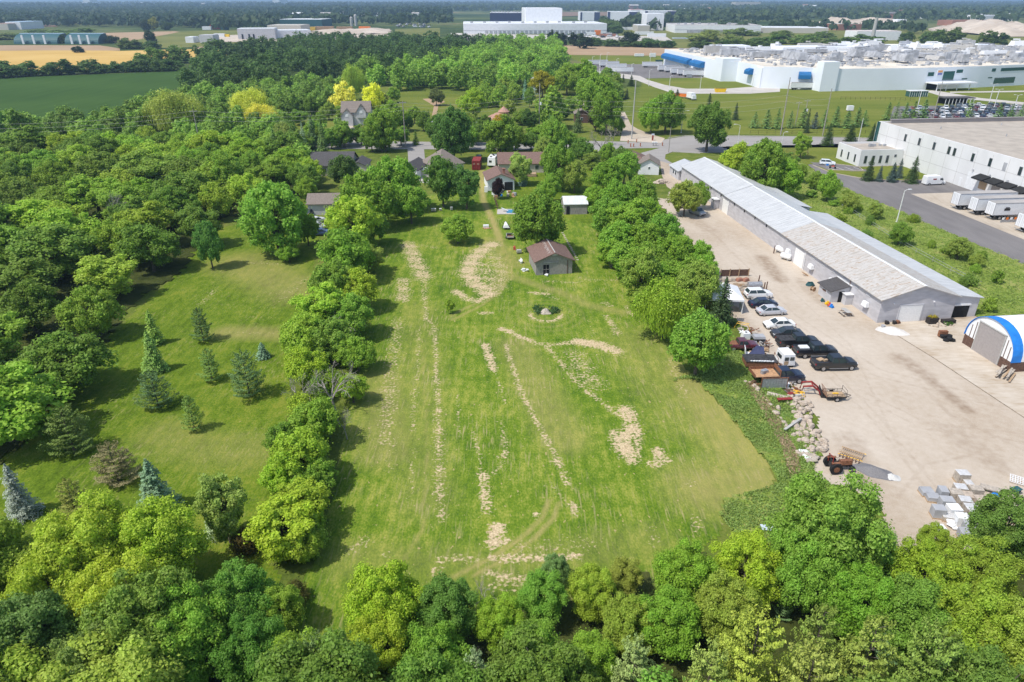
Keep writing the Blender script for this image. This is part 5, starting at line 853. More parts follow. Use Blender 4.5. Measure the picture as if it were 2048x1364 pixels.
b = MB(); A = arc(4.42, 1.55, 5.68); b.prism([(-4.42, 1.5)] + A[1:-1] + [(4.42, 1.5)], 'x', .05, .12); b.build('end_panel', 'fabric_white', dm)
b = MB()
for y in (-4.35, 4.35): b.box((8.5, y, 0), (17, .25, 1.55))
for y in (-3.4, 3.4): b.box((.1, y, 0), (.14, 1.9, 1.5))
b.build('side_wall', 'brown_wood', dm)
dr = ribdoor(dm, (-.02, 0, 0), 4.7, 4.4, 'y', 'door_grey', 9); b = MB(); b.box((-.05, -2.42, 0), (.14, .14, 4.5)); b.box((-.05, 2.42, 0), (.14, .14, 4.5)); b.box((-.05, 0, 4.42), (.14, 4.98, .14)); b.build('frame', 'concrete_grey', dr)
for y, h in ((-3.6, 3.4), (-2.9, 4.1), (2.9, 4.1), (3.6, 3.4)): MB().tube([(.0, y, 1.5), (.0, y, h)], .05, None, 5).build('mullion', 'brown_wood', dm)
# ------------------------------------------------------------ white warehouse with its office, at the right
wh = empty('white_warehouse', L(72.7, 20), GA, 'huge white concrete-panel warehouse with a flat gravel roof at the right edge', 'warehouse')
b = MB(); b.box((50, 25, 0), (100, 151, 10)); b.build('wall', 'tilt_panel', wh)
b = MB(); b.box((50.3, 25, 10.0), (99.2, 150.2, .05)); b.build('roof', 'roof_gravel', wh)
b = MB()
for (c, d) in (((.2, 25, 10), (.4, 151, .5)), ((50.2, 100.3, 10), (99.6, .4, .5)), ((50.2, -50.3, 10), (99.6, .4, .5))): b.box(c, d)
b.build('parapet', 'tilt_panel', wh); b = MB(); b.box((45, 99.2, 10.06), (84, .5, 1.1)); b.box((45, 99.1, 11.16), (84.4, .9, .12)); b.build('roof_screen', 'door_grey', wh)
b = MB()
for z in (3.3, 6.9): b.box((-.012, 25, z), (.024, 150.9, .06))
for v in np.arange(-48, 100, 5.5): b.box((-.014, float(v), .02), (.028, .05, 9.9))
b.build('panel_joints', 'concrete_grey', wh)
for v in (86, 79.5, 73, 66.8, 64.6, 57.6, 51.4, 41.5, 33, 24): f = pbox('window', (-.03, v, 6.95), (.07, 1.1, 2.1), 'unit_grey', wh); pbox('pane', (-.05, v, 7.03), (.07, .95, 1.94), 'window_glass', f)
pbox('blind_window', (-.03, 46.5, 6.95), (.07, 1.1, 2.0), 'unit_grey', wh)
cg = pbox('corner_glazing', (.9, 100.55, .2), (2.6, .12, 10.2), 'teal_glass', wh); b = MB()
for z in (1.9, 3.6, 5.3, 7.0, 8.7, 10.2): b.box((.9, 100.63, z), (2.7, .1, .1))
b.box((-.35, 100.63, .2), (.1, .1, 10.1)); b.box((.9, 100.63, .2), (.08, .1, 10.1)); b.build('mullions', 'white_metal', cg)
pbox('corner_glazing', (-.06, 100.0, .2), (.12, 1.1, 10.2), 'teal_glass', wh)
ribdoor(wh, (-.03, 55.9, .0), 3.4, 4.4, 'y', 'white_metal', 8); pbox('door', (-.04, 59.6, 0), (.08, 1.0, 2.2), 'white_metal', wh)
for i, v in enumerate((51.6, 47.2, 42.8, 38.4, 34.0, 29.6, 25.2, 20.8, 16.4, 12, 7.6)):
    h = empty('dock_canopy_mount', (0, 0, 0)); bpy.data.objects.remove(h)
    b = MB(); b.hexa([(-2.3, v - 1.9, 3.6), (0, v - 1.9, 3.6), (0, v + 1.9, 3.6), (-2.3, v + 1.9, 3.6), (-2.3, v - 1.9, 3.95), (0, v - 1.9, 4.75), (0, v + 1.9, 4.75), (-2.3, v + 1.9, 3.95)]); b.build('dock_canopy', 'black_rubber', wh)
    pbox('dock_door', (-.04, v, 1.1), (.08, 2.6, 2.5), 'door_grey' if i else 'wood', wh)
for v in (56, 50, 44, 38, 32): pbox('wall_light', (-.3, v, 5.0), (.5, .25, .2), 'unit_grey', wh)
b = MB()
for (u, v) in ((12, 88), (22, 74), (35, 92), (28, 60), (48, 84), (15, 55), (40, 50)): b.tube([(u, v, 10), (u, v, 10.7)], .15, None, 8)
b.build('roof_vent', 'unit_grey', wh)
of = empty('office_annex', L(65.8, 111.2), GA, 'low white flat-roofed office annex with tall narrow windows beside the white warehouse', 'office')
OW, OD = 13.7, 12.6; b = MB(); b.box((0, 0, 0), (OW, OD, 4.3)); b.build('wall', 'tilt_panel', of); b = MB(); b.box((0, 0, 4.3), (OW - .7, OD - .7, .04)); b.build('roof', 'roof_gravel', of)
b = MB()
for (c, d) in (((-OW / 2 + .17, 0, 4.3), (.34, OD, .55)), ((0, -OD / 2 + .17, 4.3), (OW - .7, .34, .55)), ((0, OD / 2 - .17, 4.3), (OW - .7, .34, .55))): b.box(c, d)
b.build('parapet', 'tilt_panel', of)
for u in (-5, -2.6, -.3, 1.9): window(of, 'S', u, .9, .95, 2.3, OW, OD, 'unit_grey')
for u in (-3.8, -.2, 3.6): window(of, 'W', u, .9, .85, 2.3, OW, OD, 'unit_grey')
window(of, 'S', 4.3, 2.6, .8, .8, OW, OD, 'unit_grey'); wallitem(of, 'door', 'S', 4.3, 0, 1, 2.1, 'white_metal', OW, OD, .06)
for (u, v, s) in ((.6, 1.2, 1.1), (2.0, 1.6, .9), (4.4, 2.4, .7), (5.4, 1.6, .8)): b = MB(); b.box((u, v, 4.36), (s, s * .8, s * .7)); b.box((u, v, 4.36 + s * .7), (s * .6, s * .6, .08)); b.build('roof_unit', 'unit_grey', of)
# ------------------------------------------------------------ factory with roof plant
fa = empty('factory', L(0, 0), GA, 'vast pale factory with a cream roof crowded by grey machinery beyond the wide lawn', 'factory')
FP = [(107.6, 452), (107.4, 361), (107.6, 337.5), (117, 336.8), (117, 302), (120.2, 300.5), (141, 292.4), (142.2, 287), (150.2, 284), (176, 283.8), (203, 284.6), (240, 291), (277, 300), (340, 312), (430, 325), (430, 470), (170, 466), (150, 452)]
b = MB(); b.prism(FP, 'z', 0, 11.3); b.build('wall', 'factory_wall', fa)
ctr = (200, 380); FI = [(p[0] + (ctr[0] - p[0]) * .006, p[1] + (ctr[1] - p[1]) * .006) for p in FP]; b = MB(); b.prism(FI, 'z', 11.32, 11.4); b.build('roof', 'roof_cream', fa)
for (u, v, du, dv, h, nm) in ((113.2, 343.5, 11.5, 12.4, 12.9, 'stair_block'), (146.3, 286.6, 9, 7.2, 14.9, 'entrance_tower'), (118.6, 306, 4.5, 8, 10.6, 'stair_block'), (210, 420, 60, 20, 14.5, 'penthouse'), (300, 440, 120, 16, 14.0, 'penthouse'), (158, 452, 26, 16, 13.8, 'penthouse')): pbox(nm, (u, v, 0), (du, dv, h), 'factory_wall', fa)
def awn(p, q, z, h, d, nm='dock_awning'):
    p, q = Vector((*p, 0)), Vector((*q, 0)); t = (q - p).normalized(); nn = Vector((-t.y, t.x, 0)); nn = nn if nn.dot(Vector((-1, -.8, 0))) > 0 else -nn; b = MB(); A = []
    prof = [(0, z), (d, z), (d, z + h * .55), (d * .72, z + h * .85), (0, z + h)]; V = [tuple(p + nn * a + Vector((0, 0, k))) for a, k in prof] + [tuple(q + nn * a + Vector((0, 0, k))) for a, k in prof]; n = 5
    b.add(V, [tuple(range(n)), tuple(range(n, 2 * n))[::-1]] + [(i, i + n, (i + 1) % n + n, (i + 1) % n) for i in range(n)]); b.build(nm, 'awning_blue', fa)
awn((107.4, 448), (107.4, 391), 5.4, 3.6, 3.4); awn((107.4, 386), (107.4, 366), 5.4, 3.6, 3.4); awn((117, 320), (117, 314), 6, 3.2, 3); awn((134.5, 294.7), (140.4, 292.5), 5.6, 3.6, 3)
def fwin(p, q, z, h, nm='window_band', m='teal_glass', off=.12):
    p, q = Vector((*p, 0)), Vector((*q, 0)); t = (q - p).normalized(); nn = Vector((t.y, -t.x, 0)); b = MB(); P = [p + nn * off, q + nn * off, q - nn * .05, p - nn * .05]; b.hexa([(*v[:2], z) for v in P] + [(*v[:2], z + h) for v in P]); return b.build(nm, m, fa)
def onf(u): # south front line
    pts = [(150.2, 284), (176, 283.8), (203, 284.6), (240, 291), (277, 300), (340, 312)]
    for a, c in zip(pts[:-1], pts[1:]):
        if a[0] <= u <= c[0]: k = (u - a[0]) / (c[0] - a[0]); return (u, a[1] + (c[1] - a[1]) * k)
fwin(onf(204), onf(208), 7.0, 2.0); fwin(onf(214.5), onf(222), 4.6, 4.6); fwin(onf(223), onf(251), 8.2, 1.7); fwin(onf(255), onf(276), 8.2, 1.7); fwin(onf(228), onf(250), 4.7, .6); fwin(onf(252), onf(268), 1.6, 3.2); fwin(onf(280), onf(296), 1.2, 3.4, 'window_band', 'unit_grey')
# logo panel: white plaque with orange capitals above blue capitals
lg = fwin(onf(210), onf(213.6), 7.2, 2.9, 'sign_board', 'white_metal', .2)
mat('sign_orange', (.80,.30,.05), .5); mat('sign_blue', (.10,.12,.42), .5)
for bits, z, m in (('LOGO', 8.8, 'sign_orange'), ('LINE', 7.5, 'sign_blue')):
    a = Vector((*onf(210.3), 0)); c = Vector((*onf(213.3), 0)); t = (c - a).normalized(); nn = Vector((t.y, -t.x, 0)); b = MB()
    for i in range(4):
        q = a.lerp(c, (i + .5) / 4) + nn * .26; b.box((q.x, q.y, z), (.5, .1, 1.0), None, rz=math.atan2(t.y, t.x))
        
    b.build('sign_mark', m, lg)
cp = empty('tmp'); bpy.data.objects.remove(cp)
b = MB(); q = onf(212); b.box((q[0] + 5, q[1] - 4.5, 3.6), (26, 9, .6), None, rz=.12); b.build('entrance_canopy', 'white_metal', fa); b = MB()
for du in (-6, 0, 7, 15): b.tube([(q[0] + du, q[1] - 8 + du * .12, 0), (q[0] + du, q[1] - 8 + du * .12, 3.6)], .25, None, 8)
b.build('canopy_post', 'white_metal', fa); fwin(onf(205), onf(212), .1, 3.3, 'doorway', 'dark_void')
rs_ = random.Random(9); cnt = 0
for k in range(700):                                                  # roof plant: ducts, coolers, air handlers
    u, v = rs_.uniform(122, 400), rs_.uniform(300, 455)
    if not bool(inpoly(np.array(u), np.array(v), [(p[0] + (ctr[0] - p[0]) * .07, p[1] + (ctr[1] - p[1]) * .1) for p in FP])): continue
    dn = (u - 120) / 120 + (v - 300) / 260
    if rs_.random() > min(1, dn * 1.1): continue
    cnt += 1
    if cnt > 96: break
    b = MB(); s = rs_.uniform(4, 12); h = rs_.uniform(1.8, 4.4); lz = rs_.uniform(.4, 1.4); t = rs_.choice([0, 0, 0, math.pi / 2])
    b.box((u, v, 11.4 + lz), (s * rs_.uniform(1, 2.2), s * .55, h), None, rz=t, taper=(rs_.choice([1, 1, .9]), rs_.choice([1, .75, .6])))
    for dx in (-.4, .4):
        for dy in (-.2, .2): b.tube([(u + dx * s, v + dy * s, 11.4), (u + dx * s, v + dy * s, 11.4 + lz)], .12, None, 4)
    if rs_.random() < .7: b.tube([(u, v, 11.4 + lz + h), (u, v, 12.4 + lz + h), (u + rs_.uniform(-9, 9), v + 1, 12.4 + lz + h)], .45, None, 8)
    if rs_.random() < .6: b.cyl((u + s * .2, v, 11.4 + lz + h), s * .16, .8, None, 10)
    b.build('rooftop_unit', rs_.choice(['unit_grey', 'unit_grey', 'unit_grey', 'concrete_grey', 'white_metal']), fa)
for k in range(4): b = MB(); v = 318 + 34 * k; b.tube([(150, v, 12.2), (300, v + 6, 12.2), (390, v + 12, 12.2)], .4, None, 6); [b.tube([(u, v + (u - 150) * .05, 11.3), (u, v + (u - 150) * .05, 12.2)], .1, None, 4) for u in range(160, 390, 12)]; b.build('pipe_run', 'unit_grey', fa)
# pipes and small vents as clutter over the cream roof
b = MB()
for k in range(1700):
    u, v = rs_.uniform(112, 400), rs_.uniform(296, 455)
    if bool(inpoly(np.array(u), np.array(v), [(p[0] + (ctr[0] - p[0]) * .04, p[1] + (ctr[1] - p[1]) * .05) for p in FP])): s = rs_.uniform(.5, 2.6); b.box((u, v, 11.4), (s, s * rs_.uniform(.4, 2), rs_.uniform(.3, 1.4)), None, rz=rs_.uniform(0, 3))
o = b.build('roof_clutter', 'unit_grey', fa); o['kind'] = 'stuff'
p = at(1742, 90); ch = MB(); ch.tube([(0, 0, 0), (0, 0, 13), (0, 0, 27)], [2.2, 1.9, 1.6], None, 16); o = ch.build('chimney_stack', 'concrete_grey'); o.location = p; settag(o, 'tall pale chimney stack rising behind the factory roof', 'chimney')
# ------------------------------------------------------------ far commercial buildings: two base points, height, depth
FB = [((927,68),(1207,66),13,110,'white_wall','white_metal','giant white distribution warehouse on the skyline, dock doors along its base'),((1051,62),(1122,61.5),32,80,'white_wall','white_wall','tall white tower block rising from the giant white warehouse'),((980,52),(1051,52),22,60,'navy_clad','white_metal','dark blue clad hall left of the tall white block'),
 ((1160,41.5),(1199,41.5),18,60,'white_wall','white_metal','white and black hall, leftmost of three on the skyline'),((1214,42),(1274,42.5),19,60,'white_wall','white_metal','white and black hall in the middle of three on the skyline'),((1288,45),(1351,45),22,60,'white_wall','white_metal','white and black hall, rightmost of three on the skyline'),((1261,28.5),(1287,28.5),14,60,'white_wall','red_roof','white building with a red hipped roof on the skyline'),
 ((1292,61),(1326,61),24,50,'white_wall','white_metal','tall plain white block right of the three skyline halls'),((1275,64),(1299,64),9,50,'beige_siding','white_metal','low beige wing beside the tall plain white block'),((1349,66),(1524,67),10.5,90,'white_wall','roof_grey_far','very long low white depot with a grey roof crowded with vents'),((1524,66),(1660,68),7,60,'beige_siding','white_metal','low beige row of trailers and stores right of the long white depot'),
 ((1711,81),(1796,80.5),10,30,'white_wall','red_line','white depot with a thin red roof edge behind the factory chimney'),((1675,61),(1717,60.5),9,40,'brick','beige_siding','long low brick building right of the long white depot'),((1793,51),(1811,51),10,20,'fabric_white','fabric_white','small bright white tent hall before the quarry heaps'),((1903,52),(1961,51),9,40,'brick','brick','brick terrace on top of the quarry heaps'),
 ((1950,43),(1985,42),12,40,'white_wall','white_metal','white hall at the upper right beyond the quarry'),((1656,28),(1708,27.5),12,60,'brick','shingle_salmon','distant pink housing estate at the upper right'),((1733,29),(1813,28),12,60,'brick','shingle_salmon','wider distant pink housing estate at the upper right'),((1470,17),(1520,17),30,80,'beige_siding','beige_siding','tiny distant beige apartment blocks on the right horizon'),
 ((477,79),(552,77.5),12,26,'grey_siding_light','white_metal','plain pale grey hall at the end of the wood, left of the depot'),((552,77),(603,74),9,30,'white_wall','white_metal','low white hall next to the plain pale grey hall'),((536,66),(603,66),10,50,'beige_siding','beige_siding','beige block hall behind the low white hall'),((561,55.5),(642,56),13,60,'teal_clad','white_metal','dark teal hall with a white roof in the lumber depot'),((400,86),(428,86),8,18,'grey_siding_light','grey_siding_light','grey box building at the end of the sloping pasture'),((372,86),(388,86),6,16,'white_wall','white_metal','small white house beside the grey box building'),
 ((14,59),(44,59),11,60,'white_wall','blue_metal','light blue roofed hall at the upper left edge'),((-20,60),(18,60),9,50,'beige_siding','brown_metal','brown roofed hall at the upper left corner'),((168,12),(182,12),40,100,'white_wall','white_metal','tiny white building on the left horizon'),((546,11),(560,11),60,200,'white_wall','white_metal','bright white building on the horizon at upper left of centre')]
mat('navy_clad', (.045,.055,.12), .6); mat('teal_clad', (.03,.10,.11), .6); mat('red_roof', (.5,.10,.07), .7); mat('blue_metal', (.42,.55,.66), .5); mat('brown_metal', (.33,.22,.17), .6); mat('roof_grey_far', (.42,.40,.38), .8, var=.3, scale=.05); mat('red_line', (.62,.55,.52), .7); mat('orange', (.75,.20,.03), .6); mat('yellow', (.80,.52,.02), .5)
for i, (a, c, h, dp, wm, rm, lb) in enumerate(FB):
    A, C = at(*a), at(*c); d = C - A; rz = math.atan2(d.y, d.x) * .4; ln = d.length; e = empty('warehouse' if i not in (12, 14, 16, 17, 18, 24) else 'building', (A.x, A.y, 0), rz, lb, 'building')
    b = MB(); b.box((ln / 2, dp / 2, 0), (ln, dp, h)); b.build('wall', wm, e); b = MB(); b.box((ln / 2, dp / 2, h), (ln - 1, dp - 1, .5)); b.build('roof', rm, e)
    if wm == 'white_wall' and i in (0, 9):
        for k in range(26 if i == 0 else 18): pbox('dock_door', (ln * (.16 + .8 * k / 26), -.2, 0), (4, .4, 4.2), 'unit_grey', e)
        pbox('plinth_band', (ln / 2, -.1, 4.4), (ln, .2, .4), 'unit_grey', e)
    if i in (3, 4, 5): pbox('dark_bay', (ln * .86, -.4, 0), (ln * .28, .8, h), 'navy_clad', e); pbox('dark_bay', (ln * .05, -.4, 0), (ln * .08, .8, h), 'navy_clad', e)
    if i in (11, 19, 21): [pbox('door', (ln * k, -.2, 0), (ln * .04, .4, h * .5), 'dark_void', e) for k in (.12, .3, .42)]
    if i in (0, 9, 2):
        for k in range(10): pbox('roof_vent', (ln * (.06 + .09 * k), dp * (.2 + .06 * (k % 4)), h + .5), (4, 4, 2.2), 'unit_grey', e)
for (x0, x1, y, lb) in ((28, 115, 88, 'longer dark green hoop barn with pale partitions at the upper left'), (130, 197, 88, 'shorter dark green hoop barn with pale partitions at the upper left')):
    A, C = at(x0, y), at(x1, y); ln = (C - A).length; e = empty('hoop_barn', A, 0, lb, 'barn'); b = MB(); pr = [(16 * (1 - math.cos(math.pi / 2 * i / 8)), 10 * math.sin(math.pi / 2 * i / 8)) for i in range(9)]; pr = pr + [(20, 10), (26, 0)]; b.prism(pr, 'x', 0, ln)
    b.build('cover', 'teal_clad', e)
    for k in range(1, 4): pbox('partition', (ln * k / 4, -1.6, 0), (2.2, 1.2, 9.2), 'white_wall', e)
    pbox('ridge_sheet', (ln / 2, 17, 9.9), (ln, 6, .5), 'blue_metal', e)
def heap(name, pts, h, m, z, label, cat, step=9, seed=0):
    P = W(pts); c = sum((p for p in P), Vector()) / len(P)
    def hf(x, y): d = segdist(x, y, P + [P[0]]); return h * np.clip(d / 25.0, 0, 1) * (.55 + .45 * (wobble(x, y, .05, seed) + .4 * wobble(x, y, .17, seed + 1)))
    return settag(grid(name, P, step, m, z, hf=hf), label, cat)
heap('quarry_heap', [(1858,60),(1900,54),(2000,54),(2200,60),(2200,74),(2000,74),(1930,68)], 15, 'rubble_ground', .5, 'long pale rubble heap of the quarry at the upper right', 'spoil heap', seed=1)
heap('quarry_heap', [(1631,47),(1680,45.5),(1770,47),(1820,50),(1760,52),(1640,51)], 16, 'rubble_ground', .6, 'distant pale earth heap left of the quarry', 'spoil heap', 14, seed=2)
heap('sand_heap', [(625,62),(700,60),(780,60),(780,68),(640,70)], 6, 'rubble_ground', .5, 'pale sand heaps of the lumber depot', 'spoil heap', 9, seed=3)
# ------------------------------------------------------------ old barn in the backyard
br = house('old_barn', (7.72 - .6, 116.9 + 3.8), rad(8.5), 6.7, 7.6, 2.7, 4.15, 'y', 'shingle_brown', 'barn_board', 'weathered grey board barn with a brown shingle roof losing tiles along its ridge', 'barn', over=.45)
pbox('doorway', (-1.5, -3.82, .05), (1.05, .06, 1.9), 'dark_void', br); b = MB(); b.box((-1.5, -3.87, .05), (.06, .06, 1.9)); b.box((-1.5, -3.87, 1.05), (1.05, .06, .06)); b.build('door_bars', 'barn_board', br)
pbox('sliding_rail', (-.6, -3.86, 2.35), (2.6, .1, .09), 'concrete_grey', br); pbox('door_edge', (2.45, -3.83, .05), (.12, .08, 2.6), 'brown_wood', br); pbox('gable_beam', (0, -4.05, 3.75), (1.0, .12, .3), 'concrete_grey', br)
b = MB(); r_ = random.Random(4)
for k in range(34): v = -3.6 + k * .21; ln = r_.uniform(.25, .95); x = -r_.uniform(.12, .3); b.box((x - ln / 2, v, 4.21 - (ln / 2 - x) * .43 + .06), (ln, .10, .035), None, ry=-.40)
b.build('exposed_lath', 'concrete_grey', br); pbox('bright_ridge', (.0, -.2, 4.33), (.16, 7.9, .05), 'concrete_grey', br)
# ------------------------------------------------------------ houses
def fromr(px, py, z): return at(px, py, z)
h1 = at(706, 250); house('two_storey_house', (h1.x + 1.5, h1.y + 3), rad(4), 11, 8, 5.2, 8.6, 'x', 'shingle_greybrown', 'grey_siding_light', 'grey two-storey house with twin white-trimmed gables behind the street', wins=[('S', -3.4, 3.4, 1.3, 1.2), ('S', 2.0, 3.8, 2.0, 1.6), ('S', 4.0, 1.2, 1.2, 1.2)], doors=[('S', -2.4, 0, 2.8, 2.3, 'door_grey')])
e = [o for o in COL.objects if o.name == 'two_storey_house'][0]
for (u, wd, zb, zr, D) in ((-3.4, 4.4, 4.0, 6.3, 1.2), (2.2, 3.6, 5.3, 7.9, .8)):
    b = MB(); b.prism([(u - wd / 2, 0 if u < 0 else 3), (u + wd / 2, 0 if u < 0 else 3), (u + wd / 2, zb), (u, zr), (u - wd / 2, zb)], 'y', -4 - D, -3.9); g = b.build('gable_bay', 'grey_siding_light', e)
    b = MB()
    for s in (-1, 1): b.prism([(u, zr + .03), (u + s * (wd / 2 + .35), zb - .35), (u + s * (wd / 2 + .35), zb - .12), (u, zr + .25)], 'y', -4.35 - D, -2.6)
    b.build('gable_roof', 'shingle_greybrown', g); b = MB(); b.box((u, -4.05 - D, zb - .6), (1.2, .1, 1.1)); b.build('window', 'white_metal', g)
h2 = at(666, 304, 5.6); house('dark_roof_house', (h2.x, h2.y), rad(3), 11.5, 11, 3, 5.6, 'x', 'shingle_charcoal', 'beige_siding', 'long house under a large charcoal shingle roof behind the hedgerow trees', wins=[('S', -2, 1, 1.4, 1.2), ('S', 3, 1, 1.4, 1.2)], over=.5)
h = at(718, 318, 3.5); house('dark_roof_wing', (h.x + .4, h.y - .5), rad(3), 4.6, 8.4, 2.5, 3.6, 'y', 'shingle_charcoal', 'beige_siding', 'lower wing with a flat grey roof strip at the right of the charcoal roof', 'house')
h = at(884, 297, 7); house('steep_roof_house', (h.x, h.y), rad(38), 8.6, 8.6, 3, 7, 'hip', 'shingle_greybrown', 'beige_siding', 'house with a steep pyramid roof of grey-brown shingles behind the chestnut', wins=[('S', 0, 1, 1.4, 1.2)])
h = at(818, 357); house('white_cottage', (h.x + .9, h.y + 3.6), rad(-14), 5.4, 8.5, 2.6, 4.2, 'y', 'shingle_charcoal', 'white_wall', 'small white cottage with a dark grey gable roof and a blue-grey bargeboard', wins=[('S', .3, .9, .9, 1.1)])
h = at(849, 352); house('garden_shed', (h.x, h.y), 0, 2.6, 2.4, 2.0, 2.3, 'x', 'shingle_light', 'beige_siding', 'pale flat-roofed shed on the patio right of the white cottage', 'shed'); sheet('patio', W([(838,340),(858,340),(860,366),(836,366)]), .06, 'pale_concrete')
h = at(655, 430); house('grey_roof_shed', (h.x - .7, h.y + 3.2), rad(4), 7.6, 6.2, 2.7, 4.2, 'x', 'shingle_greybrown', 'grey_siding_light', 'low building with a grey shingle roof hidden behind the hedgerow and maples', 'garage', doors=[('S', 1.6, 0, 3, 2.2, 'door_grey')])
h = at(1001, 381); house('brown_roof_garage', (h.x - .5, h.y + 4.6), rad(8), 7, 9.4, 2.8, 4.3, 'y', 'shingle_brown', 'white_wall', 'white garage with a red-brown gable roof at the head of the worn track', 'garage', doors=[('S', 2.0, 0, 2.2, 2.2, 'dark_void')], chimney=(1.0, -2.6))
h = at(1041, 305, 4.9); house('brown_bungalow', (h.x, h.y), rad(3), 13, 9, 2.7, 4.9, 'x', 'shingle_brown', 'beige_siding', 'long bungalow with a dull brown shingle roof behind a whitish-green tree', wins=[('S', 4.5, 1, 1.2, 1.2), ('S', 1.8, .4, 1.6, 1.9)])
dk = at(1060, 352); b = MB(); b.box((0, 0, .7), (3.6, 2.4, .12)); [b.box((x, -1.15, 0), (.12, .12, 1.7)) for x in (-1.7, 0, 1.7)]; b.box((0, -1.15, 1.62), (3.6, .08, .1)); b.box((0, -1.15, .1), (3.5, .06, .6)); o = b.build('timber_deck', 'wood'); o.location = (dk.x, dk.y, 0); settag(o, 'orange timber deck behind the brown bungalow', 'deck')
h = at(1302, 349); house('white_gable_house', (h.x - .3, h.y + 3.2), rad(-9), 5.8, 7, 2.8, 4.4, 'y', 'shingle_greybrown', 'white_wall', 'bright white gable-ended house beside the street lane, a dark window in its gable', wins=[('S', .1, 1.6, .6, .7)])
h = at(1262, 300, 5.0); e = house('brown_hip_house', (h.x + .3, h.y - .6), rad(-9), 7.5, 8, 2.7, 5.0, 'hip', 'shingle_brown', 'white_wall', 'house with a two-tone brown hipped roof and a white dormer left of the bright gable'); pbox('dormer', (-1.6, -2.6, 3.0), (1.8, 1.8, 1.3), 'white_metal', e); pbox('dormer_pane', (-1.6, -3.53, 3.3), (1.3, .06, .8), 'window_glass', e)
h = at(1147, 429); e = house('tin_roof_garage', (h.x + .3, h.y + 2.6), rad(4), 5.4, 5.0, 2.4, 3.6, 'x', 'tin_roof', 'barn_board', 'small garage with a glaring tin roof beside the swimming pool', 'garage', doors=[('S', -1.8, 0, .8, 1.9, 'dark_void')], over=.2)
h = at(996, 226, 5.2); e = house('salmon_roof_house', (h.x, h.y), rad(-14), 10, 9, 3, 5.4, 'hip', 'shingle_salmon', 'beige_siding', 'house with a salmon-pink hipped roof and a round turret cap'); b = MB(); b.tube([(1.5, 3, 3), (1.5, 3, 5.4)], 2, None, 10); b.tube([(1.5, 3, 5.4), (1.5, 3, 7.4)], [2.4, .05], None, 10); b.build('turret', 'shingle_salmon', e); pbox('skylight', (-2.4, -2.2, 4.1), (1.4, .8, .15), 'window_glass', e)
h = at(1083, 178); house('pale_blue_house', (h.x, h.y + 3), rad(-3), 11, 9, 5.2, 7.4, 'hip', 'shingle_light', 'pale_blue_siding', 'pale blue two-storey house with a light grey hipped roof between spruces', wins=[('S', 2, 3.4, 1.2, 1.2)])
h = at(1163, 246); e = house('red_cabin', (h.x, h.y + 3), 0, 5.4, 6, 3.6, 5.2, 'y', 'shingle_greybrown', 'brown_wood', 'dark red-brown cabin half hidden by trees below the gravel driveway', wins=[('S', 0, 1, 1, 1.2)])
h = at(878, 238, 4.6); house('light_roof_bungalow', (h.x, h.y), 0, 8.4, 8, 2.7, 4.6, 'hip', 'shingle_light', 'white_wall', 'white bungalow with a light grey hipped roof left of the big dark tree', wins=[('S', 0, 1, 1.4, 1.1)])
h = at(948, 243, 4); house('light_roof_bungalow', (h.x, h.y), 0, 6, 7, 2.7, 4.2, 'hip', 'shingle_light', 'white_wall', 'white bungalow with a light grey roof right of the big dark tree')
h = at(407, 246, 4.2); house('bluish_roof_house', (h.x, h.y), rad(8), 8, 7, 2.7, 4.2, 'x', 'blue_metal', 'beige_siding', 'small house with a bluish roof sunk among the trees at the left')
h = at(172, 257, 4); house('small_grey_roof_house', (h.x, h.y), rad(12), 7, 6, 2.7, 4.0, 'x', 'shingle_light', 'white_wall', 'small grey-roofed house among trees beyond the left woodland')
h = at(10, 262, 4); house('far_left_house', (h.x, h.y), rad(12), 8, 6, 2.7, 4.0, 'x', 'shingle_greybrown', 'beige_siding', 'brown-roofed house at the left edge under the wires')
# ------------------------------------------------------------ vehicles
m_, n_, b_ = newmat('car_paint'); oi = ND(n_, 'ShaderNodeObjectInfo'); n_.links.new(oi.outputs['Color'], b_.inputs['Base Color']); b_.inputs['Roughness'].default_value = .28; b_.inputs['Specular IOR Level'].default_value = .6; b_.inputs['Coat Weight'].default_value = .6; b_.inputs['Coat Roughness'].default_value = .08
mat('tyre', (.018,.018,.019), .85); mat('rim', (.45,.46,.48), .35, metal=.7); mat('trim_black', (.03,.03,.032), .6); mat('lamp_clear', (.75,.76,.78), .15, spec=.8); mat('lamp_red', (.42,.015,.015), .25); mat('steel', (.38,.39,.41), .5, metal=.4, var=.2, scale=4); mat('tarp_black', (.045,.045,.048), .75, var=.4, scale=3, bump=.5)
mat('rust_red', (.25,.035,.03), .55, var=.25, scale=6); mat('yellow_paint', (.75,.46,.05), .5, var=.15); mat('maroon', (.12,.02,.03), .4); mat('chassis', (.035,.03,.028), .8, var=.4, scale=5); mat('sandstone', (.44,.37,.30), .9, var=.22, scale=2.2, bump=.4); mat('plywood', (.45,.27,.15), .8, var=.2, scale=3)
def loft(b, secs, m=None):
    """secs: (x, z0, z1, half width low, half width top)"""
    V, F = [], []
    for (x, z0, z1, w0, w1) in secs:
        zm = z0 + (z1 - z0) * .55; V += [(x, -w0 * .92, z0), (x, w0 * .92, z0), (x, w0, z0 + .12), (x, w0, zm), (x, w1, z1 - .05), (x, w1 * .9, z1), (x, -w1 * .9, z1), (x, -w1, z1 - .05), (x, -w0, zm), (x, -w0, z0 + .12)]
    n = 10
    for i in range(len(secs) - 1):
        for k in range(n): F.append((i * n + k, i * n + (k + 1) % n, (i + 1) * n + (k + 1) % n, (i + 1) * n + k))
    F.append(tuple(range(n))[::-1]); F.append(tuple(range((len(secs) - 1) * n, len(secs) * n))); b.add(V, F, m); return b
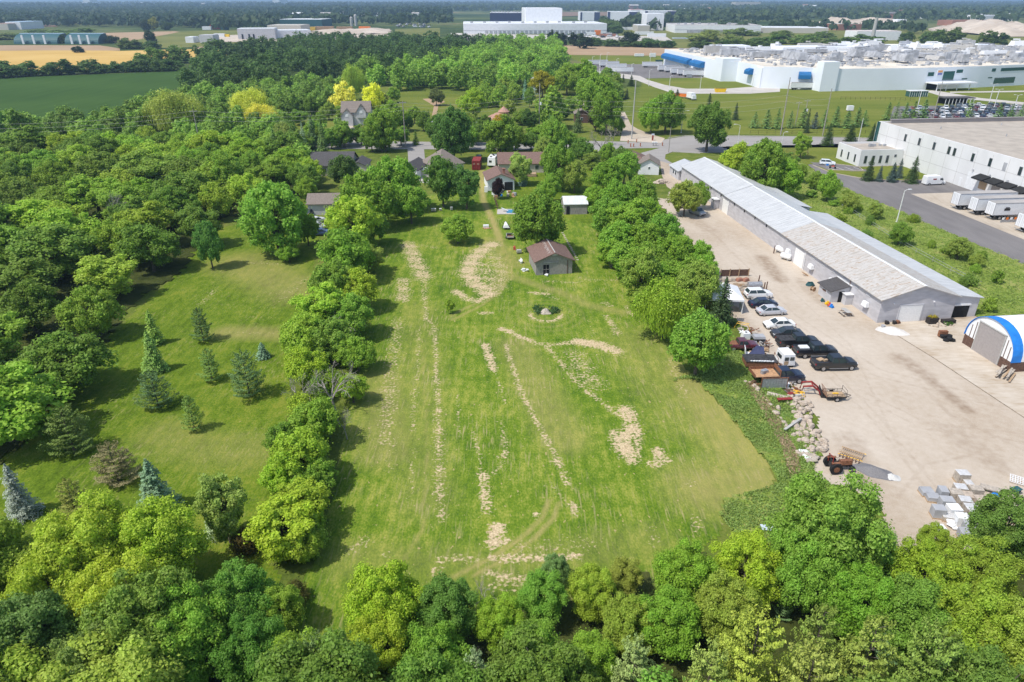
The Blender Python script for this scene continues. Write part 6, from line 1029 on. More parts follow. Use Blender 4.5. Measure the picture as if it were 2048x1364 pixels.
def wheels(par, xs, w_, r, extra=()):
    for x in xs:
        for s in (-1, 1):
            b = MB(); b.cyl((x, s * w_ - .11, r), r, .22, None, 16, 'y'); t = b.build('wheel', 'tyre', par)
            b = MB(); b.cyl((x, s * w_ - (.125 if s < 0 else -.105), r), r * .62, .02, None, 12, 'y'); b.build('rim', 'rim', t)
def carbody(name, Ln, Wd, hood, roof, belt, cab, kind='sedan'):
    """cab = (rear foot, rear top, front top, front foot) along x"""
    e = empty(name); h = Ln / 2; w_ = Wd / 2; b = MB(); rr = .33 if kind != 'truck' else .40; z0 = .24 if kind != 'truck' else .42
    a, c, d, f = cab; back = belt - (.02 if kind == 'sedan' else 0)
    secs = [(-h, z0 + .18, back - .14, w_ * .84, w_ * .78), (-h + .14, z0, back, w_ * .95, w_ * .86), (-h + .7, z0, back + .02, w_, w_ * .92), (a, z0, belt + .01, w_, w_ * .93), (f, z0, belt, w_, w_ * .93), (f + .25, z0, hood + .02, w_, w_ * .9), (h - .5, z0, hood - .04, w_ * .97, w_ * .86), (h - .12, z0, hood - .16, w_ * .92, w_ * .8), (h, z0 + .14, hood - .3, w_ * .8, w_ * .74)]
    loft(b, secs); b.build('body', 'car_paint', e)
    b = MB(); k = w_ * .91; t = w_ * .74; b.hexa([(a, -k, belt - .02), (f, -k, belt - .02), (f, k, belt - .02), (a, k, belt - .02), (c, -t, roof - .05), (d, -t, roof - .05), (d, t, roof - .05), (c, t, roof - .05)]); g = b.build('glasshouse', 'window_glass', e)
    b = MB(); b.hexa([(c - .04, -t - .02, roof - .07), (d + .04, -t - .02, roof - .07), (d + .04, t + .02, roof - .07), (c - .04, t + .02, roof - .07), (c + .08, -t + .08, roof), (d - .08, -t + .08, roof), (d - .08, t - .08, roof), (c + .08, t - .08, roof)])
    mid = (a + f) / 2 - .1
    for s in (-1, 1):
        for (x0, x1, ww) in ((a, c, .13), (f, d, .10), (mid, (c + d) / 2 - .05, .10)): b.tube([(x0, s * k, belt - .02), (x1, s * (t + .01), roof - .05)], ww / 2, None, 4, False)
    o = b.build('roof', 'car_paint', e)
    wheels(e, (-h + .82 if kind != 'truck' else -h + 1.15, h - .85), w_ - .12, rr)
    for s in (-1, 1):
        b = MB(); b.box((h - .14, s * w_ * .66, hood - .34), (.2, .34, .15)); b.build('headlight', 'lamp_clear', e); b = MB(); b.box((-h + .08, s * w_ * .76, back - .3), (.14, .26, .18)); b.build('tail_light', 'lamp_red', e)
        b = MB(); b.box((f - .25, s * (w_ + .06), belt - .02), (.16, .16, .13)); b.build('mirror', 'car_paint', e)
    b = MB(); b.box((h - .02, 0, z0 + .1), (.1, Wd * .7, .22)); b.build('grille', 'trim_black', e); b = MB(); b.box((-h - .0, 0, z0 + .1), (.1, Wd * .8, .2)); b.build('bumper', 'trim_black', e)
    return e
CP = ('crown', 'body', 'roof', 'mirror', 'box_body')
sedan = proto(carbody('sedan', 4.6, 1.8, .95, 1.44, .95, (-1.65, -.95, .45, 1.25)))
suv = proto(carbody('suv', 4.5, 1.85, 1.08, 1.66, 1.08, (-2.1, -1.75, .4, 1.2), 'suv'))
def pickup(name, cover=None, bed=True):
    e = carbody(name, 5.9, 2.0, 1.28, 1.92, 1.22, (-.75, -.6, .85, 1.55), 'truck')
    if bed:
        b = MB(); b.box((-1.9, 0, 1.235), (1.9, 1.62, .02)); b.build('bed_floor', 'trim_black' if cover != 'cover' else 'chassis', e); b = MB()
        for s in (-1, 1): b.box((-1.9, s * .88, 1.2), (2.05, .12, .14))
        b.box((-2.9, 0, 1.2), (.1, 1.85, .14)); b.box((-.82, 0, 1.2), (.08, 1.85, .14)); b.build('body', 'car_paint', e)
        if cover == 'cover': b = MB(); [b.box((-2.62 + .6 * k, 0, 1.3), (.58, 1.78, .06)) for k in range(4)]; b.build('bed_cover', 'tarp_black', e)
        if cover == 'load': b = MB(); b.box((-1.7, .1, 1.26), (1.3, .9, .16)); b.build('load_sheet', 'white_plastic', e)
        if cover == 'junk': b = MB(); b.box((-1.9, .1, 1.26), (.9, .7, .12), rz=.4); b.box((-1.4, -.3, 1.26), (.5, .3, .25), rz=.2); b.build('scrap_load', 'wood', e)
    b = MB()
    for s in (-1, 1): b.box((.3, s * 1.0, .42), (2.6, .16, .06))
    b.build('running_board', 'rim', e); return e
def put(o, px, py, deg, label, color=None, group=None, cat='car', k=1.0, z=0):
    p = at(px, py); return dup(o, (p.x, p.y, z + .04), rad(deg), label, cat, group, k, color, CP)
GY_ = 'vehicles parked in the gravel yard'
put(suv, 1515, 595, 5, 'white SUV with a black roof, farthest of the row parked in the gravel yard', (.75,.76,.77), GY_)
put(sedan, 1525, 613, 6, 'dark navy sedan between the white SUV and the silver sedan', (.012,.016,.04), GY_); put(sedan, 1541, 628, 7, 'silver sedan facing right in the middle of the yard row', (.50,.51,.54), GY_)
put(sedan, 1557, 655, 184, 'white sedan facing left in the yard row', (.78,.79,.78), GY_); put(sedan, 1572, 673, 183, 'charcoal sedan facing left behind the black pickup with a bed cover', (.035,.037,.042), GY_)
tp = [pickup('pickup_truck', c) for c in ('cover', 'load', 'junk')]
for t, (px, py, lb) in zip(tp, ((1593, 692, 'black pickup with a ribbed grey bed cover, farthest of three'), (1628, 711, 'black pickup with a white sheet in its bed, middle of three'), (1665, 736, 'black pickup with scrap timber in its bed, nearest of three'))):
    p = at(px, py); t.location = (p.x, p.y, .04); t.rotation_euler = (0, 0, rad(3)); settag(t, lb, 'pickup', GY_)
    for c in kids(t):
        if c.name.split('.')[0] in CP: c.color = (.012, .012, .014, 1)
put(suv, 1394, 429, -65, 'silver SUV parked alone at the tree end of the gravel yard', (.40,.42,.45), None)
put(suv, 1654, 330, -20, 'white SUV in the small car park of the white office', (.74,.78,.80), None); put(suv, 979, 300, -85, 'silver van on the street drive beside the white camper', (.42,.45,.47), None, 'van', 1.15)
put(suv, 706, 266, -90, 'black SUV in front of the two-storey house garage', (.015,.015,.017), None); put(sedan, 1163, 299, 10, 'white sedan behind the leafless tree on the street', (.75,.76,.76), None); put(sedan, 1177, 304, 5, 'second white car behind the leafless tree, further right', (.78,.78,.78), None)
put(sedan, 632, 446, 40, 'white car beside the grey-roofed shed, nearer the building', (.7,.71,.72), None); put(sedan, 634, 458, 20, 'white car at the shed, nearer the lawn', (.78,.79,.8), None); put(sedan, 641, 470, 10, 'dark blue car tucked under the hedgerow by the grey-roofed shed', (.03,.06,.16), None); put(sedan, 620, 430, 80, 'black car in the shade beside the grey-roofed shed', (.02,.02,.02), None)
put(suv, 958, 320, 90, 'black SUV between the red container and the white camper', (.02,.02,.022), None)
# white delivery van
vn = empty('delivery_van', at(1866, 369), rad(8), 'white delivery van with small red lettering parked by the warehouse door', 'van'); b = MB()
loft(b, [(-2.9, .35, 2.35, .95, .84), (-2.8, .3, 2.5, .98, .86), (.9, .3, 2.5, .98, .86), (1.5, .3, 2.2, .98, .82), (2.05, .3, 1.35, .97, .85), (2.75, .3, 1.1, .93, .8), (2.92, .45, .9, .85, .75)]); b.build('body', 'white_plastic', vn); wheels(vn, (-1.9, 1.95), .88, .36)
b = MB(); b.hexa([(1.52, -.76, 2.12), (2.04, -.82, 1.38), (2.04, .82, 1.38), (1.52, .76, 2.12), (1.60, -.74, 2.16), (2.12, -.80, 1.42), (2.12, .80, 1.42), (1.60, .74, 2.16)]); b.build('windshield', 'window_glass', vn)
for s in (-1, 1): pbox('window', (1.35, s * .965, 1.4), (.8, .05, .5), 'window_glass', vn); pbox('headlight', (2.82, s * .66, .85), (.16, .3, .18), 'lamp_clear', vn); pbox('mirror', (1.7, s * 1.08, 1.3), (.12, .18, .3), 'trim_black', vn); pbox('lettering', (-.6, s * .962, 1.5), (1.0, .05, .34), 'rust_red', vn)
pbox('bumper', (2.9, 0, .38), (.12, 1.7, .25), 'trim_black', vn)
# semi trailers
def semitrailer(name, Ln=14.6, skin='white_metal', door='white_wall'):
    e = empty(name); b = MB(); b.box((0, 0, 1.15), (Ln, 2.55, 2.75)); b.build('box_body', skin, e); pbox('roof_sheet', (0, 0, 3.9), (Ln - .06, 2.5, .05), 'roof_grey_far', e)
    b = MB()
    for s in (-1, 1): b.box((0, s * 1.28, 1.12), (Ln + .02, .06, .14)); b.box((0, s * 1.28, 3.8), (Ln + .02, .06, .12))
    for s in (-1, 1): b.box((-Ln / 2 - .02, s * 1.24, 1.12), (.07, .1, 2.8))
    b.build('rail', 'steel', e); pbox('rear_doors', (-Ln / 2 - .02, 0, 1.2), (.05, 2.35, 2.6), door, e)
    b = MB()
    for y in (-.7, -.3, .3, .7): b.tube([(-Ln / 2 - .07, y, 1.3), (-Ln / 2 - .07, y, 3.7)], .025, None, 4)
    b.box((-Ln / 2 - .06, 0, .55), (.08, 2.3, .1)); b.build('door_bars', 'steel', e)
    b = MB(); b.box((-Ln / 2 + 2.6, 0, .75), (3.6, 1.1, .4)); b.box((1, 0, .95), (Ln * .7, .9, .2)); b.build('chassis', 'chassis', e); wheels(e, (-Ln / 2 + 2.0, -Ln / 2 + 3.25), 1.05, .5)
    for s in (-1, 1): pbox('landing_leg', (Ln / 2 - 2.8, s * .8, .05), (.14, .14, 1.1), 'steel', e)
    return e
st = proto(semitrailer('semi_trailer'))
for i, (v, u, lb) in enumerate(((59.6, 62.9, 'white semi-trailer at the loading docks, farthest from the camera'), (55.0, 63.9, 'white semi-trailer with a plain rear door, second from the far end of the docks'), (51.0, 65.0, 'white semi-trailer with a dark logo on its side, third at the docks'), (41.4, 64.6, 'white semi-trailer beyond the gap at the docks, fourth'), (36.6, 64.4, 'white semi-trailer at the right edge of the photo, nearest at the docks'))):
    t = dup(st, L(u, v - 1.0 - .0 * i, .055), GA, lb, 'trailer', 'semi-trailers at the loading docks')
    if i == 2: q = MB(); q.box((-4.2, -1.3, 2.2), (1.4, .04, .5)); q.box((-4.2, -1.3, 2.75), (1.0, .04, .2)); o = q.build('side_logo', 'chassis', t)
bar = empty('striped_barrier', L(62, 47), GA, 'red and white striped barrier boards between the docked trailers', 'barrier')
for k in range(7): pbox('stripe_board', (k * 1.0 - 3, 0, .7), (.5, .08, .5), 'orange' if k % 2 else 'white_plastic', bar)
b = MB(); b.box((0, .06, .0), (7, .08, .7)); b.build('stand', 'steel', bar)
FT = 'trailers in the factory yard'
def ft(px, py, deg, lb, skin=None, k=1.0):
    t = dup(st, at(px, py), rad(deg), lb, 'trailer', FT, k)
    if skin:
        for c in kids(t):
            if c.name.startswith('box_body') or c.name.startswith('rear_doors'): c.data = c.data.copy(); c.data.materials[0] = MATS[skin]
    return t
ft(1196, 131, 8, 'white trailer at the far left of the factory yard'); ft(1218, 134, 8, 'white trailer just right of the far left one in the factory yard'); ft(1244, 146.5, 5, 'white trailer nearest the bank in the factory yard'); ft(1232, 139, 5, 'white trailer behind the one nearest the bank'); ft(1304, 135, 2, 'white trailer alone on the grass strip of the factory yard')
for k, (px, py) in enumerate(((1336, 143), (1350, 144.5), (1362, 149), (1376, 151), (1388, 153.5))): ft(px, py, 6, ('white trailer, %s from the left under the blue factory awnings' % NUMW[k]).replace('nearest', 'first'), 'cream' if k == 4 and 'cream' in MATS else None)
ft(1605, 179.5, 2, 'white trailer backed to the small blue factory awning')
mat('cream', (.70,.66,.45), .6)
def skip(name, px, py, rz, d, m, label, cat='container', z=0):
    e = empty(name, at(px, py), rz, label, cat); x, y, h = d; b = MB(); b.hexa([(-x / 2 * .8, -y / 2, .15), (x / 2 * .8, -y / 2, .15), (x / 2 * .8, y / 2, .15), (-x / 2 * .8, y / 2, .15), (-x / 2, -y / 2, h), (x / 2, -y / 2, h), (x / 2, y / 2, h), (-x / 2, y / 2, h)]); b.build('tub', m, e)
    b = MB()
    for k in range(6): b.box((-x * .36 + x * .145 * k, -y / 2 - .04, .3), (.12, .08, h - .4))
    b.build('rib', m, e); pbox('opening', (0, 0, h + .003), (x * .94, y * .9, .01), 'chassis', e); return e
skip('waste_skip', 1440, 184.5, .02, (6.2, 2.4, 2.0), 'yellow', 'bright yellow waste skip on the factory drive'); skip('waste_skip', 1378, 155, .05, (3.4, 2.2, 1.8), 'steel', 'small grey skip beside the docked factory trailers'); skip('waste_skip', 1350, 129, 0, (5, 2.2, 1.6), 'teal_clad', 'green skip at the far corner of the factory awnings'); skip('waste_skip', 1318, 124, 0, (6, 2.3, 1.6), 'teal_clad', 'green skip beyond the factory trailer yard'); skip('waste_skip', 1449, 160.5, 0, (2.6, 1.8, 1.4), 'teal_clad', 'small green bin at the foot of the factory wall')
skip('waste_skip', 1230, 127, 0, (3, 1.6, 1.2), 'yellow', 'small yellow loader bucket beyond the white yard trailers')
o = ft(1358, 196, -28, 'orange box trailer at the bend of the factory drive', 'orange', .62); pbox('box', (0, 0, 0), (1, 1, 1), 'orange', o) if False else None
p = at(1381, 199); e = empty('box_truck', p, rad(-75), 'white box truck end parked right of the orange trailer', 'truck'); b = MB(); b.box((0, 0, .9), (5, 2.3, 2.4)); b.build('box_body', 'white_plastic', e); b = MB(); b.box((3.1, 0, .6), (1.3, 2.1, 1.7), taper=(.8, .9)); b.build('cab', 'white_plastic', e); wheels(e, (-1.4, 2.9), .95, .42)
# staff car park
CC = [('black', (.015,.015,.017)), ('white', (.74,.75,.76)), ('silver', (.42,.44,.47)), ('red', (.30,.015,.02)), ('navy', (.015,.025,.07)), ('grey', (.11,.115,.12)), ('dark red', (.12,.01,.02))]
rr = random.Random(12)
for r_, (y0, xs) in enumerate(((213, range(0)), (210.5, range(8)), (216.5, range(17)), (222, range(19)), (228, range(17)), (234, range(12)))):
    x0 = (0, 1918, 1826, 1806, 1812, 1870)[r_]; a = at(x0, y0 + 3); nm = ('', 'farthest', 'second', 'third', 'fourth', 'nearest')[r_]
    for k in xs:
        ci = 3 if (r_ == 2 and k in (0, 14)) else rr.choice([0, 0, 1, 1, 2, 4, 5, 5, 6])
        if rr.random() < .07: continue
        q = a + GU * (k * 3.1 + rr.uniform(-.1, .1)) + GV * rr.uniform(-.4, .4); dup(rr.choice([sedan, suv]), (q.x, q.y, .06), GA + math.pi / 2 + (math.pi if rr.random() < .5 else 0) + rad(-28), '%s car, %s from the left in the %s row of the staff car park' % (CC[ci][0], (['first'] + NUMW[1:])[k], nm), 'car', 'cars in the staff car park', None, CC[ci][1], CP)
# depot clutter far away: vehicles and stacks as small things
for i, (px, py, d, m, lb) in enumerate([(415,60,(14,6,5),'white_metal','white container in the red and white plant at the top left'),(428,58.5,(10,5,8),'red_roof','red machine frame in the plant at the top left, left of another'),(440,58.5,(9,5,9),'red_roof','second red machine frame in the plant at the top left'),(450,60,(12,5,4),'teal_clad','green container right of the red machine frames'),(440,74,(14,5,4),'white_metal','white site container left of the plain grey hall'),(455,74,(6,3,3),'yellow','yellow digger by the plain grey hall'),(617,61,(24,8,5),'yellow_paint','yellow timber stack in the lumber depot'),(650,60,(30,8,5),'plywood','pale timber stack right of the yellow one'),(690,59,(26,8,4),'plywood','long timber stack before the sand heaps'),(730,60,(18,8,5),'orange','orange stack at the right of the lumber depot'),
    (1195,70,(8,5,6),'orange','orange truck by the giant warehouse'),(1182,71,(12,4,4),'white_metal','white truck left of the orange truck'),(1215,73,(22,6,3),'brick','reddish stacks in the warehouse yard'),(1288,70,(26,5,4),'white_metal','white trailer pair before the plain white block'),(1313,74,(24,5,4),'white_metal','white trailer on the road before the pond'),(1256,60,(28,5,4),'white_metal','row of white trailers left of the tall plain block'),(1278,113,(8,3,2),'white_metal','white wreckage on the grass beyond the factory trailers'),(1305,114.5,(5,3,3),'white_metal','white heap right of the wreckage beyond the factory trailers'),(1699,222,(2.6,1.6,2.0),'white_plastic','white electrical cabinet on the wide lawn')]):
    e = empty('stack' if 'stack' in lb else 'container', at(px, py), 0, lb, 'container'); b = MB(); b.box((0, 0, .3), d); b.build('box_body', m, e); b = MB(); b.box((0, 0, 0), (d[0] * .9, d[1] * .8, .3)); b.build('base', 'chassis', e)
DV = []
for i in range(46):                                                   # parked vehicles beyond the wood and along the giant warehouse
    x, y = (rr.uniform(795, 860), rr.uniform(49, 56)) if i < 22 else (rr.uniform(1120, 1240), rr.uniform(68, 76)); ci = rr.choice([0, 1, 1, 2, 5]); p = at(x, y)
    DV += [dup(suv, (p.x, p.y, .3), rr.uniform(0, 3), 'x', 'car', 'distant parked vehicles', 1.6, CC[ci][1], CP)]
ordlabel(DV[:22], 'speck-like vehicle in the distant car park beyond the wood'); ordlabel(DV[22:], 'speck-like vehicle in the yard of the giant warehouse')
# silos
e = empty('silo', at(708, 52), 0, 'pair of pale concrete silos above the sand heaps', 'silo')
for dx in (-4, 4): b = MB(); b.tube([(dx, 0, 0), (dx, 0, 16 + dx * .5)], 2.8, None, 12); b.tube([(dx, 0, 16 + dx * .5), (dx, 0, 18 + dx * .5)], [2.8, .3], None, 12); b.build('silo_tower', 'concrete_grey', e)
for i, (x, y) in enumerate(((2003, 39), (2014, 40), (2024, 41))):
    o = MB().tube([(0, 0, 0), (0, 0, 15)], [9, 3], None, 10).build('plant_cone', 'white_metal'); o.location = at(x, y); settag(o, ('pale conical plant building, %s of three at the upper right' % ('first', 'second', 'third')[i]), 'plant building', 'conical plant buildings')
put(sedan, 24, 0, 0, '', None) if False else None
for o in (sedan, suv, st): drop(o)
# ------------------------------------------------------------ yard things
def thing(name, px, py, deg, label, cat, z=.04): p = at(px, py); return empty(name, (p.x, p.y, z), rad(deg), label, cat)
# flatbed pickup with a rusty deck
e = pickup('flatbed_truck', bed=False); p = at(1560, 762); e.location = (p.x, p.y, .04); e.rotation_euler = (0, 0, rad(4)); settag(e, 'dark blue dropside truck with an orange plywood deck beside the corrugated panel', 'truck')
for c in kids(e):
    if c.name.split('.')[0] in CP: c.color = (.010, .014, .035, 1)
b = MB(); b.box((-2.3, 0, 1.24), (3.4, 2.1, .06)); b.build('deck', 'plywood', e); b = MB(); b.box((-2.3, 1.08, 1.2), (3.5, .06, .5)); b.box((-4.0, 0, 1.2), (.06, 2.1, .45)); b.box((-.62, 0, 1.2), (.08, 2.1, .9)); b.build('side_boards', 'rust', e); b = MB(); b.box((-2.2, .2, 1.3), (.7, .55, .35), rz=.3); b.cyl((-2.7, -.2, 1.3), .28, .5, None, 10); b.build('load', 'steel', e)
# corrugated panel on edge
e = thing('corrugated_panel', 1547, 779, 2, 'upright grey corrugated panel on a rusty frame in front of the dropside truck', 'panel'); b = MB()
for k in range(18): b.box((-1.55 + k * .18, .0 if k % 2 else .03, .1), (.18, .03, 1.5))
b.build('sheet', 'steel', e); b = MB(); b.box((-1.72, 0, 0), (.1, .12, 1.75)); b.box((0, 0, 1.62), (3.4, .1, .08)); b.box((1.65, 0, 0), (.08, .1, 1.65)); b.build('frame', 'rust', e)
b = MB(); b.cyl((0, 0, 0), .38, .55, None, 14, r2=.42); b.cyl((0, 0, .55), .44, .05, None, 14); o = b.build('water_butt', 'white_plastic'); p = at(1571, 774); o.location = p; settag(o, 'round white tub right of the corrugated panel', 'tub')
# dump trailer under a torn black tarp
e = thing('dump_trailer', 1517, 735, -3, 'rusty dump trailer covered with a torn black tarpaulin', 'trailer'); b = MB(); b.box((0, 0, .6), (4.2, 2.0, .75)); b.build('tub', 'rust', e); b = MB(); b.hexa([(-2.15, -1.08, 1.36), (2.15, -1.08, 1.34), (2.1, 1.08, 1.36), (-2.2, 1.08, 1.36), (-2.0, -.95, 1.52), (1.9, -.9, 1.44), (2.0, .95, 1.56), (-2.1, .95, 1.5)]); b.build('tarpaulin', 'tarp_black', e)
b = MB(); r_ = random.Random(2)
for k in range(9): b.box((-1.4 + k * .35, -1.0, 1.45), (.3, .2, .1), None, rz=r_.uniform(-.6, .6), ry=r_.uniform(-.3, .3))
b.build('torn_sacks', 'white_plastic', e); wheels(e, (-.5, .4), 1.0, .36); b = MB(); b.tube([(2.1, -.6, .6), (3.2, 0, .55)], .05, None, 5); b.tube([(2.1, .6, .6), (3.2, 0, .55)], .05, None, 5); b.tube([(2.1, -.9, .6), (2.1, -.9, 1.9), (2.1, .9, 1.9), (2.1, .9, .6)], .04, None, 5); b.build('drawbar', 'rust', e)
# white service cap / cab
e = thing('truck_canopy', 1568, 728, 95, 'white fibreglass truck cap with dark windows standing behind the dark blue truck', 'truck cap'); b = MB(); b.box((0, 0, .35), (2.4, 1.75, 1.6), taper=(.92, .86)); b.build('shell', 'white_plastic', e)
for s in (-1, 1): pbox('window', (.1, s * .83, 1.05), (1.2, .06, .5), 'window_glass', e)
for y in (-.38, .38): pbox('rear_window', (-1.17, y, 1.1), (.08, .55, .5), 'window_glass', e); pbox('rear_door', (-1.19, y, .5), (.06, .6, .5), 'wood' if y > 0 else 'white_metal', e)
b = MB(); b.box((0, 0, 0), (2.2, 1.5, .35)); b.build('base', 'chassis', e)
# folded white box with dark panel
e = thing('tilted_panel', 1510, 712, -12, 'dark blue sheet leaning in a white tray behind the tarpaulin trailer', 'panel'); b = MB(); b.box((0, 0, .05), (2.6, 1.5, .12)); b.box((-1.35, 0, .1), (.08, 1.5, 1.1), shift=(-.15, 0)); b.build('tray', 'white_plastic', e); b = MB(); b.hexa([(-1.1, -.6, .3), (1.2, -.6, .3), (1.1, .7, 1.1), (.1, .7, 1.25), (-1.1, -.6, .36), (1.2, -.6, .36), (1.1, .7, 1.16), (.1, .7, 1.31)]); b.build('sheet', 'navy_clad', e)
# old maroon pickup
e = carbody('old_pickup', 4.9, 1.75, 1.05, 1.6, 1.02, (-.6, -.5, .5, 1.0), 'truck'); p = at(1481, 698); e.location = (p.x, p.y, .02); e.rotation_euler = (0, 0, rad(2)); settag(e, 'old maroon pickup body rusting in the weeds under the round maple', 'pickup')
for c in kids(e):
    if c.name.split('.')[0] in CP: c.color = (.10, .02, .03, 1)
pbox('bed_floor', (-1.5, 0, 1.03), (1.7, 1.3, .03), 'rust', e)
# covered trailer, tote
e = thing('covered_cargo', 1516, 682, 0, 'grey tarpaulin-covered cargo box on a small trailer left of the sedans', 'trailer'); b = MB(); b.box((0, 0, .55), (1.7, 1.25, .35), taper=(.92, .9)); b.build('cover', 'unit_grey', e); b = MB(); b.box((0, 0, .3), (1.65, 1.2, .25)); b.build('tub', 'trim_black', e); wheels(e, (0,), .72, .26)
e = thing('water_tote', 1490, 678, 5, 'white plastic water tote in the weeds left of the covered trailer', 'tank'); o = pbox('tank', (0, 0, .12), (1.1, 1.0, .95), 'white_plastic', e, taper=(.95, .95)); pbox('pallet', (0, 0, 0), (1.15, 1.05, .12), 'wood', e); b = MB(); b.cyl((0, 0, 1.07), .18, .06, None, 10); b.build('cap', 'trim_black', e)
# yellow frame and pipe scrap
e = thing('yellow_frame', 1484, 660, -30, 'bent yellow tubular frame in the weeds behind the water tote', 'frame'); b = MB(); b.tube([(-1.2, 0, .1), (-.9, 0, .9), (.8, .1, .9), (1.1, .1, .1)], .06, None, 6); b.tube([(-1.2, .9, .1), (-.9, .9, .8), (.8, .9, .8)], .05, None, 6); b.build('tube', 'yellow_paint', e)
for i, (px, py, m) in enumerate([(1495,668,'rust'),(1508,662,'rust'),(1532,697,'chassis'),(1527,690,'rust'),(1512,775,'rust'),(1505,768,'brown_wood')]):
    b = MB(); r_ = random.Random(i)
    for k in range(9): a = Vector((r_.uniform(-.7, .7), r_.uniform(-.5, .5), r_.uniform(.05, .5))); b.tube([a, a + Vector((r_.uniform(-.7, .7), r_.uniform(-.5, .5), r_.uniform(-.1, .3)))], r_.uniform(.03, .09), None, 5)
    o = b.build('scrap_pile', m); o.location = at(px, py); settag(o, ['rusty scrap iron by the water tote', 'rusty axle parts behind the covered trailer', 'dark engine parts right of the tilted dark sheet', 'brown scrap above the dark engine parts', 'rusty rods at the corner of the dump trailer', 'brown broken timber left of the dump trailer'][i], 'scrap')
# red front loader with black bucket
e = thing('front_loader', 1617, 786, -12, 'detached red loader arms with a black bucket next to the gravel', 'loader attachment'); b = MB()
for s in (-.55, .55): b.tube([(-1.0, s, .25), (-.9, s, 1.15), (.2, s, 1.35), (1.05, s, .7), (1.25, s, .15)], [.09, .12, .14, .12, .08], None, 6)
b.tube([(.2, -.55, 1.3), (.2, .55, 1.3)], .08, None, 6); b.build('arms', 'rust_red', e); b = MB(); b.prism([(1.3, .02), (1.95, .02), (1.55, .25), (1.4, .75), (1.3, .8)], 'y', -1.0, 1.0); b.build('bucket', 'trim_black', e); b = MB(); b.tube([(-.6, -.4, .2), (.7, -.4, .9)], .05, None, 6); b.tube([(-.6, .4, .2), (.7, .4, .9)], .05, None, 6); b.build('ram', 'steel', e)
e = thing('mower_deck', 1597, 790, -20, 'yellow mower deck lying left of the red loader arms', 'mower deck'); b = MB(); b.box((0, 0, .1), (1.5, .9, .22), taper=(.9, .85)); b.box((-.8, .5, .1), (.7, .5, .2), None, rz=.5); b.build('deck', 'yellow_paint', e); b = MB(); b.cyl((-.3, 0, .32), .16, .2, None, 8); b.cyl((.35, 0, .32), .16, .2, None, 8); b.tube([(-.9, .2, .3), (-.3, 0, .6), (.5, .1, .4)], .04, None, 5); b.build('pulley', 'yellow_paint', e)
e = thing('red_tiller', 1580, 792, 10, 'small red tiller with dark wheels left of the yellow mower deck', 'tiller'); b = MB(); b.box((0, 0, .15), (.8, .6, .3), taper=(.8, .8)); b.build('housing', 'rust_red', e); wheels(e, (.1,), .4, .2); b = MB(); b.tube([(-.3, 0, .4), (-.9, 0, .9)], .04, None, 5); b.build('handle', 'steel', e)
e = thing('boat_hull', 1560, 797, -32, 'upturned beige boat hull in the grass by the boulders', 'boat'); b = MB(); V = []
for i in range(7):
    t = i / 6; x = -1.6 + 3.2 * t; w0 = .62 * math.sin(math.pi * min(.98, .12 + .8 * t)) ** .6; V.append((x, w0))
for i in range(6):
    (x0, a0), (x1, a1) = V[i], V[i + 1]
    for s in (-1, 1): b.quad((x0, s * a0, .05), (x1, s * a1, .05), (x1, s * a1 * .6, .38), (x0, s * a0 * .6, .38)); b.quad((x0, s * a0 * .6, .38), (x1, s * a1 * .6, .38), (x1, 0, .5), (x0, 0, .5))
b.build('hull', 'stone_beige', e)
e = thing('plank_bench', 1568, 806, 6, 'reddish plank bench on rusty legs between the boat hull and the boulders', 'bench'); pbox('top', (0, 0, .55), (1.9, .5, .08), 'rust_red', e)
for x in (-.75, .75): pbox('leg', (x, 0, 0), (.08, .4, .55), 'rust', e)
# utility trailer
e = thing('utility_trailer', 1667, 797, 0, 'black mesh-sided utility trailer with a raised ramp standing on the gravel', 'trailer'); pbox('floor', (0, 0, .5), (2.4, 1.4, .06), 'wood', e); b = MB()
for s in (-1, 1):
    for z in (.56, .78, 1.0): b.tube([(-1.2, s * .72, z), (1.2, s * .72, z)], .03, None, 4)
    for k in range(5): b.tube([(-1.2 + .6 * k, s * .72, .5), (-1.2 + .6 * k, s * .72, 1.0)], .025, None, 4)
b.tube([(1.2, -.72, 1.0), (1.2, .72, 1.0)], .03, None, 4); b.box((0, 0, .42), (2.45, 1.45, .09)); b.tube([(1.2, -.6, .48), (2.1, 0, .45)], .04, None, 4); b.tube([(1.2, .6, .48), (2.1, 0, .45)], .04, None, 4); b.tube([(1.2, -.7, 1.0), (1.15, -.7, 1.5), (1.15, .7, 1.5), (1.2, .7, 1.0)], .03, None, 4); b.build('frame', 'chassis', e)
b = MB()
for k in range(8): b.tube([(-1.25, -.7 + .2 * k, .55), (-1.55, -.7 + .2 * k, 1.75)], .02, None, 4)
for z in (.6, 1.15, 1.74): b.tube([(-1.25 - .3 * (z - .55) / 1.2, -.72, z), (-1.25 - .3 * (z - .55) / 1.2, .72, z)], .03, None, 4)
b.build('ramp', 'rust', e); wheels(e, (0,), .82, .33); pbox('yellow_straps', (.2, .2, .57), (.7, .25, .08), 'yellow_paint', e)
for s in (-1, 1): pbox('mudguard', (0, s * .88, .68), (.8, .22, .05), 'chassis', e)
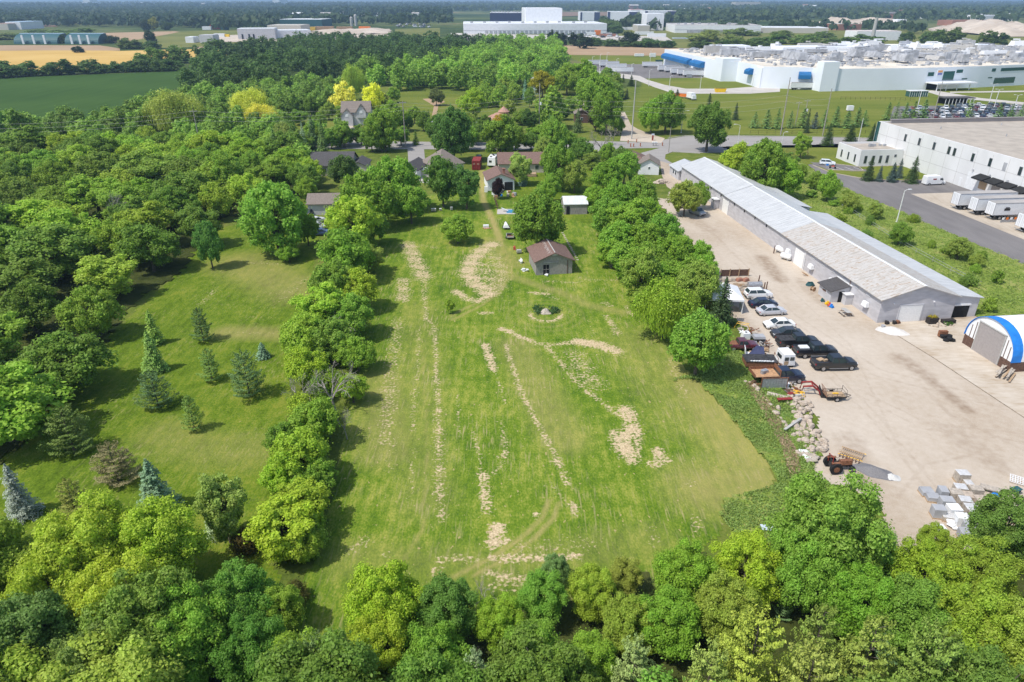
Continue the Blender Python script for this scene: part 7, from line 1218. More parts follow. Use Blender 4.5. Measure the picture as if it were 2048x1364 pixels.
# old tractor
e = thing('tractor', 1673, 940, 4, 'old rusty red tractor without cab parked against the boulders', 'tractor'); b = MB(); b.box((.75, 0, .75), (1.35, .5, .5), taper=(.95, .8)); b.build('hood', 'rust', e); b = MB(); b.box((.75, 0, .55), (1.5, .4, .2)); b.box((-.4, 0, .5), (1.0, .55, .5)); b.cyl((1.35, 0, .6), .2, .5, None, 8); b.box((1.35, -.5, .35), (.12, 1.1, .1)); b.build('chassis', 'chassis', e)
for s in (-1, 1):
    b = MB(); b.cyl((-.55, s * .72 - .16, .66), .66, .32, None, 20, 'y'); t = b.build('rear_wheel', 'tyre', e); b = MB(); b.cyl((-.55, s * .72 + s * .165 - .01, .66), .33, .02, None, 12, 'y'); b.build('rim', 'rust', t); b = MB(); b.cyl((1.35, s * .55 - .09, .36), .36, .18, None, 16, 'y'); t = b.build('front_wheel', 'tyre', e); b = MB(); b.cyl((1.35, s * .55 + s * .095 - .01, .36), .18, .02, None, 10, 'y'); b.build('rim', 'rim', t)
    pbox('fender', (-.55, s * .55, 1.28), (1.0, .3, .05), 'rust', e); 
b = MB(); b.box((-.6, 0, 1.0), (.45, .45, .08)); b.box((-.82, 0, 1.05), (.07, .45, .35)); b.build('seat', 'trim_black', e); b = MB(); b.tube([(.05, 0, 1.0), (-.15, 0, 1.4)], .025, None, 5); b.tube([(-.15 + .18 * math.cos(t) * .4, .18 * math.sin(t), 1.4 + .18 * math.cos(t) * .9) for t in np.linspace(0, 6.28, 12)], .018, None, 4); b.build('steering_wheel', 'trim_black', e); b = MB()
for s in (-.45, .45): b.tube([(-.9, s, .9), (-.95, s, 1.9)], .045, None, 5)
b.tube([(-.95, -.45, 1.9), (-.95, .45, 1.9)], .045, None, 5); b.tube([(.9, .1, 1.2), (.9, .1, 1.65)], .03, None, 5); b.build('roll_bar', 'rust_red', e)
e = thing('disc_harrow', 1702, 912, -38, 'old harrow with slatted rack and yellow beams behind the tractor', 'harrow'); b = MB()
for k in range(11): b.box((-1.0 + k * .2, 0, .45), (.07, 1.1, .05))
b.box((0, -.55, .35), (2.3, .08, .12)); b.box((0, .55, .35), (2.3, .08, .12)); b.build('rack', 'wood', e); b = MB(); b.tube([(-1.2, -.8, .25), (1.3, -.8, .3)], .05, None, 5); b.tube([(-1.2, .8, .25), (1.3, .8, .3)], .05, None, 5); b.build('beam', 'yellow_paint', e); b = MB()
for k in range(7): b.cyl((-1 + k * .33, -.95, .22), .22, .03, None, 10, 'x')
b.build('discs', 'rust', e)
# boulders
def boulder(seed, flat=.75, m='sandstone'):
    rs = np.random.RandomState(seed); V, F = [], []; nu, nv = 9, 6
    for j in range(nv + 1):
        for i in range(nu): th = math.pi * j / nv; ph = 2 * math.pi * i / nu + .4 * j; V.append([math.sin(th) * math.cos(ph), math.sin(th) * math.sin(ph), math.cos(th)])
    V = np.array(V); pl = rs.normal(size=(9, 3)); pl /= np.linalg.norm(pl, axis=1, keepdims=True)
    for p in pl: d = V @ p; cut = rs.uniform(.55, .85); k = d > cut; V[k] -= np.outer(d[k] - cut, p)
    V *= rs.uniform(.85, 1.15, 3) * np.array([1, .8, flat]); V[:, 2] += flat * .55
    for j in range(nv):
        for i in range(nu): F.append((j * nu + i, (j + 1) * nu + i, (j + 1) * nu + (i + 1) % nu, j * nu + (i + 1) % nu))
    b = MB(); b.add(V.tolist(), F); return b.build('boulder', m)
BO = [boulder(i, .7 + .1 * (i % 4)) for i in range(7)]; rr = random.Random(31); PLB = []
row = [(1490,765),(1500,768),(1508,776),(1514,784),(1520,792),(1528,797),(1532,806),(1538,814),(1545,818),(1550,830),(1556,822),(1560,840),(1566,848),(1572,856)]
for k, (x, y) in enumerate(row): PLB.append((at(x, y), rr.uniform(.3, .5), 'pale boulder, %s from the truck end of the curved outer row' % (['first'] + NUMW[1:])[k]))
for (cx_, cy_, nn, sp) in ((1592, 800, 13, 13), (1603, 822, 19, 16), (1610, 848, 19, 17), (1618, 872, 19, 17), (1635, 893, 18, 15), (1612, 905, 11, 16), (1596, 865, 10, 12)):
    for k in range(nn): PLB.append((at(cx_ + rr.uniform(-sp, sp) * 1.25, cy_ + rr.uniform(-sp, sp) * .8), rr.uniform(.22, .5), '%d' % cy_))
BL = {}
for k, (p, s, lb) in enumerate(PLB):
    o = BO[k % 7] if k < 7 else BO[k % 7].copy()
    if k >= 7: COL.objects.link(o)
    o.location = (p.x, p.y, .0); o.rotation_euler = (rr.uniform(-.2, .2), rr.uniform(-.2, .2), rr.uniform(0, 6.28)); o.scale = (s * 1.15,) * 3; settag(o, lb, 'boulder', 'boulders beside the gravel yard'); BL.setdefault(lb, []).append(o)
for kk, nm in (('800', 'below the yellow mower deck'), ('822', 'right of the red plank bench'), ('848', 'beside the long grey plank'), ('872', 'under the long grey plank'), ('893', 'just behind the tractor'), ('905', 'left of the tractor'), ('865', 'at the weedy side of the grey plank')): ordlabel(BL[kk], 'beige boulder %s' % nm)
b = MB(); b.box((0, 0, .6), (3.3, .3, .12), ry=-.06); o = b.build('loose_plank', 'concrete_grey'); o.location = at(1584, 857); o.rotation_euler = (0, 0, rad(38)); settag(o, 'long grey plank lying across the boulders', 'plank')
for k, (x, y) in enumerate(((1608, 905), (1613, 912), (1616, 921), (1626, 917), (1622, 925))):
    b = MB(); b.box((0, 0, .1 + .05 * k), (1.2, .7, .12), taper=(.9, .8)); o = b.build('stone_slab', 'white_wall' if k < 3 else 'stone_beige'); o.location = at(x, y); o.rotation_euler = (.1, .08, k * .8); settag(o, 'flat pale stone slab, %s from the top of the small slab group left of the tractor' % (['first'] + NUMW[1:])[k], 'slab', 'stone slabs')
def mound(name, px, py, rx, ry, h, m, label, cat, seed=0, rz=0):
    P = at(px, py); V, F = [(0, 0, h)], []; nr_, na_ = 7, 22; rs = np.random.RandomState(seed); ph = rs.uniform(0, 6.28, 4)
    for j in range(1, nr_ + 1):
        for i in range(na_): a = 2 * math.pi * i / na_; t = j / nr_; k = 1 + .12 * math.sin(2 * a + ph[0]) + .07 * math.sin(5 * a + ph[1]); V.append((rx * t * k * math.cos(a), ry * t * k * math.sin(a), h * (math.cos(t * math.pi) * .5 + .5) + .03 * rs.normal() * (t < .95) + .03))
    for i in range(na_): F.append((0, 1 + i, 1 + (i + 1) % na_))
    for j in range(nr_ - 1):
        for i in range(na_): F.append((1 + j * na_ + i, 1 + (j + 1) * na_ + i, 1 + (j + 1) * na_ + (i + 1) % na_, 1 + j * na_ + (i + 1) % na_))
    b = MB(); b.add(V, F); o = b.build(name, m, smooth=True); o.location = (P.x, P.y, .03); o.rotation_euler = (0, 0, rad(rz)); return settag(o, label, cat)
mat('grey_grit', (.19,.185,.19), .95, var=.2, scale=14, bump=.4); mat('white_grit', (.55,.55,.53), .95, var=.1, scale=14); mat('salt', (.62,.59,.55), .9, var=.1, scale=2)
mound('gravel_pile', 1748, 944, 2.0, 1.25, .55, 'grey_grit', 'low spread pile of grey gravel right of the tractor', 'gravel pile', 1, -24); mound('gravel_pile', 1783, 955, .85, .7, .35, 'white_grit', 'small white gravel tip touching the grey pile', 'gravel pile', 2)
mound('sand_pile', 1784, 663, 2.3, 1.5, .7, 'salt', 'white sand pile at the near corner of the long shed', 'sand pile', 3, -10); mound('rubble_pile', 1322, 365, 2.6, 1.7, 1.0, 'sandstone', 'heap of broken stone and timber in front of the white gable house', 'rubble pile', 4); mound('stone_mound', 1091, 626, 1.0, .8, .75, 'stone_beige', 'stony centre of the round flower mound in the meadow', 'mound', 5)
SL = []
for k in range(26): a = rr.uniform(0, 6.28); o = BO[k % 7].copy(); COL.objects.link(o); q = at(1322, 366); r = rr.uniform(.2, 2.3); o.location = (q.x + r * math.cos(a), q.y + .6 * r * math.sin(a), .1 + max(0, .8 - r * .35)); o.scale = (rr.uniform(.15, .4),) * 3; o.rotation_euler = (rr.random() * 3, rr.random() * 3, 0); settag(o, 'x', 'stone', 'stones of the rubble heap'); o.name = 'stone'; SL.append(o)
ordlabel(SL, 'broken stone on the rubble heap before the white gable house')
# paving pallets
PAL = [(1260,430,'w','lone white-wrapped pallet, farthest of the paving pallets'),(1325,535,'w','narrow white-topped pallet just in front of the lone far one'),(1230,605,'w','white pallet with a torn wrapper behind the grey-brown one'),(1430,625,'b','beige pallet with white top left of the long slab'),(1010,640,'g','small grey pallet on the left of the far rows'),(800,640,'g','flat grey pallet at the far end of the long grey strip'),(880,715,'g','flat grey pallet in the middle of the long grey strip'),
 (955,880,'g','grey pallet at the near end of the long grey strip'),(1170,670,'s','grey-brown pallet in the second row'),(1320,705,'t','tan pallet with an open top'),(1060,770,'g','grey pallet wrapped in clear film, left middle'),(1290,765,'w','white-topped pallet in the middle of the group'),(1490,755,'t','tall tan pallet at the right of the middle row'),(1150,870,'c','film-wrapped pallet in the left near row'),(1370,865,'w','white-capped pallet right of the film-wrapped one'),(1640,815,'w','white pallet by the blue-white roll'),(1750,840,'t','tan pallet partly under the tree'),(1545,850,'t','low tan pallet behind the dark open tree'),
 (1250,985,'c','film-wrapped pallet near the front of the group'),(1450,960,'w','white pallet beside the dark open tree'),(1080,965,'w','low white pallet at the left front'),(1360,1090,'g','grey pallet at the near end of the group'),(1880,940,'b','beige pallet under the dark open tree'),(1310,1180,'g','grey pallet hidden behind the little tree')]
mat('wrap_film', (.52,.52,.52), .45, var=.15, scale=3)
PM = {'w': 'wrap_film', 'b': 'stone_beige', 'g': 'unit_grey', 's': 'stone_beige', 't': 'sandstone', 'c': 'white_metal'}
for (cx_, cy_, c, lb) in PAL:
    x, y = 1728 + cx_ * .15625, 880 + cy_ * .15625; h = .42 if 'flat' in lb or 'low' in lb or 'narrow' in lb else rr.uniform(.75, 1.0); p = at(x, y + 3, h * .8); e = empty('paving_pallet', (p.x, p.y, .04), rad(-8 + rr.uniform(-6, 6)), lb, 'pallet', 'pallets of paving stones')
    wd = .75 if 'narrow' in lb or 'small' in lb else rr.uniform(1.05, 1.2); dp = rr.uniform(.9, 1.05)
    pbox('pallet_base', (0, 0, 0), (wd + .06, dp + .06, .12), 'wood', e); pbox('stone_stack', (0, 0, .12), (wd, dp, h), 'stone_beige' if c in 'wbs' else PM[c], e)
    o = pbox('wrapping', (0, 0, .12 + h), (wd + .03, dp + .03, .05), PM[c] if c != 'c' else 'white_plastic', e, taper=(.9, .88)) if c != 't' else None
e = thing('slab_stack', 1982, 984, -30, 'long beige slab propped on blocks beyond the pallets', 'slab'); pbox('slab', (0, 0, .35), (2.0, .8, .12), 'stone_beige', e); pbox('block', (-.7, 0, 0), (.3, .6, .35), 'brown_wood', e); pbox('block', (.7, 0, 0), (.3, .6, .35), 'brown_wood', e)
e = thing('lattice_panel', 2042, 966, -35, 'white lattice panels lying at the right edge beyond the pallets', 'panel'); b = MB(); [b.box((-1 + .22 * k, 0, .2), (.05, 1.4, .04)) for k in range(10)]; [b.box((0, -.7 + .35 * k, .22), (2.1, .05, .04)) for k in range(5)]; b.build('lattice', 'white_plastic', e); pbox('foot', (0, 0, 0), (.3, .3, .2), 'wood', e)
e = thing('wheelbarrow', 2028, 988, 20, 'green wheelbarrow behind the pallets at the right edge', 'wheelbarrow'); b = MB(); b.hexa([(-.3, -.25, .3), (.35, -.2, .3), (.35, .2, .3), (-.3, .25, .3), (-.5, -.38, .62), (.6, -.32, .62), (.6, .32, .62), (-.5, .38, .62)]); b.build('tray', 'green_paint' if 'green_paint' in MATS else 'teal_clad', e); b = MB(); b.tube([(.7, 0, .2), (-.3, -.25, .32), (-1.0, -.3, .6)], .03, None, 5); b.tube([(.7, 0, .2), (-.3, .25, .32), (-1.0, .3, .6)], .03, None, 5); b.build('handles', 'teal_clad', e); b = MB(); b.cyl((.7, -.05, .2), .2, .1, None, 12, 'y'); b.build('wheel', 'tyre', e)
b = MB(); b.tube([(0, 0, .05), (0, 0, .5)], .35, None, 14); o = b.build('film_roll', 'fabric_blue'); o.location = at(1988, 997); settag(o, 'blue and white roll standing among the pallets', 'roll')
b = MB(); [b.box((.4 * math.cos(k), .3 * math.sin(k * 2), .1 * k), (.7, .5, .14), None, rz=k * .7, taper=(.8, .8)) for k in range(5)]; o = b.build('broken_sacks', 'white_plastic'); o.location = at(1908, 1054); settag(o, 'torn white sacks of broken stone in front of the pallets', 'sacks')
b = MB(); b.box((0, 0, 0), (1.1, .9, .6), taper=(.85, .85)); o = b.build('bulk_bag', 'white_plastic'); o.location = at(1877, 1063); settag(o, 'pale bulk bag standing left of the torn sacks', 'bag')
b = MB(); b.box((0, 0, .25), (1.5, .75, .05), ry=.12); b.box((0, 0, 0), (1.2, .1, .24)); o = b.build('board', 'pale_blue_siding'); o.location = at(1537, 1060); settag(o, 'bluish white board lying at the foot of the meadow by the big near tree', 'board')
# canopy tent, fence, tanks
e = thing('canopy_tent', 1440, 612, -6, 'white pyramid-roofed canopy tent among the trees beside the parked cars', 'tent'); b = MB(); b.add([(-3, -3, 2.4), (3, -3, 2.4), (3, 3, 2.4), (-3, 3, 2.4), (0, 0, 4.1), (-3, -3, 2.1), (3, -3, 2.1), (3, 3, 2.1), (-3, 3, 2.1)], [(0, 1, 4), (1, 2, 4), (2, 3, 4), (3, 0, 4), (0, 5, 6, 1), (1, 6, 7, 2), (2, 7, 8, 3), (3, 8, 5, 0)]); b.build('canopy', 'fabric_white', e)
for x in (-2.9, 2.9):
    for y in (-2.9, 2.9): b = MB(); b.tube([(x, y, 0), (x, y, 2.3)], .05, None, 6); b.build('post', 'white_metal', e)
pbox('side_sheet', (2.93, -1.6, .1), (.04, 2.4, 1.2), 'pale_blue_siding', e)
e = thing('board_fence', 1468, 553, 4, 'short dark brown board fence at the end of the thicket in the yard', 'fence'); b = MB(); [b.box((-2.6 + .18 * k, 0, .1), (.17, .04, 1.2)) for k in range(30)]; b.build('boards', 'brown_wood', e)
for x in (-2.6, -.9, .8, 2.6): pbox('post', (x, -.08, 0), (.13, .13, 1.5), 'wood', e)
for k, (x, y, m, lb) in enumerate([(1450,561,'stone_beige','tan rubble sack, left one below the brown board fence'),(1463,562,'sandstone','pinkish rubble sack, second below the brown board fence'),(1478,562,'brick','reddish rubble sack, third below the brown board fence'),(1491,562,'brick','reddish rubble sack, rightmost below the brown board fence')]):
    b = MB(); b.box((0, 0, 0), (1.3, .9, .6), taper=(.8, .75)); o = bevel(b.build('rubble_sack', m), .15, 2); o.location = at(x, y); o.rotation_euler = (0, 0, .2 * k); settag(o, lb, 'sack')
for k, (x, y) in enumerate(((1470, 580), (1488, 590), (1500, 572), (1480, 572))):
    b = MB(); r_ = random.Random(50 + k); [b.box((r_.uniform(-1, 1), r_.uniform(-.6, .6), r_.uniform(.02, .3)), (r_.uniform(.6, 1.8), .16, .08), None, rz=r_.uniform(-.5, .5)) for _ in range(9)]; o = b.build('timber_heap', 'wood' if k % 2 else 'stone_beige'); o.location = at(x, y); settag(o, ['loose planks right behind the white tent', 'loose boards beside the white SUV', 'planks near the galvanised bin', 'pale boards under the rubble sacks'][k], 'timber')
e = thing('galvanised_bin', 1508, 578, 3, 'dented galvanised bin behind the white SUV', 'bin'); b = MB(); b.tube([(-1.2, 0, .75), (1.2, 0, .75)], .55, None, 12); b.build('tank', 'steel', e); pbox('cradle', (0, 0, 0), (1.8, .8, .3), 'rust', e)
for k, (x, y, h, lb) in enumerate([(1527,581,1.5,'short brown timber post behind the white SUV'),(1531,584,1.9,'tall brown timber post, rightmost behind the white SUV'),(1517,563,1.2,'leaning brown post left of the two timber posts'),(1547,507,1.6,'weathered brown post next to the white tanks')]): b = MB(); b.tube([(0, 0, 0), (.05, 0, h)], [.12, .1], None, 8); o = b.build('timber_post', 'brown_wood'); o.location = at(x, y); settag(o, lb, 'post')
for k, (x, y) in enumerate(((1504, 583), (1520, 581))): b = MB(); b.tube([(0, 0, .03), (0, 0, .6)], [.16, .03], None, 10); b.box((0, 0, 0), (.4, .4, .04)); o = b.build('traffic_cone', 'orange'); o.location = at(x, y); settag(o, 'orange traffic cone %s the white SUV' % ('behind the left of', 'behind the middle of')[k], 'cone')
for k, (x, y, a) in enumerate(((1560, 506, -65), (1571, 520, -50))):
    e = thing('fuel_tank', x, y, a, 'white cylindrical fuel tank, %s of the two by the shed wall' % ('farther', 'nearer')[k], 'tank'); b = MB(); b.tube([(-1.05, 0, .75), (-.95, 0, .75), (.95, 0, .75), (1.05, 0, .75)], [.38, .55, .55, .38], None, 16); b.build('tank', 'white_plastic', e); pbox('saddle', (-.6, 0, 0), (.15, .8, .4), 'steel', e); pbox('saddle', (.6, 0, 0), (.15, .8, .4), 'steel', e); b = MB(); b.cyl((0, 0, 1.28), .14, .12, None, 8); b.build('filler_cap', 'steel', e)
b = MB(); r_ = random.Random(8)
for k in range(6): b.box((r_.uniform(-1, 1), r_.uniform(-.8, .8), .5 + .5 * r_.random()), (1.2, .9, .5), None, rz=r_.uniform(0, 3), taper=(.6, .6))
o = b.build('blue_tarpaulin', 'fabric_blue'); o.location = at(1407, 535, 0); o.scale = (1, 1, 2.6); settag(o, 'crumpled blue tarpaulin heap among the thicket trees', 'tarpaulin')
# small things by the shed wall
e = empty('picnic_table', L(-3.2, 3.4, .04), GA + math.pi / 2, 'weathered picnic table beside the long shed', 'picnic table'); b = MB(); [b.box((0, -.33 + .165 * k, .74), (1.9, .15, .04)) for k in range(5)]; b.build('table_top', 'concrete_grey', e)
for s in (-1, 1): b = MB(); b.box((0, s * .75, .44), (1.9, .26, .04)); b.build('bench', 'stone_beige', e)
for x in (-.7, .7): b = MB(); b.tube([(x, -.75, 0), (x, -.2, .72)], .04, None, 4); b.tube([(x, .75, 0), (x, .2, .72)], .04, None, 4); b.box((x, 0, .38), (.05, 1.6, .08)); b.build('leg_frame', 'brown_wood', e)
for k, (u, v, m, lb) in enumerate([(-4.0,7.6,'yellow','yellow toy truck by the porch hut'),(-4.0,6.9,'red_roof','red toy car by the porch hut'),(-3.9,6.3,'fabric_blue','blue toy tub by the porch hut'),(-4.1,8.8,'teal_clad','teal toy slide by the porch hut')]):
    b = MB(); b.box((0, 0, .12), (.6, .4, .28), taper=(.8, .8)); b.box((.12, 0, .4), (.25, .3, .2)); [b.cyl((x, y - .04, .12), .12, .08, None, 8, 'y') for x in (-.2, .2) for y in (-.22, .22)]; o = b.build('toy', m); o.location = L(u, v, .04); o.rotation_euler = (0, 0, k); settag(o, lb, 'toy')
e = empty('cable_reel', L(-3.4, 13.4, .04), .5, 'small orange-brown cable reel left of the porch hut', 'reel'); b = MB(); b.cyl((0, -.3, .4), .4, .06, None, 16, 'y'); b.cyl((0, .24, .4), .4, .06, None, 16, 'y'); b.build('flange', 'plywood', e); b = MB(); b.cyl((0, -.24, .4), .18, .48, None, 10, 'y'); b.build('drum', 'wood', e)
b = MB()
for k in range(5): b.tube([(.75 * math.cos(t) * (1 - .1 * k), .5 * math.sin(t), .1 + .1 * k + .05 * math.sin(3 * t)) for t in np.linspace(0, 6.28, 18)], .06, None, 5)
o = b.build('coiled_hose', 'teal_clad'); o.location = L(-2.6, 15.8, .04); settag(o, 'tangle of green hose left of the porch hut', 'hose')
b = MB(); [b.box((0, .3 * k, .2), (1.3, .12, .1), None, ry=.5) for k in range(3)]; o = b.build('timber_offcut', 'plywood'); o.location = L(-1.2, 20.2, .1); settag(o, 'orange boards leaning on the shed wall by the second roller door', 'timber')
e = empty('flower_crate', L(8.4, -1.0, .05), GA, 'dark crate planter with yellow flowers right of the white gable door', 'planter'); pbox('crate', (0, 0, 0), (1.5, .9, .95), 'chassis', e); rs__ = np.random.RandomState(3); P = np.stack([rs__.uniform(-.7, .7, 160), rs__.uniform(-.4, .4, 160), rs__.uniform(.9, 1.3, 160)], 1); V, F = leafquads(P, rs__.normal(size=P.shape), .1, rs__); g = gmesh('flowers', V, F, 'leaf'); g.color = (.5, .42, .04, 1); g.parent = e
e = empty('stone_trough', L(11.0, -1.2, .05), GA, 'dark stone trough between the planter and the open bay', 'trough'); pbox('trough', (0, 0, 0), (2.0, .8, .55), 'chassis', e); P = np.stack([rs__.uniform(-1.1, .2, 260), rs__.uniform(-1.1, -.4, 260), rs__.uniform(0, .45, 260)], 1); V, F = leafquads(P, rs__.normal(size=P.shape), .12, rs__); g = gmesh('plants', V, F, 'leaf'); g.color = (.12, .22, .05, 1); g.parent = e
for k in range(9): o = BO[k % 7].copy(); o.name = 'stone'; COL.objects.link(o); o.location = L(7.4 + k * .45, -1.9 - .25 * (k % 3), .03); o.scale = (.2 + .04 * (k % 4),) * 3; settag(o, 'edging stone, %s from the left in the flower bed before the open bay' % (['first'] + NUMW[1:])[k], 'stone', 'edging stones by the open bay')
for k, (u, v, m, lb) in enumerate([(-.2,-1.9,'unit_grey','grey bucket on the edge of the white sand pile'),(1.2,-.6,'chassis','black sack at the shed corner'),(2.4,-.7,'chassis','dark machine parts under the gable wall'),(3.0,-.6,'rust','rusty parts left of the white gable door')]): b = MB(); b.tube([(0, 0, 0), (0, 0, .5)], [.24, .3], None, 10); b.box((.3, .1, 0), (.4, .3, .25)); o = b.build('bucket' if k == 0 else 'clutter', m); o.location = L(u, v, .05); settag(o, lb, 'bucket' if k == 0 else 'clutter')
e = empty('tyre_stack', L(6.9, -6.6, .05), 0, 'dark heap of tyres and scrap left of the fabric dome', 'tyres'); 
for k in range(6): b = MB(); b.cyl(((k % 3) * .45 - .4, (k // 3) * .9 - .5, .05 + .25 * (k % 2)), .42, .24, None, 14); b.build('tyre', 'tyre', e)
pbox('bucket_plate', (-.2, .9, .1), (1.2, .5, .9), 'rust', e)
e = empty('lumber_pile', L(7.2, -17.6, .05), rad(40), 'pile of brown planks at the right edge below the fabric dome', 'timber'); r_ = random.Random(6)
for k in range(9): b = MB(); b.box((r_.uniform(-.3, .3), r_.uniform(-.9, .9), .1 + .09 * k), (3.2, .24, .07), None, rz=r_.uniform(-.25, .25)); b.build('plank', R_(['wood', 'brown_wood', 'stone_beige']), e)
# ------------------------------------------------------------ backyards
e = thing('camper', 986, 331, 82, 'white motorhome seen from behind between the black SUV and the bungalow', 'camper'); b = MB(); b.box((0, 0, .6), (6.2, 2.4, 2.3), taper=(.96, .9)); b.build('body', 'white_plastic', e); wheels(e, (-1.6, 1.9), 1.05, .4); [pbox('roof_hatch', (x, y, 2.9), (.6, .6, .18), 'trim_black', e) for x, y in ((-1.6, .3), (.2, -.3), (1.7, .3))]; pbox('rear_window', (-3.05, .3, 1.5), (.08, .8, .6), 'window_glass', e)
e = thing('shipping_container', 954, 336, 88, 'dark red steel container left of the black SUV', 'container'); b = MB(); b.box((0, 0, .1), (6, 2.4, 2.6)); b.build('box_body', 'rust_red', e); b = MB(); [b.box((-2.8 + .4 * k, s * 1.22, .2), (.12, .05, 2.4)) for k in range(15) for s in (-1, 1)]; [b.tube([(-3.04, y, .2), (-3.04, y, 2.6)], .04, None, 4) for y in (-.8, -.3, .3, .8)]; b.build('ribs', 'maroon', e)
for s in (-.6, .6): pbox('door_plate', (-3.03, s, 1.6), (.03, .7, .4), 'shingle_salmon', e)
e = thing('covered_boat', 1012, 455, 93, 'small boat under a tight white cover beside the worn track', 'boat'); b = MB(); b.hexa([(-1.9, -.75, .45), (1.9, -.25, .5), (1.9, .25, .5), (-1.9, .75, .45), (-1.8, -.35, 1.05), (1.6, -.05, .85), (1.6, .05, .85), (-1.8, .35, 1.05)]); b.build('cover', 'fabric_white', e); pbox('trailer_frame', (0, 0, .25), (3.6, .9, .15), 'chassis', e); wheels(e, (-.5,), .7, .25)
e = thing('garden_trailer', 1020, 477, 94, 'open wooden trailer in front of the covered boat', 'trailer'); pbox('floor', (0, 0, .45), (2.0, 1.4, .08), 'brick', e); b = MB(); [b.box((0, s * .72, .45), (2.1, .06, .4)) for s in (-1, 1)]; b.box((-1.02, 0, .45), (.06, 1.4, .3)); b.box((1.02, 0, .45), (.06, 1.4, .4)); b.build('sides', 'concrete_grey', e); wheels(e, (0,), .82, .28); pbox('load', (.5, 0, .53), (.7, 1.1, .3), 'chassis', e)
b = MB(); b.box((0, 0, 0), (.5, .35, .7)); b.box((0, .1, .7), (.3, .2, .15)); o = b.build('fuel_can', 'red_roof'); o.location = at(1029, 500); settag(o, 'bright red can standing left of the barn', 'can')
e = thing('garden_box', 1038, 507, 10, 'grey wooden box on legs between the red can and the barn', 'box'); pbox('box_body', (0, 0, .25), (.9, .7, .5), 'concrete_grey', e); [pbox('leg', (x, y, 0), (.08, .08, .25), 'brown_wood', e) for x in (-.4, .4) for y in (-.3, .3)]
e = thing('white_bench', 1041, 526, -70, 'white garden bench left of the barn', 'bench'); pbox('seat', (0, 0, .4), (1.1, .4, .05), 'white_plastic', e); pbox('backrest', (0, .2, .45), (1.1, .05, .4), 'white_plastic', e); [pbox('leg', (x, 0, 0), (.06, .36, .4), 'white_plastic', e) for x in (-.45, .45)]
b = MB(); r_ = random.Random(3); [b.box((r_.uniform(-.5, .5), r_.uniform(-.5, .5), .05 + .08 * k), (.6, .4, .1), None, rz=r_.uniform(0, 3)) for k in range(6)]; o = b.build('white_scrap', 'white_plastic'); o.location = at(1051, 543); settag(o, 'heap of white scraps at the left wall of the barn', 'scrap')
b = MB(); [b.box((r_.uniform(-.3, .3), r_.uniform(-.2, .2), .05 + .08 * k), (.5, .3, .1), None, rz=r_.uniform(0, 3)) for k in range(4)]; o = b.build('white_scrap', 'white_plastic'); o.location = at(1094, 552); settag(o, 'white rubbish spilling from the barn doorway', 'scrap')
e = thing('crate', 972, 456, 8, 'white crate on loose boards left of the worn track', 'crate'); pbox('box_body', (0, 0, .15), (1.2, .8, .5), 'white_metal', e); b = MB(); b.box((.3, -.6, 0), (1.6, .5, .1), None, rz=.2); b.box((0, -.2, 0), (1.5, .6, .14)); b.build('boards', 'plywood', e)
for k, (x, y) in enumerate(((865, 424), (870, 424), (881, 422), (903, 421))): e = thing('beehive', x, y, 5 * k, 'pale wooden beehive, %s from the left at the top of the meadow' % (['first'] + NUMW[1:])[k], 'beehive'); pbox('hive_body', (0, 0, .2), (.5, .45, .55 if k != 2 else .3), 'concrete_grey', e); pbox('lid', (0, 0, .76 if k != 2 else .51), (.56, .5, .07), 'white_metal', e)
for k in range(16): t = k / 15; q = at(1125, 466).lerp(at(1155, 520), t); b = MB(); b.box((0, 0, 0), (.45, .32, .07)); o = b.build('stepping_stone', 'stone_beige') if k == 0 else o.copy(); (COL.objects.link(o) if k else None); o.location = (q.x, q.y, .02); o.rotation_euler = (0, 0, rr.uniform(-.3, .3)); settag(o, 'stepping stone, %s from the house end of the backyard path' % (['first'] + NUMW[1:])[k], 'stepping stone', 'stepping stones of the backyard path')
e = thing('swimming_pool', 1030, 424, 0, 'turquoise swimming pool with a pale deck behind the big dark maple', 'pool'); pbox('deck', (0, 0, 0), (8.4, 4.2, .12), 'pale_concrete', e); mat('pool_water', (.02,.22,.42), .08, spec=.6, var=.2, scale=1); pbox('water', (.8, 0, .125), (5.6, 2.8, .02), 'pool_water', e); b = MB(); b.hexa([(-3.2, -.3, .9), (-1.6, -.3, .2), (-1.6, .3, .2), (-3.2, .3, .9), (-3.2, -.3, 1.0), (-1.6, -.3, .3), (-1.6, .3, .3), (-3.2, .3, 1.0)]); b.build('slide', 'white_plastic', e)
e = thing('round_pool', 1058, 238, 0, 'bright blue above-ground pool under the wires', 'pool'); b = MB(); b.tube([(0, 0, 0), (0, 0, 1.2)], 2.5, None, 24); b.build('pool_wall', 'white_wall', e); b = MB(); b.tube([(0, 0, 1.2), (0, 0, 1.23)], 2.4, None, 24); b.build('water', 'fabric_blue', e)
e = thing('yard_fence', 992, 410, 96, 'dark post fence between the worn track and the pool', 'fence'); b = MB(); [b.box((0, 0, z), (9, .05, .08)) for z in (.4, .8, 1.1)]; b.build('rails', 'brown_wood', e); [pbox('post', (-4.5 + 1.8 * k, 0, 0), (.1, .1, 1.25), 'brown_wood', e) for k in range(6)]
b = MB(); b.box((0, 0, 0), (.9, .7, 1.4), taper=(.9, .9)); o = b.build('water_tank', 'white_plastic'); o.location = at(972, 384); settag(o, 'white tank at the left corner of the brown-roofed garage', 'tank')
JK = []
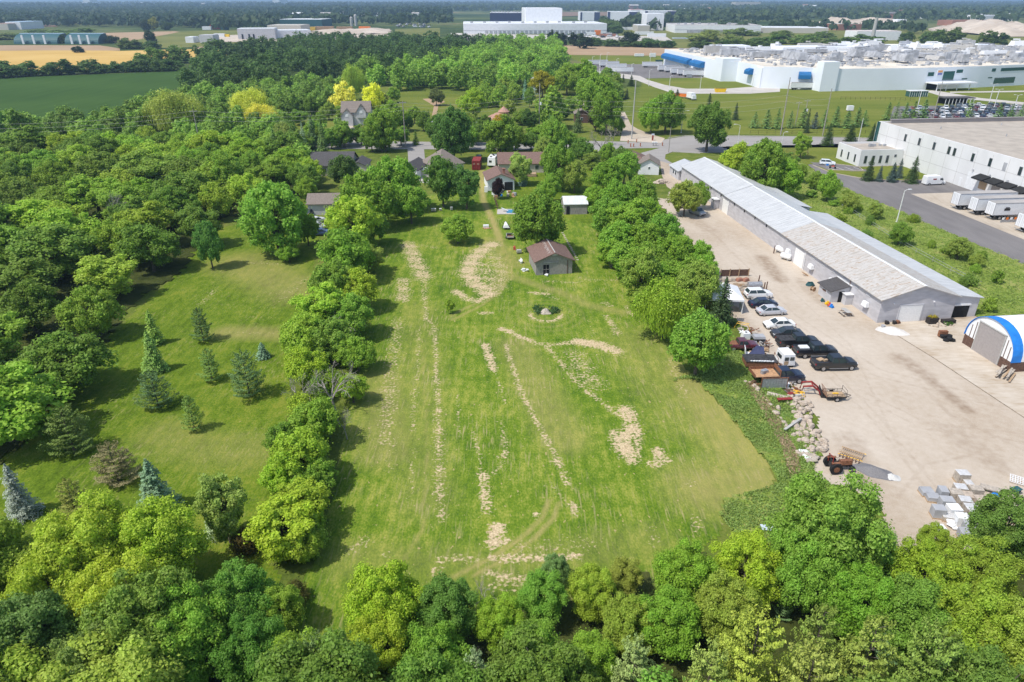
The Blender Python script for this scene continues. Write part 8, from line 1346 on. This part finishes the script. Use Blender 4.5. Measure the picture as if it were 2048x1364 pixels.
for k in range(14): b = MB(); b.box((0, 0, 0), (rr.uniform(.4, 1.4), rr.uniform(.3, .8), rr.uniform(.2, .8)), None); o = b.build('yard_clutter', R_(['plywood', 'white_plastic', 'unit_grey', 'fabric_blue', 'chassis', 'stone_beige'])); o.location = at(rr.uniform(985, 1030), rr.uniform(383, 397)); o.rotation_euler = (0, 0, rr.uniform(0, 3)); settag(o, 'x', 'clutter', 'junk in front of the brown-roofed garage'); JK.append(o)
ordlabel(JK, 'junk item in front of the brown-roofed garage')
e = thing('glass_shelter', 1832, 193, 5, 'glazed shelter with a white flat roof on the factory lawn', 'shelter'); pbox('roof', (0, 0, 2.7), (10, 4, .3), 'white_metal', e); pbox('glazing', (0, 0, .1), (9.6, 3.6, 2.6), 'teal_glass', e); b = MB(); [b.box((-4.8 + 1.2 * k, -1.85, 0), (.12, .1, 2.7)) for k in range(9)]; b.build('posts', 'white_metal', e)
e = thing('bike_shelter', 1910, 208, 4, 'long dark flat-roofed shelter with white posts before the staff car park', 'shelter'); pbox('roof', (0, 0, 2.8), (15, 6, .35), 'shingle_charcoal', e); b = MB(); [b.box((-7 + 1.75 * k, -2.8, 0), (.2, .2, 2.8)) for k in range(9)]; b.build('posts', 'white_metal', e); pbox('back_wall', (0, 2.7, 0), (14.6, .2, 2.7), 'chassis', e)
e = empty('motorcycle', L(49.8, 103.0, .08), rad(-30), 'red and black motorcycle in the office car park', 'motorcycle'); b = MB(); b.box((0, 0, .55), (.9, .3, .35), taper=(.8, .7)); b.build('body', 'red_roof', e)
for x in (-.7, .7): b = MB(); b.cyl((x, -.06, .31), .31, .12, None, 14, 'y'); b.build('wheel', 'tyre', e)
b = MB(); b.tube([(.65, 0, .35), (.4, 0, 1.0)], .03, None, 5); b.tube([(.4, -.35, 1.02), (.4, .35, 1.02)], .025, None, 5); b.box((-.3, 0, .85), (.7, .28, .1)); b.build('handlebar', 'trim_black', e)
e = empty('parking_sign', L(48.8, 104.4, .08), rad(-10), 'small blue sign board beside the motorcycle', 'sign'); pbox('panel', (0, 0, .5), (.9, .06, .7), 'pale_blue_siding', e); pbox('face', (0, -.04, .6), (.75, .02, .5), 'fabric_blue', e); pbox('post', (0, .05, 0), (.08, .06, .6), 'steel', e)
# wooden bollards, mailboxes and signs at the junction
mat('bollard_wood', (.42,.16,.08), .8, var=.2)
for k, (x, y) in enumerate(((1256,287),(1273,285),(1261,294),(1267,294),(1280.5,293),(1324.5,292))): b = MB(); b.box((0, 0, 0), (.3, .3, 1.1)); b.box((0, 0, 1.1), (.36, .36, .08)); o = b.build('bollard', 'bollard_wood'); o.location = at(x, y); settag(o, 'orange-brown timber bollard, %s from the left at the street junction' % ('first', 'fourth', 'second', 'third', 'fifth', 'sixth')[k], 'bollard', 'timber bollards at the junction')
e = thing('direction_sign', 1305, 281, 0, 'dark red post with a small sign at the junction verge', 'sign'); pbox('post', (0, 0, 0), (.5, .5, 1.8), 'rust_red', e); pbox('panel', (0, 0, 1.8), (1.0, .3, .5), 'pale_blue_siding', e)
e = thing('mailboxes', 1309, 292, 0, 'cluster of white mailboxes on the junction verge', 'mailbox'); [pbox('box_body', (x, 0, .9), (.5, .5, .5), 'white_metal', e) for x in (-.6, 0, .6)]; b = MB(); b.box((0, 0, .8), (2, .3, .1)); b.box((-.5, 0, 0), (.12, .12, .8)); b.box((.5, 0, 0), (.12, .12, .8)); b.build('stand', 'chassis', e)
# ------------------------------------------------------------ lamps and utility poles
mat('pole_wood', (.33,.30,.27), .85, var=.15); mat('pole_light', (.70,.70,.68), .5)
def lamp(px, py, h, kind, label, m='pole_light', arm=1.6, az=0, r=.11, dbl=False):
    e = empty('street_lamp', at(px, py), az, label, 'street lamp', 'street lamps'); b = MB(); b.cyl((0, 0, 0), .28, .25, None, 10); b.tube([(0, 0, 0), (0, 0, h)], [r, r * .65], None, 8); b.build('pole', m, e)
    for s in ((1, -1) if dbl else (1,)): b = MB(); b.tube([(0, 0, h - .1), (s * arm * .5, 0, h + .25), (s * arm, 0, h + .3)], .05, None, 5); a_ = b.build('arm', m, e); pbox('lamp_head', (s * (arm + .25), 0, h + .22), (.75, .34, .14), 'white_metal', a_)
lamp(1793, 445, 7.2, 0, 'tall white lamp at the edge of the truck lot', arm=.9, r=.13, az=.1)
lamp(1362, 266, 7.8, 0, 'curved-arm lamp on the far verge of the junction'); lamp(1475, 290, 6.6, 0, 'lamp leaning over the street behind the junction tree', az=math.pi); lamp(1562, 296, 5.0, 0, 'white lamp behind the big dark tree by the long shed', arm=.8)
for (x, y, h, lb) in [(1212,148,13,'white lamp rising over the left factory trailers'),(1199,143,11,'white lamp at the far left of the factory yard'),(1184,141,9,'leftmost white lamp of the factory yard'),(1232,149,9.5,'short white lamp beside the trailer nearest the bank'),(1262,157,8.6,'white lamp left of the dark spruce clump'),(1297,172,8.5,'white lamp at the bend of the factory drive'),(1338,182,7.5,'white lamp above the orange trailer'),(1399,186,8.6,'white lamp left of the yellow skip'),(1503,184,8.6,'white lamp right of the yellow skip'),(1300,125,9,'white lamp behind the lone yard trailer')]: lamp(x, y, h, 0, lb, arm=.7, r=.16)
for (x, y, h, lb) in [(1833,222,8.6,'white lamp at the left end of the staff car park'),(1977,209,9,'white lamp behind the first staff car rows'),(1986,222,9,'double white lamp in the middle of the staff cars'),(2026,224,7,'white lamp at the right of the staff cars')]: lamp(x, y, h, 0, lb, arm=1.2, r=.18, dbl=True)
e = thing('garden_lamp', 834, 386, 0, 'small black garden lamp with a pale globe on the back lawn', 'lamp'); b = MB(); b.tube([(0, 0, 0), (0, 0, 2.1)], .05, None, 6); b.build('pole', 'trim_black', e); b = MB(); b.cyl((0, 0, 2.1), .18, .3, None, 10); b.build('lamp_head', 'white_metal', e)
POLES = {}
def pole(key, px, py, h, label, arms=(), r=.2, pos=None, trafo=False, m='pole_wood'):
    p = Vector(pos) if pos else at(px, py); e = empty('utility_pole', p, 0, label, 'utility pole', 'utility poles'); b = MB(); b.tube([(0, 0, 0), (0, 0, h)], [r, r * .6], None, 8); b.build('shaft', m, e)
    for z in arms: b = MB(); b.box((0, 0, z), (2.2, .14, .14)); [b.cyl((x, 0, z + .14), .06, .2, None, 6) for x in (-1, 0, 1)]; b.build('crossarm', 'concrete_grey', e)
    if trafo: b = MB(); b.cyl((.5, 0, h * .55), .35, 1.0, None, 10); b.build('transformer', 'white_metal', e)
    POLES[key] = (p, h)
pole('a', 0, 0, 15, 'utility pole at the left among the trees, below the crop field corner', (14.4,), pos=(-97, 217, 0)); pole('b', 0, 0, 15, 'utility pole on the street beside the two-storey house', (14.4,), pos=(-36, 236, 0)); pole('c', 1078, 262, 17.2, 'tall utility pole right of the round blue pool', (), r=.22, trafo=True); pole('d', 1263, 278, 19.8, 'tallest utility pole, at the mouth of the gravel driveway', (), r=.25, m='concrete_grey'); pole('e', 1337, 305, 8.2, 'short utility pole on the near side of the junction', (), r=.14)
pole('f', 1561, 270, 20, 'tall utility pole on the far verge left of the spruce row middle', (), r=.24); pole('g', 1645, 272, 16.5, 'utility pole with a streetlight by the spruce row', (), r=.2); pole('h', 1716, 285, 8.2, 'short pale pole by the street before the glass corner', (), r=.14, m='pole_light'); pole('i', 1606, 252, 10, 'service pole with a transformer beyond the spruce row', (9.4,), trafo=True); pole('j', 1590, 254, 9.5, 'service pole left of another beyond the spruce row', (9,)); pole('k', 1865, 240, 15, 'tall thin pole rising behind the roof of the white warehouse', (), r=.2)
def wires(A, B, hs, sag, label, offs=(0,)):
    b = MB()
    for z in hs:
        for o in offs:
            P = []
            for i in range(13): t = i / 12; q = A.lerp(B, t); P.append((q.x, q.y + o, z[0] + (z[1] - z[0]) * t - sag * 4 * t * (1 - t)))
            b.tube(P, .022, None, 3, False)
    o = b.build('overhead_wires', 'concrete_grey'); settag(o, label, 'wires')
pa, pb, pc, pd, pf, pg = [POLES[k][0] for k in 'abcdfg']
wires(Vector((-190, 205, 0)), pa, [(13.5, 14.5), (12.2, 13.2), (11, 12)], 2.2, 'overhead wires left of the leftmost utility pole'); wires(pa, pb, [(14.5, 14.5), (13.0, 13.4), (11.8, 12.2)], 1.6, 'overhead wires between the two left utility poles')
wires(pb, pc, [(14.5, 13.2), (13.4, 11.6), (12.2, 10)], 1.8, 'overhead wires crossing in front of the clearing'); wires(pc, pd, [(13.2, 13), (11.6, 11.2), (10, 9.6), (8.6, 8.2)], 1.2, 'overhead wires between the blue pool pole and the tallest pole'); wires(pd, pf, [(13, 14), (11.2, 12), (9.6, 10)], 1.6, 'overhead wires from the tallest pole across the factory bank'); wires(pf, pg, [(14, 13), (12, 11)], .8, 'overhead wires above the spruce row')
# low fence lines
def railfence(pts, h, m, label, gap=3.0, name='wire_fence'):
    P = W(pts); e = empty(name, P[0], 0, label, 'fence'); b = MB()
    for a, c in zip(P[:-1], P[1:]):
        for z in (h * .5, h * .95): b.tube([a - P[0] + Vector((0, 0, z)), c - P[0] + Vector((0, 0, z))], .03, None, 4, False)
        for i in range(max(1, int((c - a).length / gap))): q = a.lerp(c, i / max(1, int((c - a).length / gap))) - P[0]; b.tube([q, q + Vector((0, 0, h))], .05, None, 4)
    b.build('posts_and_rails', m, e); return e
railfence([(1681, 199), (1760, 200), (1830, 202)], 1.4, 'chassis', 'dark low railing on the lawn before the factory', 2.2, 'railing'); railfence([(1573, 303), (1615, 305), (1615, 312), (1573, 309)], 1.1, 'brown_wood', 'brown split-rail fence on the office lawn'); railfence([(1500, 268), (1700, 268), (1760, 266)], 1.3, 'chassis', 'thin wire fence below the spruce row')
railfence([(1640, 385), (1700, 425), (1800, 490), (1900, 545), (1960, 575)], 1.1, 'steel', 'nearly invisible wire fence in the weedy strip', 4)

# scrap and rubble along the weedy edge of the yard
SCR = []
for k in range(60):
    t = rr.random(); q = at(1488 + 105 * t + rr.uniform(-14, 14), 665 + 125 * t + rr.uniform(-12, 12)); m = R_(['rust', 'brown_wood', 'chassis', 'stone_beige', 'concrete_grey', 'wood', 'white_metal']); b = MB()
    for j in range(rr.randrange(3, 7)): b.box((rr.uniform(-.5, .5), rr.uniform(-.4, .4), rr.uniform(0, .25)), (rr.uniform(.15, 1.1), rr.uniform(.08, .35), rr.uniform(.05, .22)), None, rz=rr.uniform(0, 3), ry=rr.uniform(-.3, .3))
    o = b.build('scrap', m); o.location = (q.x, q.y, .06); settag(o, 'x', 'scrap', 'scrap along the weedy yard edge'); SCR.append(o)
ordlabel(SCR[:20], 'small heap of scrap among the weeds, nearer the parked sedans'); ordlabel(SCR[20:40], 'small heap of scrap and boards beside the old machines'); ordlabel(SCR[40:], 'bits of rusty junk at the foot of the weedy bank')
# scattered small buildings near the horizon
HB = {}
for k in range(64):
    z = k % 4; x = (rr.uniform(1250, 1640), rr.uniform(1640, 2040), rr.uniform(560, 900), rr.uniform(20, 420))[z]; y = (rr.uniform(18, 27), rr.uniform(24, 40), rr.uniform(24, 44), rr.uniform(9, 15))[z]; s = rr.uniform(12, 30) * (1.6 if y < 20 else 1); e = empty('distant_building', at(x, y), rr.uniform(-.3, .3), 'x', 'building', 'distant buildings'); h = rr.uniform(6, 11) * (1.8 if y < 20 else 1.2)
    pbox('wall', (0, 0, 0), (s, s * .6, h), R_(['white_wall', 'beige_siding', 'brick', 'white_wall']), e); b = MB(); b.prism([(-s * .33, h), (s * .33, h), (0, h + s * .14)], 'x', -s / 2 - 1, s / 2 + 1); b.build('roof', R_(['shingle_salmon', 'roof_grey_far', 'white_metal', 'shingle_grey']), e); HB.setdefault(z, []).append(e)
for z, nm in enumerate(('above the long white depot', 'at the upper right', 'beyond the lumber depot', 'on the left horizon')): ordlabel(HB[z], 'tiny distant building %s' % nm)
# ------------------------------------------------------------ haze over the plain
m = bpy.data.materials.new('haze'); m.use_nodes = True; n = m.node_tree; n.nodes.remove(n.nodes['Principled BSDF'])
v = n.nodes.new('ShaderNodeVolumePrincipled'); v.inputs['Color'].default_value = (.50, .73, 1, 1); v.inputs['Density'].default_value = .00015; v.inputs['Anisotropy'].default_value = .2
n.links.new(v.outputs[0], n.nodes['Material Output'].inputs['Volume']); MATS['haze'] = m
b = MB(); b.box((0, 3000, -1.0), (26000, 24000, 151)); h = b.build('haze', 'haze'); h['kind'] = 'stuff'
